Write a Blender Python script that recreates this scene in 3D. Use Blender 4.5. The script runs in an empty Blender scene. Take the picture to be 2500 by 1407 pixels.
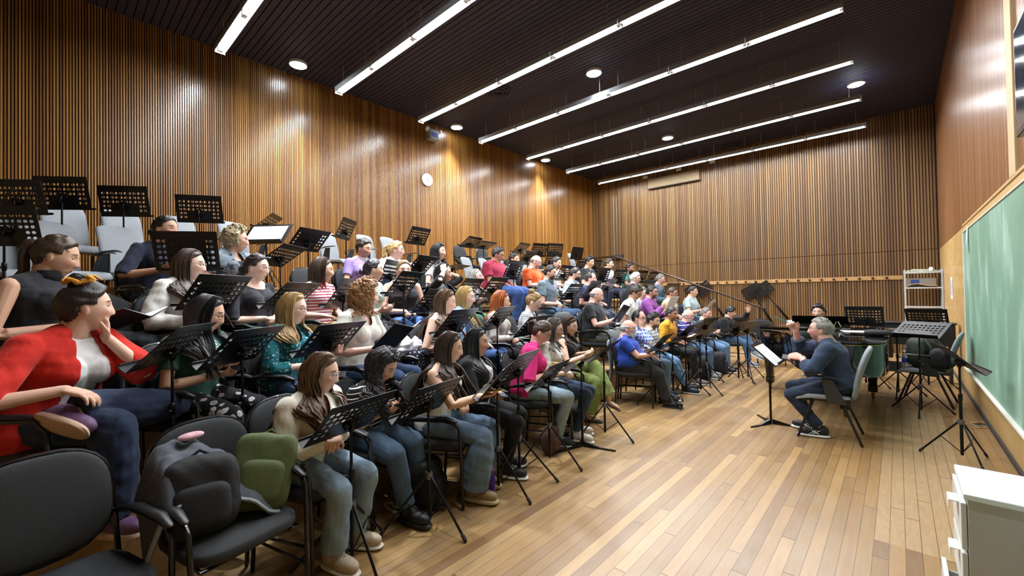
import bpy, math, random
import numpy as np
from mathutils import Vector, Matrix
rng = random.Random(7); nrs = np.random.RandomState(11)
scene = bpy.context.scene
COL = scene.collection
PI = math.pi

# ------------------------------------------------------------------ camera
F, CXP, CYP, EYE = 1035.0, 1250.0, 703.5, 1.6
_a, _b, _c = -0.73818352, 0.0148114154, 0.0168961791
_f = np.array([math.sin(_a)*math.cos(_b), math.cos(_a)*math.cos(_b), math.sin(_b)])
_r = np.array([math.cos(_a), -math.sin(_a), 0.]); _d = -np.cross(_r, _f)
_r2 = math.cos(_c)*_r + math.sin(_c)*_d; _d2 = -math.sin(_c)*_r + math.cos(_c)*_d
CR = np.array([_r2, _d2, _f]); CC = np.array([0., 0., EYE])
cam = bpy.data.cameras.new('camera'); camo = bpy.data.objects.new('camera', cam); COL.objects.link(camo)
cam.sensor_width = 36; cam.lens = 36*F/2500; cam.clip_start = 0.05; cam.clip_end = 60
M = Matrix.Identity(4)
for i in range(3):
    M[i][0] = CR[0][i]; M[i][1] = -CR[1][i]; M[i][2] = -CR[2][i]; M[i][3] = CC[i]
camo.matrix_world = M
scene.camera = camo
def ray(x, y): return CR.T @ np.array([(x-CXP)/F, (y-CYP)/F, 1.])
def atz(x, y, z): d = ray(x, y); return CC + d*((z-EYE)/d[2])
def atX(x, y, X): d = ray(x, y); return CC + d*(X/d[0])
def atY(x, y, Y): d = ray(x, y); return CC + d*(Y/d[1])

# ------------------------------------------------------------------ world, exposure
w = bpy.data.worlds.new('world'); scene.world = w; w.use_nodes = True
w.node_tree.nodes['Background'].inputs[0].default_value = (0.75, 0.85, 1, 1)
w.node_tree.nodes['Background'].inputs[1].default_value = 0.05
scene.view_settings.view_transform = 'Standard'; scene.view_settings.look = 'None'
scene.view_settings.gamma = 1; scene.view_settings.use_curve_mapping = False
scene.view_settings.exposure = 0.9
try:
    scene.cycles.use_denoising = True; scene.cycles.denoiser = 'OPENIMAGEDENOISE'
    scene.cycles.max_bounces = 6; scene.cycles.diffuse_bounces = 2; scene.cycles.glossy_bounces = 3
    scene.cycles.transmission_bounces = 4; scene.cycles.transparent_max_bounces = 6
    scene.cycles.caustics_reflective = False; scene.cycles.caustics_refractive = False
    scene.cycles.sample_clamp_indirect = 6.0
    scene.cycles.use_light_tree = True
    scene.cycles.use_adaptive_sampling = True; scene.cycles.adaptive_threshold = 0.02
except Exception: pass
TUBE_W, DOWN_W = 15.0, 36.0       # watts of one lamp row segment, one downlight
CEIL = 5.9; WALLX = -8.54; RIGHTX = 0.74; BACKY = 14.0; REARY = -3.2
LAMPZ = 5.5

# ------------------------------------------------------------------ materials
def lin(c):
    if isinstance(c, str):
        c = c.lstrip('#'); c = [int(c[i:i+2], 16)/255 for i in (0, 2, 4)]
    return tuple([(v/12.92 if v <= 0.04045 else ((v+0.055)/1.055)**2.4) for v in c[:3]] + [1])
MATS = {}
class NT:
    def __init__(s, name):
        s.m = bpy.data.materials.new(name); s.m.use_nodes = True
        s.t = s.m.node_tree; s.b = s.t.nodes['Principled BSDF']
    def n(s, kind, **kw):
        nd = s.t.nodes.new(kind)
        for k, v in kw.items(): setattr(nd, k, v)
        return nd
    def l(s, a, b): s.t.links.new(a, b)
    def math(s, op, a, b=None, c=None, clamp=False):
        nd = s.n('ShaderNodeMath', operation=op, use_clamp=clamp)
        for i, v in enumerate((a, b, c)):
            if v is None: continue
            if hasattr(v, 'links'): s.l(v, nd.inputs[i])
            else: nd.inputs[i].default_value = v
        return nd.outputs[0]
    def mix(s, fac, a, b, mode='MIX'):
        nd = s.n('ShaderNodeMix', data_type='RGBA', blend_type=mode)
        for i, v in ((0, fac), (6, a), (7, b)):
            if hasattr(v, 'links'): s.l(v, nd.inputs[i])
            else: nd.inputs[i].default_value = v
        return nd.outputs[2]
    def ramp(s, fac, stops, interp='LINEAR'):
        nd = s.n('ShaderNodeValToRGB'); cr = nd.color_ramp; cr.interpolation = interp
        while len(cr.elements) < len(stops): cr.elements.new(0.5)
        for e, (p, c) in zip(cr.elements, stops): e.position = p; e.color = c
        s.l(fac, nd.inputs[0]); return nd.outputs[0]
    def coord(s, which='Object', scale=(1, 1, 1), attr=None):
        if attr:
            tc = s.n('ShaderNodeAttribute', attribute_name=attr); o = tc.outputs['Vector']
        else:
            tc = s.n('ShaderNodeTexCoord'); o = tc.outputs[which]
        mp = s.n('ShaderNodeMapping'); mp.inputs['Scale'].default_value = scale
        s.l(o, mp.inputs[0]); return mp.outputs[0]
    def xyz(s, v):
        nd = s.n('ShaderNodeSeparateXYZ'); s.l(v, nd.inputs[0]); return nd.outputs
    def noise(s, vec, scale=5, detail=2, rough=.5):
        nd = s.n('ShaderNodeTexNoise'); nd.inputs['Scale'].default_value = scale
        nd.inputs['Detail'].default_value = detail; nd.inputs['Roughness'].default_value = rough
        s.l(vec, nd.inputs['Vector']); return nd.outputs[0]
    def bump(s, h, strength=.3, dist=.01):
        nd = s.n('ShaderNodeBump'); nd.inputs['Strength'].default_value = strength
        nd.inputs['Distance'].default_value = dist; s.l(h, nd.inputs['Height'])
        s.l(nd.outputs[0], s.b.inputs['Normal'])
    def base(s, c):
        if hasattr(c, 'links'): s.l(c, s.b.inputs['Base Color'])
        else: s.b.inputs['Base Color'].default_value = c
    def pr(s, rough=.5, metal=0., coat=0., spec=None, coat_rough=None):
        s.b.inputs['Roughness'].default_value = rough; s.b.inputs['Metallic'].default_value = metal
        s.b.inputs['Coat Weight'].default_value = coat
        if coat_rough is not None: s.b.inputs['Coat Roughness'].default_value = coat_rough
        if spec is not None: s.b.inputs['Specular IOR Level'].default_value = spec

def plain(name, c, rough=.5, metal=0., coat=0., spec=None, noise=0.0, nscale=40, bump=0.):
    if name in MATS: return MATS[name]
    g = NT(name); col = lin(c); g.pr(rough, metal, coat, spec)
    if noise or bump:
        v = g.coord('Object'); nz = g.noise(v, nscale, 3)
        if noise:
            dk = tuple([x*(1-noise) for x in col[:3]]+[1]); lt = tuple([min(1, x*(1+noise)) for x in col[:3]]+[1])
            g.base(g.ramp(nz, [(.3, dk), (.7, lt)]))
        else: g.base(col)
        if bump: g.bump(nz, bump, .004)
    else: g.base(col)
    MATS[name] = g.m; return g.m

def emis(name, c, strength):
    g = NT(name); g.base((0, 0, 0, 1)); g.b.inputs['Emission Color'].default_value = c
    g.b.inputs['Emission Strength'].default_value = strength; MATS[name] = g.m; return g.m

# ------------------------------------------------------------------ mesh builder
def rotm(yaw=0, pitch=0, roll=0):
    """yaw about z, then pitch (nose down positive) about y, roll about x"""
    cy, sy = math.cos(yaw), math.sin(yaw); cp, sp = math.cos(pitch), math.sin(pitch); cr, sr = math.cos(roll), math.sin(roll)
    Rz = np.array([[cy, -sy, 0], [sy, cy, 0], [0, 0, 1]]); Ry = np.array([[cp, 0, sp], [0, 1, 0], [-sp, 0, cp]])
    Rx = np.array([[1, 0, 0], [0, cr, -sr], [0, sr, cr]])
    return Rz @ Ry @ Rx
def unit(v): v = np.asarray(v, float); return v/(np.linalg.norm(v)+1e-12)
class MB:
    def __init__(s): s.v = []; s.f = []; s.n = 0
    def add(s, vs, fs):
        vs = np.asarray(vs, float).reshape(-1, 3)
        s.v.append(vs); n = s.n
        s.f.extend([tuple(i+n for i in f) for f in fs]); s.n += len(vs); return s
    def box(s, c, size, R=None):
        h = np.array(size)/2
        vs = np.array([[x, y, z] for x in (-1, 1) for y in (-1, 1) for z in (-1, 1)])*h
        if R is not None: vs = vs @ R.T
        return s.add(vs+np.array(c), [(0, 1, 3, 2), (4, 6, 7, 5), (0, 4, 5, 1), (2, 3, 7, 6), (0, 2, 6, 4), (1, 5, 7, 3)])
    def bbox(s, lo, hi): lo = np.array(lo, float); hi = np.array(hi, float); return s.box((lo+hi)/2, hi-lo)
    def rings(s, rings, cap=True):
        k = len(rings[0]); vs = np.concatenate([np.asarray(r) for r in rings]); fs = []
        for i in range(len(rings)-1):
            for j in range(k):
                a = i*k+j; b = i*k+(j+1) % k; fs.append((a, b, b+k, a+k))
        if cap:
            fs.append(tuple(range(k))[::-1]); fs.append(tuple(range((len(rings)-1)*k, len(rings)*k)))
        return s.add(vs, fs)
    def tube(s, pts, rad, n=8, roundcap=True, flat=None, up=None):
        pts = [np.asarray(p, float) for p in pts]
        rad = [rad]*len(pts) if np.isscalar(rad) else list(rad)
        T = []
        for i in range(len(pts)):
            T.append(unit(pts[min(i+1, len(pts)-1)]-pts[max(i-1, 0)]))
        ref = np.array([0, 0, 1.]) if up is None else np.asarray(up, float)
        if abs(T[0] @ ref) > .95: ref = np.array([0, 1., 0]) if up is None else np.array([1., 0, 0])
        u = unit(np.cross(T[0], ref)); ang = np.arange(n)*2*PI/n
        if n == 4: ang = ang+PI/4
        rings = []
        P = list(zip(pts, rad, T))
        seq = []
        if roundcap:
            r0 = rad[0]; t0 = T[0]
            for a_ in (80, 45): a2 = math.radians(a_); seq.append((pts[0]-t0*r0*math.sin(a2), r0*math.cos(a2), t0))
        seq += P
        if roundcap:
            r1 = rad[-1]; t1 = T[-1]
            for a_ in (45, 80): a2 = math.radians(a_); seq.append((pts[-1]+t1*r1*math.sin(a2), r1*math.cos(a2), t1))
        for p, r, t in seq:
            u = unit(u-t*(u @ t)); v = np.cross(t, u)
            fu = 1. if flat is None else flat
            rings.append(p+r*(np.outer(np.cos(ang), u)+np.outer(np.sin(ang), v)*fu))
        return s.rings(rings)
    def ell(s, c, r, R=None, n=16, m=10, e=1.0):
        th = np.linspace(0, PI, m+1)[1:-1]; ph = np.arange(n)*2*PI/n
        sg = lambda x: np.sign(x)*np.abs(x)**e
        rows = [np.stack([sg(np.sin(t))*sg(np.cos(ph)), sg(np.sin(t))*sg(np.sin(ph)), np.full(n, sg(np.cos(t)))], 1) for t in th]
        vs = np.concatenate(rows+[np.array([[0, 0, 1.], [0, 0, -1.]])])*np.array(r)
        if R is not None: vs = vs @ R.T
        fs = []
        for i in range(len(th)-1):
            for j in range(n):
                a = i*n+j; b = i*n+(j+1) % n; fs.append((a, a+n, b+n, b))
        k = len(th)*n; L = (len(th)-1)*n
        for j in range(n):
            fs.append((k, j, (j+1) % n)); fs.append((k+1, L+(j+1) % n, L+j))
        return s.add(vs+np.array(c), fs)
    def prism(s, poly, lo, hi, axis=2, R=None, off=(0, 0, 0)):
        poly = np.array(poly, float); k = len(poly)
        def mk(h):
            o = np.zeros((k, 3)); ax = [i for i in range(3) if i != axis]; o[:, ax[0]] = poly[:, 0]; o[:, ax[1]] = poly[:, 1]; o[:, axis] = h; return o
        r = [mk(lo), mk(hi)]
        if R is not None: r = [x @ R.T for x in r]
        r = [x+np.array(off) for x in r]
        return s.rings(r)
    def mesh(s, name='m'):
        me = bpy.data.meshes.new(name)
        me.from_pydata(np.concatenate(s.v).tolist() if s.v else [], [], s.f); me.update()
        return me
    def build(s, name, mat, parent=None, smooth=True, bevel=0, subsurf=0, angle=None, loc=None, rz=None):
        me = s.mesh(name); return mkobj(name, me, mat, parent, smooth, bevel, subsurf, angle, loc, rz)
def fix_normals(me):
    import bmesh
    bm = bmesh.new(); bm.from_mesh(me); bmesh.ops.recalc_face_normals(bm, faces=bm.faces); bm.to_mesh(me); bm.free()
def mkobj(name, me, mat, parent=None, smooth=True, bevel=0, subsurf=0, angle=None, loc=None, rz=None):
    fix_normals(me)
    if mat is not None: me.materials.append(mat)
    if smooth: me.polygons.foreach_set('use_smooth', [True]*len(me.polygons))
    o = bpy.data.objects.new(name, me); COL.objects.link(o)
    if parent is not None: o.parent = parent
    if loc is not None: o.location = loc
    if rz is not None: o.rotation_euler = (0, 0, rz)
    if bevel:
        md = o.modifiers.new('b', 'BEVEL'); md.width = bevel; md.segments = 2; md.limit_method = 'ANGLE'; md.angle_limit = math.radians(40)
    if subsurf:
        md = o.modifiers.new('s', 'SUBSURF'); md.levels = subsurf; md.render_levels = subsurf
    if smooth and angle is None and not subsurf: angle = 40
    if smooth and angle:
        try:
            import bmesh
            bm = bmesh.new(); bm.from_mesh(me)
            for e in bm.edges:
                if len(e.link_faces) == 2 and e.calc_face_angle(0) > math.radians(angle): e.smooth = False
            bm.to_mesh(me); bm.free()
        except Exception: pass
    return o
def struct(o): o['kind'] = 'structure'; return o
def thing(name, label, cat, loc=(0, 0, 0), rz=0., group=None):
    o = bpy.data.objects.new(name, None); COL.objects.link(o); o.empty_display_size = .1
    o.location = tuple(float(x) for x in loc); o.rotation_euler = (0, 0, float(rz)); o['label'] = label; o['category'] = cat
    if group: o['group'] = group
    return o
def tag(o, label, cat, group=None):
    o['label'] = label; o['category'] = cat
    if group: o['group'] = group
    return o
def dup(root, loc, rz, label, group=None):
    r = root.copy(); COL.objects.link(r); r.location = tuple(float(x) for x in loc); r.rotation_euler = (0, 0, float(rz)); r['label'] = label
    if group: r['group'] = group
    def rec(o, p):
        for ch in list(o.children):
            c = ch.copy(); COL.objects.link(c); c.parent = p; rec(ch, c)
    for ch in list(root.children):
        c = ch.copy(); COL.objects.link(c); c.parent = r; rec(ch, c)
    return r
# ------------------------------------------------------------------ room materials
def wood_slats(name, axis, pitch, stops, rough=.35, coat=.3, gscale=1.0, off=0.):
    g = NT(name); v = g.coord('Object'); X = g.xyz(v)
    c = X[axis]
    idx = g.math('FLOOR', g.math('DIVIDE', g.math('ADD', c, off), pitch))
    wn = g.n('ShaderNodeTexWhiteNoise', noise_dimensions='1D'); g.l(idx, wn.inputs['W'])
    cv = g.n('ShaderNodeCombineXYZ'); g.l(g.math('MULTIPLY', c, 40*gscale), cv.inputs[0]); g.l(g.math('MULTIPLY', X[2], 1.3), cv.inputs[2])
    g.l(g.math('MULTIPLY', wn.outputs[0], 30.), cv.inputs[1])
    gr = g.noise(cv.outputs[0], 1.6, 4, .6)
    col = g.ramp(g.math('ADD', g.math('MULTIPLY', wn.outputs[0], .75), g.math('MULTIPLY', gr, .3)), stops)
    g.base(col); g.pr(rough, 0, coat, .5, .22); g.bump(gr, .15, .002); return g.m
def floor_mat():
    g = NT('floor_planks'); v = g.coord('Object'); X = g.xyz(v); W = .074
    # the planks swing in patches of differing length and tone
    row = g.math('FLOOR', g.math('DIVIDE', X[0], W))
    w1 = g.n('ShaderNodeTexWhiteNoise', noise_dimensions='1D'); g.l(row, w1.inputs['W'])
    L = 2.3
    u = g.math('ADD', g.math('DIVIDE', X[1], L), g.math('MULTIPLY', w1.outputs[0], 7.3))
    cell = g.math('FLOOR', u)
    cv = g.n('ShaderNodeCombineXYZ'); g.l(row, cv.inputs[0]); g.l(cell, cv.inputs[1])
    wn = g.n('ShaderNodeTexWhiteNoise', noise_dimensions='2D'); g.l(cv.outputs[0], wn.inputs['Vector'])
    big = g.noise(v, .55, 3)
    gv = g.n('ShaderNodeCombineXYZ'); g.l(g.math('MULTIPLY', X[0], 30.), gv.inputs[0]); g.l(g.math('MULTIPLY', X[1], 2.2), gv.inputs[1]); g.l(g.math('MULTIPLY', wn.outputs[0], 50.), gv.inputs[2])
    grain = g.noise(gv.outputs[0], 1.5, 5, .65)
    fac = g.math('ADD', g.math('MULTIPLY', wn.outputs[0], .55), g.math('ADD', g.math('MULTIPLY', grain, .38), g.math('MULTIPLY', big, .18)))
    col = g.ramp(fac, [(.1, lin('#674a2f')), (.35, lin('#82633f')), (.6, lin('#96764b')), (.85, lin('#ad8d5e')), (1, lin('#a9916c'))])
    # greyish worn patches and orange ones near the piano
    worn = g.math('MULTIPLY', g.math('SUBTRACT', g.noise(g.coord('Object', (2.2, .6, 1)), 1.7, 4, .7), .49), 4.5, clamp=True)
    col = g.mix(g.math('MULTIPLY', worn, .62), col, lin('#8f7b64'))
    nearp = g.math('MULTIPLY', g.math('SUBTRACT', X[0], -1.6), 1.0, clamp=True)
    red = g.math('MULTIPLY', g.math('MULTIPLY', nearp, g.math('GREATER_THAN', wn.outputs[0], .55)), .22)
    col = g.mix(red, col, lin('#7d4a2b'))
    pine = g.math('MULTIPLY', g.math('MULTIPLY', g.math('GREATER_THAN', X[0], -.148), g.math('LESS_THAN', X[0], .37)), g.math('MULTIPLY', g.math('GREATER_THAN', X[1], 3.55), g.math('LESS_THAN', X[1], 7.6)))
    wv_ = g.noise(g.coord('Object', (9, 1.1, 1)), 1.1, 3, .4); rings_ = g.math('FRACT', g.math('MULTIPLY', wv_, 9.))
    col = g.mix(pine, col, g.mix(g.math('MULTIPLY', rings_, .5), lin('#ac8f68'), lin('#98795a')))
    fr = g.math('FRACT', g.math('DIVIDE', X[0], W)); e1 = g.math('LESS_THAN', g.math('MINIMUM', fr, g.math('SUBTRACT', 1, fr)), .022)
    fu = g.math('FRACT', u); e2 = g.math('LESS_THAN', g.math('MINIMUM', fu, g.math('SUBTRACT', 1, fu)), .0018)
    seam = g.math('MAXIMUM', e1, e2)
    sn = g.math('MULTIPLY', seam, g.math('ADD', .4, g.math('MULTIPLY', g.noise(v, 2.5, 2), .9)), clamp=True)
    col = g.mix(sn, col, lin('#4a3424'))
    g.base(col); g.pr(.32, 0, .15, .5, .2)
    rr = g.n('ShaderNodeMapRange'); g.l(g.noise(v, 3, 4), rr.inputs[0]); rr.inputs[3].default_value = .22; rr.inputs[4].default_value = .5
    g.l(rr.outputs[0], g.b.inputs['Roughness'])
    g.bump(g.math('SUBTRACT', g.math('MULTIPLY', grain, .15), g.math('MULTIPLY', seam, 1.)), .35, .002)
    return g.m
def ply_mat(name, a, b, scale=(1, 6, 1), rough=.45, coat=.1):
    g = NT(name); v = g.coord('Object', scale); nz = g.noise(v, 1.4, 4, .55)
    g.base(g.ramp(nz, [(.3, lin(a)), (.7, lin(b))])); g.pr(rough, 0, coat); return g.m
def board_mat():
    g = NT('chalkboard_green'); v = g.coord('Object')
    n1 = g.noise(g.coord('Object', (1, 1.2, .7)), 1.3, 5, .62); n2 = g.noise(g.coord('Object', (1, 2.0, .8)), 1.5, 5, .62)
    col = g.ramp(n1, [(.25, lin('#62876f')), (.55, lin('#7a9f8a')), (.8, lin('#9ab8a8'))])
    sm = g.math('MULTIPLY', g.math('SUBTRACT', n2, .54), 6., clamp=True)
    col = g.mix(g.math('MULTIPLY', sm, .45), col, lin('#c3dcd0'))
    g.base(col); g.pr(.55); return g.m
def ceil_mat():
    g = NT('ceiling_dark_slats'); g.base(lin('#2e2e40')); g.pr(.6, 0, 0, .3); return g.m

MW_choir = wood_slats('slats_warm_teak', 1, .031, [(0, lin('#68401f')), (.35, lin('#805528')), (.6, lin('#94672f')), (1, lin('#a67c42'))], .3, .45)
MW_back = wood_slats('slats_brown_teak', 0, .055, [(0, lin('#563c24')), (.4, lin('#6f5130')), (.7, lin('#7f6038')), (1, lin('#93744a'))], .42, .15)
MW_right = wood_slats('slats_orange_teak', 1, .03, [(0, lin('#744627')), (.4, lin('#8c5a34')), (.7, lin('#9c6c42')), (1, lin('#b08558'))], .28, .4)
M_dark = plain('gap_dark_brown', '#1d120b', .9)
M_ply = ply_mat('pale_plywood', '#b28e58', '#c9a970', (1, 1, 5))
M_riser = ply_mat('riser_plywood', '#7c5f3c', '#9c7d54', (2, .6, 4), .6)
M_risertop = ply_mat('riser_top_boards', '#8a6a44', '#b2905f', (6, .8, 1), .5)
M_white = plain('white_paint', '#e6e8e6', .4)
M_black = plain('black_powder_coat', '#141416', .38)
M_blackmet = plain('black_tube_metal', '#17171a', .3, .6)
M_tube = emis('lamp_tube_glow', (.97, .985, 1, 1), 42)
M_disc = emis('downlight_glow', (.86, .93, 1, 1), 30)

# ------------------------------------------------------------------ lamps (big lights first)
def lamp_row(y, nm):
    t = thing('linear_lamp', nm, 'ceiling lamp', (0, y, LAMPZ), 0, 'rows of tube lamps under the dark ceiling')
    x0 = -7.75; L = 1.215
    for k in range(6):
        xa = x0+k*L; b = MB()
        b.bbox((xa, -.075, .045), (xa+L-.006, .075, .06)); b.bbox((xa, -.075, -.03), (xa+L-.006, -.068, .05)); b.bbox((xa, .068, -.03), (xa+L-.006, .075, .05))
        if k == 0: b.bbox((xa, -.07, -.062), (xa+.008, .07, .05))
        if k == 5: b.bbox((xa+L-.014, -.07, -.062), (xa+L-.006, .07, .05))
        for xx in (xa+.2, xa+L-.2): b.bbox((xx-.004, -.004, .06), (xx+.004, .004, CEIL-LAMPZ))
        b.build('lamp_housing', plain('lamp_housing_grey', '#8b8d90', .5), t, False)
        b = MB(); b.tube([(xa+.05, 0, -.010), (xa+L-.055, 0, -.010)], .020, 10, False); b.build('lamp_tube', M_tube, t)
        b = MB(); b.bbox((xa+.009, -.03, -.03), (xa+.045, .03, .045)); b.bbox((xa+L-.05, -.03, -.03), (xa+L-.015, .03, .045)); b.build('lamp_socket', plain('lamp_socket_white', '#d8dad8', .5), t, False)
        ld = bpy.data.lights.new('tube_light', 'AREA'); ld.shape = 'RECTANGLE'; ld.size = L-.12; ld.size_y = .05
        ld.energy = TUBE_W; ld.color = (.96, .985, 1); ld.spread = math.radians(170)
        lo = bpy.data.objects.new('tube_light', ld); COL.objects.link(lo); lo.parent = t; lo.location = (xa+L/2, 0, -.034)
nms = ['nearest row of tube lamps, cut by the top of the picture at left', 'second row of tube lamps from the camera', 'third row of tube lamps from the camera',
       'middle row of tube lamps, fourth from the camera', 'fifth row of tube lamps, three from the far wall', 'second last row of tube lamps toward the far wall', 'row of tube lamps nearest the far slatted wall']
for y, nm in zip((1.83, 3.73, 5.6, 7.43, 9.28, 11.24, 13.2), nms): lamp_row(y, nm)
def downlight(x, y, nm):
    t = thing('downlight', nm, 'ceiling lamp', (x, y, CEIL-.03), 0, 'round downlights in the dark ceiling')
    b = MB(); b.tube([(0, 0, -.02), (0, 0, .03)], .15, 24, False); b.build('trim_ring', plain('downlight_ring', '#cfd2d6', .4), t)
    b = MB(); b.tube([(0, 0, -.026), (0, 0, -.0205)], .13, 24, False); b.build('lamp_disc', M_disc, t)
    ld = bpy.data.lights.new('downlight_light', 'AREA'); ld.shape = 'DISK'; ld.size = .24; ld.energy = DOWN_W; ld.color = (.86, .93, 1); ld.spread = math.radians(64)
    lo = bpy.data.objects.new('downlight_light', ld); COL.objects.link(lo); lo.parent = t; lo.location = (0, 0, -.04)
zc = CEIL-.05
for px, py, nm in ((728, 160, 'round downlight at upper left near the slatted wall'), (1450, 180, 'round downlight in the middle of the ceiling, largest of the right half'),
                   (2090, 207, 'round downlight farthest right above the piano side'), (1115, 312, 'round downlight above the white emergency light'),
                   (1630, 338, 'round downlight between the two last tube rows'), (1332, 392, 'smallest round downlight, near the far left corner')):
    p = atz(px, py, zc); downlight(max(p[0], WALLX+.28), p[1], nm)
for x, y, nm in ((-4.3, 2.6, 'round downlight above the camera side of the choir'),): downlight(x, y, nm)

# ------------------------------------------------------------------ setting
b = MB(); b.bbox((WALLX-.2, REARY-.1, -.1), (RIGHTX+.3, BACKY+.3, 0)); struct(b.build('floor', floor_mat(), None, False))
# ceiling: dark boards running the length of the lamps, with grooves between them
b = MB(); b.bbox((WALLX-.2, REARY-.1, CEIL+.03), (RIGHTX+.3, BACKY+.3, CEIL+.15))
y = REARY
while y < BACKY: b.bbox((WALLX, y, CEIL), (RIGHTX, y+.085, CEIL+.031)); y += .1
struct(b.build('ceiling', ceil_mat(), None, False))
def slat_wall(name, axis, a0, a1, pitch, wid, depth, z0, z1, plane, sgn, mat, seams=(), gap=None):
    """slats standing proud of a dark backing; axis = the direction the row of slats runs"""
    bk = MB()
    if axis == 1: bk.bbox((min(plane, plane-sgn*.12), a0, z0), (max(plane, plane-sgn*.12), a1, z1))
    else: bk.bbox((a0, min(plane, plane-sgn*.12), z0), (a1, max(plane, plane-sgn*.12), z1))
    root = struct(bk.build(name, gap or M_dark, None, False))
    s = MB(); i = math.ceil(a0/pitch)
    zs = [z0]+[v for z in seams for v in (z-.008, z+.008)]+[z1]
    while (i+1)*pitch <= a1:
        c = (i+.5)*pitch; i += 1
        for k in range(0, len(zs), 2):
            if axis == 1: s.bbox((min(plane, plane+sgn*depth), c-wid/2, zs[k]), (max(plane, plane+sgn*depth), c+wid/2, zs[k+1]))
            else: s.bbox((c-wid/2, min(plane, plane+sgn*depth), zs[k]), (c+wid/2, max(plane, plane+sgn*depth), zs[k+1]))
    o = s.build('wood_slats', mat, root, False); o['kind'] = 'structure'
    return root
slat_wall('wall_left', 1, REARY, BACKY, .031, .0185, .018, 0, CEIL+.03, WALLX, 1, MW_choir)
slat_wall('wall_back', 0, WALLX, RIGHTX, .055, .036, .016, 0, CEIL+.03, BACKY, -1, MW_back, (2.5,), plain('gap_brown', '#3a2715', .9))
b = MB(); b.bbox((WALLX-.2, REARY-.15, 0), (RIGHTX+.3, REARY, CEIL+.03)); struct(b.build('wall_rear', plain('rear_wall_paint', '#8d7a5e', .7), None, False))
# right wall: plywood below 2.49, narrow orange slats above
b = MB(); b.bbox((RIGHTX, REARY, 0), (RIGHTX+.2, BACKY, 2.49)); wr = struct(b.build('wall_right', M_ply, None, False))
b = MB(); b.bbox((RIGHTX+.012, REARY, 2.49), (RIGHTX+.2, BACKY, CEIL+.03)); o = b.build('upper_backing', M_dark, wr, False)
b = MB(); i = int(REARY/.03)
while (i+1)*.03 < BACKY:
    c = (i+.5)*.03; i += 1
    if 5.16 < c < 5.45: continue
    b.bbox((RIGHTX-.004, c-.0125, 2.49), (RIGHTX+.013, c+.0125, CEIL))
o = b.build('wood_slats', MW_right, wr, False)
b = MB(); b.bbox((RIGHTX-.03, 5.18, 2.49), (RIGHTX+.013, 5.43, CEIL)); struct(b.build('trim_1', plain('pale_batten', '#bfa57c', .6, noise=.08, nscale=4), None, False, .004))
b = MB(); b.bbox((RIGHTX-.03, 8.95, 2.47), (RIGHTX, REARY, 2.5))
b.bbox((RIGHTX-.02, 1.5, 2.385), (RIGHTX, 8.9, 2.47)); struct(b.build('trim_2', plain('board_top_frame', '#c3a06a', .5), None, False, .003))
b = MB(); b.bbox((RIGHTX-.018, -3., 0), (RIGHTX, 13.9, .05)); struct(b.build('baseboard_right', plain('dark_dusty_skirting', '#3b332c', .8), None, False))
# the chalkboard on the right wall
cb = thing('chalkboard', 'long green chalkboard smeared with chalk on the right wall', 'chalkboard', (RIGHTX, 5.2, 1.4))
b = MB(); b.bbox((-.03, -4.2, -.95), (0, 3.64, .97)); b.build('board', board_mat(), cb, False)
b = MB(); b.bbox((-.06, -4.2, -.975), (0, 3.68, -.95)); b.bbox((-.04, 3.64, -.95), (0, 3.66, .985)); b.bbox((-.04, -4.2, .97), (0, 3.66, .985))
b.build('chalk_rail', plain('chalk_rail_white', '#d9d7cd', .5), cb, False, .004)
# recess box under the rail close to the camera
b = MB(); b.bbox((-.02, 0, 0), (0, 1.3, .38)); o = b.build('access_panel', plain('grey_green_panel', '#9a9d8c', .6), None, False, loc=(RIGHTX, 4.0, .03)); tag(o, 'grey panel under the chalkboard rail at the right edge', 'panel')
p = atX(2362, 588, RIGHTX-.04)
b = MB(); b.add([(0, -.05, .17), (0, .04, .2), (-.01, .05, .02), (-.02, .03, -.12), (-.03, -.06, -.16), (-.012, -.05, .0)], [(0, 1, 2, 5), (5, 2, 3, 4)])
o = b.build('paper_scrap', plain('paper_white', '#e9edf0', .7), None, True, loc=tuple(p)); o.modifiers.new('s', 'SOLIDIFY').thickness = .002
tag(o, 'curled white scrap of paper taped at the chalkboard corner', 'paper')
p = atX(2322, 704, RIGHTX-.012)
b = MB(); b.bbox((-.004, -.16, -.2), (0, .16, .2)); t = thing('wall_notice', 'narrow bluish notice taped on the pale wall beside the shelf', 'notice', (RIGHTX-.003, p[1], p[2]))
b.build('sheet', plain('notice_paper', '#e8e9f2', .6), t, False)
b = MB(); b.bbox((-.006, -.14, -.13), (-.0035, .14, .15)); b.build('printed_area', plain('notice_lilac', '#a9b0dc', .6), t, False)

# platforms
STEP = .35
PX = [-3.2, -4.0, -4.8, -5.6, -6.4]
def PZ(r): return STEP*r
YEND = 12.4
for r in range(1, 6):
    b = MB(); z = PZ(r); x1 = PX[r-1]
    if r == 1:
        poly = [(x1, REARY+.02), (x1, 5.57), (-3.5, 5.57), (-3.5, YEND), (WALLX+.03, YEND), (WALLX+.03, REARY+.02)]
    else:
        poly = [(x1, REARY+.02), (x1, YEND-.12*r), (WALLX+.03, YEND-.12*r), (WALLX+.03, REARY+.02)]
    b.prism(poly, z-STEP+.0005*r if r > 1 else .001, z-.03); o = b.build('choir_riser', M_riser, None, False)
    tag(o, ['', 'lowest wooden choir riser, one step above the floor', 'second wooden choir riser', 'third wooden choir riser', 'fourth wooden choir riser with the empty grey chairs', 'topmost wooden choir riser against the slatted wall'][r], 'riser', 'stepped wooden choir risers')
    b = MB(); b.prism([(x_+(.012 if x_ > -8 else 0), y_) for x_, y_ in poly], z-.03, z); b.build('riser_boards', M_risertop, o, False)
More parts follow.
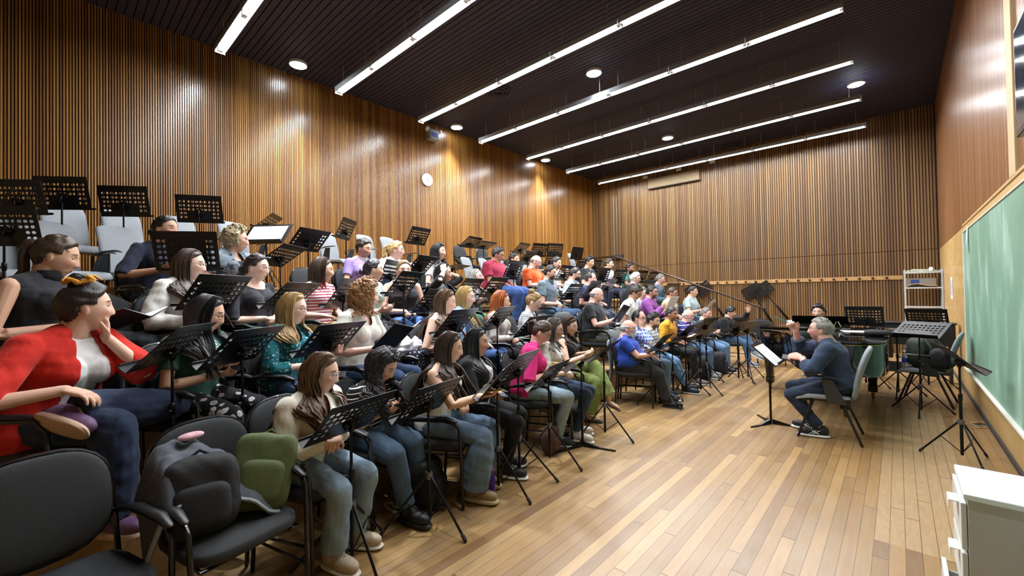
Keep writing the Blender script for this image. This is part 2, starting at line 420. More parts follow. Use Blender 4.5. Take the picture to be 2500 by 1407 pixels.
# black edge strips of steps seen at far left
# ------------------------------------------------------------------ furniture builders
def baked(o):
    dg = bpy.context.evaluated_depsgraph_get(); dg.update()
    me = bpy.data.meshes.new_from_object(o.evaluated_get(dg)); bpy.data.objects.remove(o); return me
CACHE = {}
def cached(key, fn):
    if key not in CACHE: CACHE[key] = fn()
    return CACHE[key]
def ob(name, me, parent=None, loc=None, rot=None):
    o = bpy.data.objects.new(name, me); COL.objects.link(o)
    if parent is not None: o.parent = parent
    if loc is not None: o.location = tuple(float(x) for x in loc)
    if rot is not None: o.rotation_euler = rot
    return o
def tomesh(b, mat, smooth=True, bevel=0, solid=0, subsurf=0, name='m'):
    o = b.build(name, mat, None, smooth, bevel, subsurf)
    if solid: md = o.modifiers.new('t', 'SOLIDIFY'); md.thickness = solid; md.offset = 0
    return baked(o)
def desk_mesh(kind):
    b = MB(); W, H = .50, .345
    if kind == 'solid':
        pts = [(-W/2+.02, 0), (W/2-.02, 0), (W/2, .03), (W/2-.01, H-.03), (W/2-.04, H), (-W/2+.04, H), (-W/2+.01, H-.03), (-W/2, .03)]
        b.prism(pts, -.0015, .0015, 0); 
    else:
        nx, nz = 10, 6; cw = .445/nx; ch = .048; y0 = -.2225; z0 = .045
        rows = 5
        V = []; Fc = []; idx = {}
        def vid(y, z):
            k = (round(y, 5), round(z, 5))
            if k not in idx: idx[k] = len(V); V.append((0, y, z))
            return idx[k]
        for i in range(nx):
            for j in range(rows):
                ya = y0+i*cw; yb = ya+cw; za = z0+j*ch; zb = za+ch; ym = (ya+yb)/2; zm = (za+zb)/2
                hole = (j >= 2) or i in (0, 1, nx-2, nx-1)
                sq = [(ya, za), (ym, za), (yb, za), (yb, zm), (yb, zb), (ym, zb), (ya, zb), (ya, zm)]
                if hole:
                    r1, r2 = .0165, .0142
                    oc = [(ym+r1*math.cos(a), zm+r2*math.sin(a)) for a in [math.radians(225+45*k) for k in range(8)]]
                    for k in range(8):
                        k2 = (k+1) % 8
                        Fc.append((vid(*sq[k]), vid(*sq[k2]), vid(*oc[k2]), vid(*oc[k])))
                else: Fc.append(tuple(vid(*q) for q in sq))
        ye = y0+nx*cw; ze = z0+rows*ch
        ycs = [y0+i*cw/2 for i in range(2*nx+1)]; zcs = [z0+j*ch/2 for j in range(2*rows+1)]
        for k in range(len(ycs)-1):
            Fc.append((vid(ycs[k], 0), vid(ycs[k+1], 0), vid(ycs[k+1], z0), vid(ycs[k], z0)))
            Fc.append((vid(ycs[k], ze), vid(ycs[k+1], ze), vid(ycs[k+1], H), vid(ycs[k], H)))
        zz = [0]+zcs+[H]
        for k in range(len(zz)-1):
            Fc.append((vid(-W/2, zz[k]), vid(y0, zz[k]), vid(y0, zz[k+1]), vid(-W/2, zz[k+1])))
            Fc.append((vid(ye, zz[k]), vid(W/2, zz[k]), vid(W/2, zz[k+1]), vid(ye, zz[k+1])))
        b.add(V, Fc)
        return tomesh(b, plain('stand_black', '#161618', .35, .3), False, solid=.003)
    return tomesh(b, plain('stand_black', '#161618', .35, .3), False)
def stand_parts():
    P = {}
    blk = plain('stand_tube_black', '#121214', .28, .5)
    b = MB(); b.bbox((0, -.25, -.002), (.055, .25, .001)); b.bbox((.052, -.25, -.002), (.055, .25, .018)); P['ledge'] = tomesh(b, plain('stand_black', '#161618', .35, .3), False)
    b = MB(); b.bbox((-.03, -.03, .09), (-.002, .03, .17)); b.tube([(-.02, -.045, .13), (-.02, .045, .13)], .012, 8); b.tube([(-.045, 0, .10), (-.02, 0, .15)], .016, 8); P['clamp'] = tomesh(b, blk)
    b = MB(); b.tube([(.02, 0, .35), (.335, 0, .012)], .0085, 8); P['leg'] = tomesh(b, blk)
    b = MB(); b.tube([(.31, 0, .039), (.335, 0, .013)], .0125, 8); P['foot'] = tomesh(b, plain('rubber_black', '#1c1c1c', .7))
    b = MB(); b.tube([(.165, 0, .196), (.012, 0, .075)], .0045, 6); P['strut'] = tomesh(b, blk)
    b = MB(); b.tube([(0, 0, .33), (0, 0, .375)], .026, 10, False); P['hub'] = tomesh(b, plain('stand_hub_grey', '#6f7277', .35, .7))
    b = MB(); b.prism([(.015, -.017), (.34, -.012), (.35, 0), (.34, .012), (.015, .017)], 0, .012, 2); b.add([(.015, -.017, .012), (.2, -.012, .012), (.2, .012, .012), (.015, .017, .012), (.015, -.012, .055), (.015, .012, .055)], [(0, 1, 4), (1, 2, 5, 4), (2, 3, 5), (0, 4, 5, 3)]); P['flatleg'] = tomesh(b, blk, False)
    return P
STAND_N = [0]
def make_stand(px, py, X, pz, label, yaw=0., tilt=43, kind='holes', base='tripod', dark=None, spin=None, folder=None, loc=None, group='black music stands', roll=0., lean=None, spread=1.):
    """desk centre at the place where the ray through (px, py) meets the plane x = X; the reader is toward -X turned by yaw degrees"""
    P = cached('stand', stand_parts)
    c = atX(px, py, X) if loc is None else np.array(loc, float)
    th = PI + math.radians(yaw)              # direction toward the reader
    ta = math.radians(tilt)                  # from the vertical
    n2 = np.array([math.cos(th), math.sin(th), 0])
    # pivot at the bottom third of the desk; its top leans away from the reader
    dz = .16*math.cos(ta); dx = .16*math.sin(ta)
    bx = c + n2*dx*.35; zb = c[2]-dz*.35
    root = thing('music_stand', label, 'music stand', (bx[0]+n2[0]*-.02, bx[1]+n2[1]*-.02, pz), th, group)
    h = zb-pz-.04
    blk = plain('stand_tube_black', '#121214', .28, .5)
    h1 = max(.25, min(.62, h*.66))
    b = MB(); b.tube([(0, 0, .055 if base == 'tripod' else .02), (0, 0, h1)], .0125, 10); b.build('lower_pole', blk, root)
    b = MB(); b.tube([(0, 0, h1), (0, 0, h)], .0085, 8); b.tube([(0, 0, h1-.02), (0, 0, h1+.03)], .017, 8); b.tube([(0, 0, h1), (0, .035, h1)], .009, 6); b.build('upper_pole', blk, root)
    sp = rng.uniform(0, 2) if spin is None else spin
    if base == 'tripod':
        ob('hub', P['hub'], root)
        for k in range(3):
            a = sp+k*2*PI/3
            lg = ob('leg', P['leg'], root, None, (0, 0, a)); ob('rubber_foot', P['foot'], lg); lg.scale = (spread, spread, 1)
            st_ = ob('strut', P['strut'], root, None, (0, 0, a)); st_.scale = (spread, spread, 1)
    else:
        for k in range(3): ob('leg', P['flatleg'], root, None, (0, 0, sp+k*2*PI/3))
    me = cached('desk_'+kind, lambda: desk_mesh(kind))
    # desk frame: local x toward reader; tilt backwards about y
    Hh = .345/2
    off = Vector((.02, 0, h+.04)); rot = Matrix.Rotation(-ta, 4, 'Y') @ Matrix.Rotation(math.radians(roll), 4, 'X')
    cen = Vector((.0, 0, -.115 - .0))
    for nm, m_ in (('desk', me), ('ledge', P['ledge']), ('desk_clamp', P['clamp'])):
        o = ob(nm, m_, root); o.matrix_local = Matrix.Translation(off) @ rot @ Matrix.Translation(cen)
        if nm == 'desk': dk = o
    dm = Matrix.Translation(off) @ rot @ Matrix.Translation(cen)
    RM = Matrix.Translation(Vector(root.location)) @ Matrix.Rotation(th, 4, 'Z') @ dm
    if folder:
        kindf, lab = folder[:2]; fy = folder[2] if len(folder) > 2 else 0.
        if kindf == 'folder':
            b = MB(); b.bbox((.004, -.155+fy, .006), (.016, .155+fy, .315))
            o = b.build('music_folder', plain('folder_black', '#101012', .45), None, False, .002); tag(o, lab, 'folder'); o.matrix_world = RM
            for s in (-1,):
                b = MB(); b.bbox((.0165, -.148+fy, .012), (.019, .148+fy, .308)); b.build('sheets', plain('paper_white2', '#dfe2e4', .7), o, False)
        else:
            b = MB()
            for s in ((-1, 1) if kindf == 'sheet' else (0,)): b.box((.008, s*.106+fy, .155), (.003, .208, .295))
            o = b.build('sheet_music', plain('paper_white2', '#dfe2e4', .7), None, False); tag(o, lab, 'sheet music'); o.matrix_world = RM
    return root, RM

# --- chairs
def cushion(c, size, e=.55, n=28, m=16, R=None):
    b = MB(); b.ell(c, np.array(size)/2, R, n, m, e); return b
def chair_parts():
    P = {}; fr = plain('chair_frame_black', '#0f0f11', .25, .3, .3); fab = plain('chair_fabric_black', '#26282b', .85, noise=.25, nscale=220, bump=.3)
    P['seat'] = tomesh(cushion((0, 0, .455), (.50, .50, .085), .5), fab)
    b = MB(); b.tube([(-.21, -.2, .418), (.21, -.22, .418), (.21, .22, .418), (-.21, .2, .418), (-.21, -.2, .418)], .011, 8, False); P['seat_frame'] = tomesh(b, fr)
    # oval backrest, slightly dished and leaning back
    R = rotm(0, -.18)
    b = MB(); b.ell((-.262, 0, .735), (.035, .235, .215), R, 28, 18, .72); P['backrest'] = tomesh(b, fab)
    ring = []
    for k in range(25):
        a = 2*PI*k/24; y = .242*math.copysign(abs(math.cos(a))**.75, math.cos(a)); z = .222*math.copysign(abs(math.sin(a))**.75, math.sin(a))
        ring.append(R @ np.array([-.012, y, z])+np.array([-.262, 0, .735]))
    b = MB(); b.tube(ring, .010, 8, False); P['back_frame'] = tomesh(b, fr)
    for s in (-1, 1):
        b = MB(); b.tube([(.235, s*.262, .013), (.225, s*.262, .40), (.215, s*.268, .60), (.17, s*.27, .645), (.10, s*.27, .655)], .0125, 8); P['front_leg%d' % s] = tomesh(b, fr)
        b = MB(); b.tube([(-.27, s*.25, .013), (-.235, s*.25, .42), (-.262, s*.245, .62), (-.29, s*.236, .74)], .0125, 8)
        b.tube([(.12, s*.27, .655), (-.15, s*.265, .650), (-.262, s*.245, .63)], .0115, 8); P['rear_leg%d' % s] = tomesh(b, fr)
        b = MB(); b.tube([(.19, s*.27, .655), (.12, s*.27, .677), (-.08, s*.268, .677), (-.15, s*.266, .665)], [.016, .024, .024, .018], 10, flat=.55); P['armrest%d' % s] = tomesh(b, plain('arm_pad_black', '#1b1c1e', .45))
        b = MB(); b.tube([(.228, s*.26, .20), (-.25, s*.25, .20)], .008, 6); P['stretcher%d' % s] = tomesh(b, fr)
    return P
def greychair_parts():
    P = {}; fr = plain('grey_chair_legs', '#2a2224', .35, .3); fab = plain('chair_fabric_grey', '#8b9096', .9, noise=.16, nscale=160, bump=.4); pl = plain('chair_plastic_dark', '#2b2e31', .4)
    # seat with turned down front edge
    prof = [(-.22, .435), (.12, .425), (.20, .42), (.25, .385), (.262, .395), (.255, .43), (.20, .478), (.10, .487), (-.18, .485), (-.235, .47)]
    b = MB(); rings = []
    for y, s in ((-.24, .72), (-.225, .95), (-.12, 1.02), (.12, 1.02), (.225, .95), (.24, .72)):
        rings.append([(x*.99, y, .455+(z-.455)*s) for x, z in prof])
    b.rings(rings); P['seat'] = tomesh(b, fab, True, subsurf=1)
    # tall backrest, rounded corners, curving back at the top
    rings = []
    for t in np.linspace(0, 1, 10):
        z = .43+t*.57; x = -.235-.05*t-.10*t*t; hw = .215*(1-.12*max(0, (t-.85)/.15)**2)*(.9+.1*min(1, t/.1)); th = .035 if 0 < t < 1 else .018
        rings.append([(x-th, -hw*.96, z), (x-th-.012, 0, z), (x-th, hw*.96, z), (x+th*.4, hw, z), (x+th*.55, hw*.7, z), (x+th*.45, 0, z), (x+th*.55, -hw*.7, z), (x+th*.4, -hw, z)])
    b = MB(); b.rings(rings); P['backrest'] = tomesh(b, fab, True, subsurf=1)
    for s in (-1, 1):
        b = MB(); b.tube([(.10, s*.19, .43), (.235, s*.25, .012)], .014, 8); P['front_leg%d' % s] = tomesh(b, fr)
        b = MB(); b.tube([(-.14, s*.19, .43), (-.30, s*.25, .012)], .014, 8); P['rear_leg%d' % s] = tomesh(b, fr)
        # wide plastic arm upright and thin arm top
        b = MB(); b.add([(-.19, s*.235, .40), (-.03, s*.235, .40), (.02, s*.262, .66), (-.08, s*.262, .66), (-.19, s*.26, .40), (-.03, s*.26, .40), (.02, s*.28, .66), (-.08, s*.28, .66)], [(0, 1, 2, 3), (4, 7, 6, 5), (0, 4, 5, 1), (1, 5, 6, 2), (2, 6, 7, 3), (3, 7, 4, 0)]); P['arm_upright%d' % s] = tomesh(b, pl, True, .008)
        b = MB(); b.tube([(-.17, s*.27, .66), (-.05, s*.27, .68), (.12, s*.27, .682), (.20, s*.27, .665)], [.02, .035, .035, .015], 10, flat=.3); P['armrest%d' % s] = tomesh(b, pl)
    b = MB(); b.bbox((-.16, -.2, .40), (.12, .2, .43)); P['seat_frame'] = tomesh(b, pl, False, .01)
    return P
def make_chair(x, y, z, yaw, label, kind='black', group='black padded chairs of the choir', s=1.0):
    P = cached('chair_'+kind, chair_parts if kind == 'black' else greychair_parts)
    if kind != 'black' and group == 'black padded chairs of the choir': group = 'grey fabric chairs'
    t = thing('armchair' if kind == 'black' else 'grey_armchair', label, 'chair', (x, y, z+.001), yaw, group); t.scale = (s, s, s)
    for k, me in P.items():
        nm = k.rstrip('-1')
        if nm in ('front_leg', 'rear_leg'): nm = 'leg'
        ob(nm, me, t)
    return t
# ------------------------------------------------------------------ people: geometry
def sstep(a, b, x):
    t = np.clip((x-a)/(b-a), 0, 1); return t*t*(3-2*t)
def head_surface(P, detail=True, fem=0.5):
    """P: unit directions (n,3) x forward, y left, z up -> points in metres round the head centre"""
    d = P; x, y, z = d[:, 0], d[:, 1], d[:, 2]
    px = x*np.where(x > 0, .093, .100); py = y*.0745; pz = z*.118
    low = np.clip(-z, 0, 1)
    py = py*(1-(.30+.04*fem)*low**1.3)                        # jaw narrows to the chin
    back = np.clip(-x, 0, 1); px = px+np.where(x < 0, low*back*.062, 0)   # skull base runs in to the neck
    px = px+np.where(x > 0, .012*sstep(.45, .95, -z)*x, 0)    # chin comes forward
    top = np.clip(z, 0, 1); px = px-.004*top*(x > 0)
    if detail:
        fr = sstep(.02, .045, px); ay = np.abs(py)
        g = lambda v, c, s_: np.exp(-((v-c)/s_)**2)
        noseprof = np.where(pz > -.030, np.clip((.022-pz)/.052, 0, 1)**1.15, np.clip(1-(-.030-pz)/.010, 0, 1))
        px = px+fr*(.0225-.003*fem)*noseprof*np.exp(-(py/(.0095+.004*noseprof))**2)
        px = px+fr*.007*g(pz, -.030, .008)*g(ay, .0125, .006)                   # nostrils
        px = px-fr*.0115*g(ay, .031, .017)*g(pz, .012, .013)                      # eye sockets
        px = px+fr*(.0055-.003*fem)*g(ay, .028, .022)*g(pz, .034, .009)          # brow
        px = px+fr*.004*g(ay, .045, .014)*g(pz, -.018, .016)                      # cheek bones
        px = px-fr*.003*g(ay, .03, .012)*g(pz, -.055, .014)
        px = px+fr*.0065*(g(pz, -.0565, .0048)+1.1*g(pz, -.0680, .0055))*g(py, 0, .021)   # lips
        px = px-fr*.0035*g(pz, -.0620, .0022)*g(py, 0, .022)
        px = px-fr*.004*g(pz, -.082, .007)*g(py, 0, .02)
        px = px+fr*.007*g(pz, -.101, .012)*g(py, 0, .018)
    return np.stack([px, py, pz], 1)
def head_grid(n, m):
    th = np.linspace(0, PI, m+1)[1:-1]; ph = np.arange(n)*2*PI/n
    # denser azimuths at the face
    ph = ph - .45*np.sin(ph)
    rows = [np.stack([np.sin(t)*np.cos(ph), np.sin(t)*np.sin(ph), np.full(n, np.cos(t))], 1) for t in th]
    d = np.concatenate(rows+[np.array([[0, 0, 1.], [0, 0, -1.]])]); fs = []
    for i in range(len(th)-1):
        for j in range(n):
            a = i*n+j; b = i*n+(j+1) % n; fs.append((a, a+n, b+n, b))
    k = len(th)*n; L = (len(th)-1)*n
    for j in range(n): fs.append((k, j, (j+1) % n)); fs.append((k+1, L+(j+1) % n, L+j))
    return d, fs
HG = head_grid(56, 46); HG2 = head_grid(40, 32)
def ik(S, W, l1, l2, hint):
    d = W-S; L = np.linalg.norm(d); L = min(L, (l1+l2)*.995); u = unit(d)
    a = (l1*l1-l2*l2+L*L)/(2*L); h = math.sqrt(max(0, l1*l1-a*a))
    hv = np.array(hint, float); hv = unit(hv-u*(hv@u)); return S+u*a+hv*h, S+u*L
def hand(b, W, d, nrm, side, curl=.35, s=1., spread=.10, fingers=None):
    """W wrist, d pointing along the hand, nrm the way the palm faces, side +1 when the thumb lies toward cross(d,nrm)"""
    d = unit(d); nrm = unit(np.asarray(nrm, float)-d*(np.asarray(nrm, float)@d)); lat = np.cross(d, nrm)*side
    R = np.stack([d, lat, nrm], 1)
    b.ell(W+d*.048*s, np.array([.054, .041, .0155])*s, R, 14, 10, .75)
    b.tube([W-d*.02*s, W+d*.025*s], [.024*s, .026*s], 10, flat=.75, up=nrm)
    lens = [.068, .077, .072, .056]; offs = [.029, .0095, -.0105, -.030]
    for k in range(4):
        cu = curl if fingers is None else fingers[k]
        base = W+d*(.088-.004*abs(k-1))*s+lat*offs[k]*s
        ang = spread*(1.4-k)*.8; dv = unit(d*math.cos(ang)+lat*math.sin(ang)); p = base-dv*.012*s; pts = [p]
        tot = 0; segs = [.45, .31, .24]
        pts.append(base)
        for q in range(3):
            tot += cu*(1.05, 1.25, .9)[q]
            v = dv*math.cos(tot)+nrm*math.sin(tot); base = base+v*lens[k]*segs[q]*s; pts.append(base)
        b.tube(pts, [x*s for x in (.0095, .0093, .0088, .0080, .0068)], 7)
    tb = W+d*.022*s+lat*.030*s; t1 = tb+unit(d*.62+lat*.72+nrm*.30)*.038*s; t2 = t1+unit(d*.85+lat*.34+nrm*(.35+curl*.3))*.030*s; t3 = t2+unit(d*.95+lat*.05+nrm*(.3+curl*.5))*.022*s
    b.tube([tb-d*.01, tb, t1, t2, t3], [x*s for x in (.015, .0145, .0112, .0102, .008)], 8)
def remesh(b, voxel, smooth=2, name='r', factor=.5):
    o = b.build(name, None, None, True)
    md = o.modifiers.new('r', 'REMESH'); md.mode = 'VOXEL'; md.voxel_size = voxel; md.use_smooth_shade = True
    if smooth: m2 = o.modifiers.new('s', 'SMOOTH'); m2.factor = factor; m2.iterations = smooth
    me = baked(o); return me
def verts(me):
    a = np.empty(len(me.vertices)*3); me.vertices.foreach_get('co', a); return a.reshape(-1, 3)
def setverts(me, v): me.vertices.foreach_set('co', v.ravel()); me.update()
def wrinkle(v, amp, seed, n=None, wl=(.05, .11), k=7):
    r = np.random.RandomState(seed); out = np.zeros(len(v))
    for i in range(k):
        dd = unit(r.normal(size=3)*np.array([1, 1, .8])); L = r.uniform(*wl); ph = r.uniform(0, 6.28)
        dd2 = unit(r.normal(size=3)); out += np.sin(2*PI*(v@dd)/L+ph+1.5*np.sin(2*PI*(v@dd2)/.2))
    return out/k*amp*2
def inflate(me, v, amt):
    nn = np.empty(len(me.vertices)*3); me.vertex_normals.foreach_get('vector', nn) if hasattr(me, 'vertex_normals') else me.vertices.foreach_get('normal', nn)
    return v+nn.reshape(-1, 3)*np.asarray(amt).reshape(-1, 1)
def cutmesh(me, fn, push):
    """remove faces where fn(v) < 0 and push the remaining inside vertices out to the edge"""
    import bmesh
    v = verts(me); f = fn(v); inside = f < 0
    bm = bmesh.new(); bm.from_mesh(me); bm.verts.ensure_lookup_table()
    dele = [fc for fc in bm.faces if all(inside[q.index] for q in fc.verts)]
    bmesh.ops.delete(bm, geom=dele, context='FACES')
    bm.verts.ensure_lookup_table()
    bm.to_mesh(me); bm.free()
    v = verts(me); f = fn(v); ins = f < 0
    if ins.any(): v[ins] = push(v[ins]); setverts(me, v)

# ------------------------------------------------------------------ people: materials
SK = {'fair': '#d8b09b', 'light': '#c9a087', 'mid': '#b48a72', 'tan': '#9f755d', 'pale': '#dfbbaa', 'rosy': '#daab9c'}
def skin_mat(tone, brow='#3a281c', lips='#a85a50', beard=None, eyes=True):
    key = 'skin_%s_%s_%s_%s' % (tone, brow[1:], lips[1:], (beard or 'none').replace('#', ''))
    if key in MATS: return MATS[key]
    g = NT(key); A = g.n('ShaderNodeAttribute', attribute_name='hl').outputs['Vector']; X = g.xyz(A)
    base = lin(SK[tone]); nz = g.noise(A, 30, 3)
    col = g.mix(g.math('MULTIPLY', nz, .25), base, tuple([c*k for c, k in zip(base[:3], (.92, .80, .75))]+[1]))
    ay = g.math('ABSOLUTE', X[1])
    def blob(cx, cy, cz, rx, ry, rz, soft=.35, yy=None):
        yy = ay if yy is None else yy
        t = []
        for v, c, r in ((X[0], cx, rx), (yy, cy, ry), (X[2], cz, rz)):
            q = g.math('DIVIDE', g.math('SUBTRACT', v, c), r); t.append(g.math('MULTIPLY', q, q))
        d2 = g.math('ADD', g.math('ADD', t[0], t[1]), t[2])
        return g.math('DIVIDE', g.math('SUBTRACT', 1.0+soft, d2), 2*soft, clamp=True)
    cheek = blob(.075, .045, -.025, .04, .022, .022, .9); col = g.mix(g.math('MULTIPLY', cheek, .35), col, lin('#c8745f'))
    nose = blob(.115, 0, -.03, .02, .014, .014, .9); col = g.mix(g.math('MULTIPLY', nose, .25), col, lin('#c8745f'))
    if beard:
        m1 = blob(.06, .0, -.085, .07, .075, .052, .25); m2 = blob(.10, .0, -.046, .02, .026, .008, .4)
        ex = g.math('SUBTRACT', 1, blob(.1, 0, -.063, .04, .02, .009, .3))
        bm_ = g.math('MULTIPLY', g.math('MAXIMUM', m1, m2), ex)
        strength = .9 if beard.startswith('#') else .55
        bc = beard if beard.startswith('#') else '#3b2c24'
        bn = g.noise(A, 260, 2); col = g.mix(g.math('MULTIPLY', bm_, g.math('ADD', strength-.35, g.math('MULTIPLY', bn, .6)), clamp=True), col, lin(bc))
    lp = blob(.10, 0, -.0625, .035, .0225, .0098, .3); col = g.mix(g.math('MULTIPLY', lp, .8), col, lin(lips))
    ml = blob(.10, 0, -.0622, .035, .0215, .0014, .5); col = g.mix(g.math('MULTIPLY', ml, .7), col, lin('#4a2420'))
    # brows slope down to the outside
    zz = g.math('SUBTRACT', X[2], g.math('MULTIPLY', g.math('SUBTRACT', ay, .031), -.18))
    q1 = g.math('DIVIDE', g.math('SUBTRACT', ay, .031), .0175); q2 = g.math('DIVIDE', g.math('SUBTRACT', zz, .0355), .0038)
    bb = g.math('DIVIDE', g.math('SUBTRACT', 1.3, g.math('ADD', g.math('MULTIPLY', q1, q1), g.math('MULTIPLY', q2, q2))), .6, clamp=True)
    bb = g.math('MULTIPLY', bb, g.math('GREATER_THAN', X[0], .04)); col = g.mix(g.math('MULTIPLY', bb, .85), col, lin(brow))
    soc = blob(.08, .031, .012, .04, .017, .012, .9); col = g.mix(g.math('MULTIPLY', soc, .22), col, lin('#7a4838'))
    g.base(col); g.pr(.56, 0, 0, .3); g.b.inputs['Subsurface Weight'].default_value = 0.0
    MATS[key] = g.m; return g.m
def eye_mat(tone, down, iris='#3a2415'):
    key = 'eye_%s_%s_%s' % (tone, 'lid' if down else 'open', iris[1:])
    if key in MATS: return MATS[key]
    g = NT(key); v = g.coord('Object'); X = g.xyz(v)
    a2 = g.math('ADD', g.math('MULTIPLY', X[1], X[1]), g.math('MULTIPLY', X[2], X[2]))
    ir = g.math('LESS_THAN', a2, .30); pu = g.math('LESS_THAN', a2, .06)
    col = g.mix(ir, lin('#d8d2cc'), lin(iris)); col = g.mix(pu, col, lin('#0a0706'))
    up = g.math('ADD', .30 if not down else -.30, g.math('MULTIPLY', g.math('MULTIPLY', X[1], X[1]), -.35))
    lid = g.math('GREATER_THAN', X[2], up); lash = g.math('MULTIPLY', lid, g.math('LESS_THAN', X[2], g.math('ADD', up, .20)))
    low = g.math('LESS_THAN', X[2], -.45 if not down else -.30)
    sk = lin(SK[tone]); dk = tuple([c*.8 for c in sk[:3]]+[1])
    col = g.mix(g.math('MAXIMUM', lid, low), col, dk); col = g.mix(lash, col, lin('#1a0f0c'))
    g.base(col); g.pr(.3); MATS[key] = g.m; return g.m
def hair_mat(c, c2=None, rough=.42):
    key = 'hair_'+c[1:]+(c2 or '')[1:]
    if key in MATS: return MATS[key]
    g = NT(key); a = lin(c); b_ = lin(c2) if c2 else tuple([min(1, x*1.9+.006) for x in a[:3]]+[1])
    A = g.coord('Object', (140, 140, 9)); nz = g.noise(A, 1., 3, .6); n2 = g.noise(g.coord('Object'), 9, 2)
    g.base(g.ramp(g.math('ADD', g.math('MULTIPLY', nz, .7), g.math('MULTIPLY', n2, .3)), [(.35, a), (.68, b_)]))
    g.pr(rough, 0, 0, .45); g.bump(nz, .5, .004); MATS[key] = g.m; return g.m
def cloth_mat(spec):
    """spec: (kind, colours...)"""
    key = 'cloth_'+'_'.join(str(x).replace('#', '') for x in spec)
    if key in MATS: return MATS[key]
    g = NT(key); kind = spec[0]; v = g.coord('Object'); X = g.xyz(v); c = [lin(x) for x in spec[1:] if isinstance(x, str) and x.startswith('#')]
    fold = g.noise(g.coord('Object', (6, 6, 4)), 1.6, 3, .5); weave = g.noise(v, 420, 1)
    hgt = g.math('ADD', g.math('MULTIPLY', fold, 1.), g.math('MULTIPLY', weave, .05)); strength, dist = .5, .02
    rough = .85
    if kind == 'plain': col = c[0]
    elif kind == 'denim':
        n1 = g.noise(v, 7, 3); w_ = g.noise(g.coord('Object', (300, 300, 40)), 1, 2)
        c = [tuple([(q*.9+.10*(x[0]+x[1]+x[2])/3)*.95 for q in x[:3]]+[1]) for x in c]
        col = g.mix(g.math('ADD', g.math('MULTIPLY', n1, .7), g.math('MULTIPLY', w_, .3)), c[0], c[1])
    elif kind == 'stripe':   # c0 ground, c1 stripe, pitch, share
        pitch, share = spec[3], spec[4]
        fr = g.math('FRACT', g.math('DIVIDE', g.math('ADD', X[2], g.math('MULTIPLY', g.noise(v, 5, 1), .02)), pitch)); col = g.mix(g.math('LESS_THAN', fr, share), c[0], c[1])
    elif kind == 'plaid':
        f1 = g.math('LESS_THAN', g.math('FRACT', g.math('DIVIDE', X[2], .05)), .4); f2 = g.math('LESS_THAN', g.math('FRACT', g.math('DIVIDE', g.math('ADD', X[1], X[0]), .05)), .4)
        col = g.mix(g.math('MULTIPLY', f1, .6), c[0], c[1]); col = g.mix(g.math('MULTIPLY', f2, .6), col, c[1])
    elif kind == 'floral':   # ground, petal, second petal, scale
        sc = spec[4]; wv = g.n('ShaderNodeTexVoronoi'); wv.inputs['Scale'].default_value = sc; g.l(v, wv.inputs['Vector'])
        ns = g.noise(v, sc*2.2, 3, .7); f1 = g.math('LESS_THAN', g.math('ADD', wv.outputs['Distance'], g.math('MULTIPLY', ns, .55)), .60)
        cc = g.xyz(wv.outputs['Color']); pet = g.mix(g.math('GREATER_THAN', cc[0], .62), c[1], c[2]); col = g.mix(f1, c[0], pet)
        inner = g.math('LESS_THAN', g.math('ADD', wv.outputs['Distance'], g.math('MULTIPLY', ns, .5)), .36); col = g.mix(g.math('MULTIPLY', inner, .5), col, c[0])
    elif kind == 'dots':
        wv = g.n('ShaderNodeTexVoronoi'); wv.inputs['Scale'].default_value = spec[3]; wv.inputs['Randomness'].default_value = .0; g.l(v, wv.inputs['Vector'])
        col = g.mix(g.math('LESS_THAN', wv.outputs['Distance'], .30), c[0], c[1])
    elif kind == 'splotch':  # ground + scattered marks
        ns = g.noise(v, spec[3], 4, .7); col = g.mix(g.math('MULTIPLY', g.math('SUBTRACT', ns, .53), 14, clamp=True), c[0], c[1])
    elif kind == 'print':    # plain shirt with a patch of marks on the chest
        ns = g.noise(v, spec[3], 4, .7); m = g.math('MULTIPLY', g.math('SUBTRACT', ns, .5), 14, clamp=True)
        q1 = g.math('DIVIDE', X[1], .10); q2 = g.math('DIVIDE', g.math('SUBTRACT', X[2], .88), .12)
        reg = g.math('LESS_THAN', g.math('ADD', g.math('MULTIPLY', q1, q1), g.math('MULTIPLY', q2, q2)), 1)
        col = g.mix(g.math('MULTIPLY', m, reg), c[0], c[1])
    elif kind == 'knit':
        col = c[0]; hgt = g.math('ADD', fold, g.math('MULTIPLY', g.noise(g.coord('Object', (150, 150, 60)), 1, 2), .10))
    elif kind == 'leather': col = c[0]; rough = .35
    elif kind == 'shine': col = c[0]; rough = .55
    else: col = c[0]
    g.base(col); g.pr(rough, 0, 0, .25); g.bump(hgt, strength, dist)
    if 'Sheen Weight' in g.b.inputs and kind not in ('leather',): g.b.inputs['Sheen Weight'].default_value = .08
    MATS[key] = g.m; return g.m
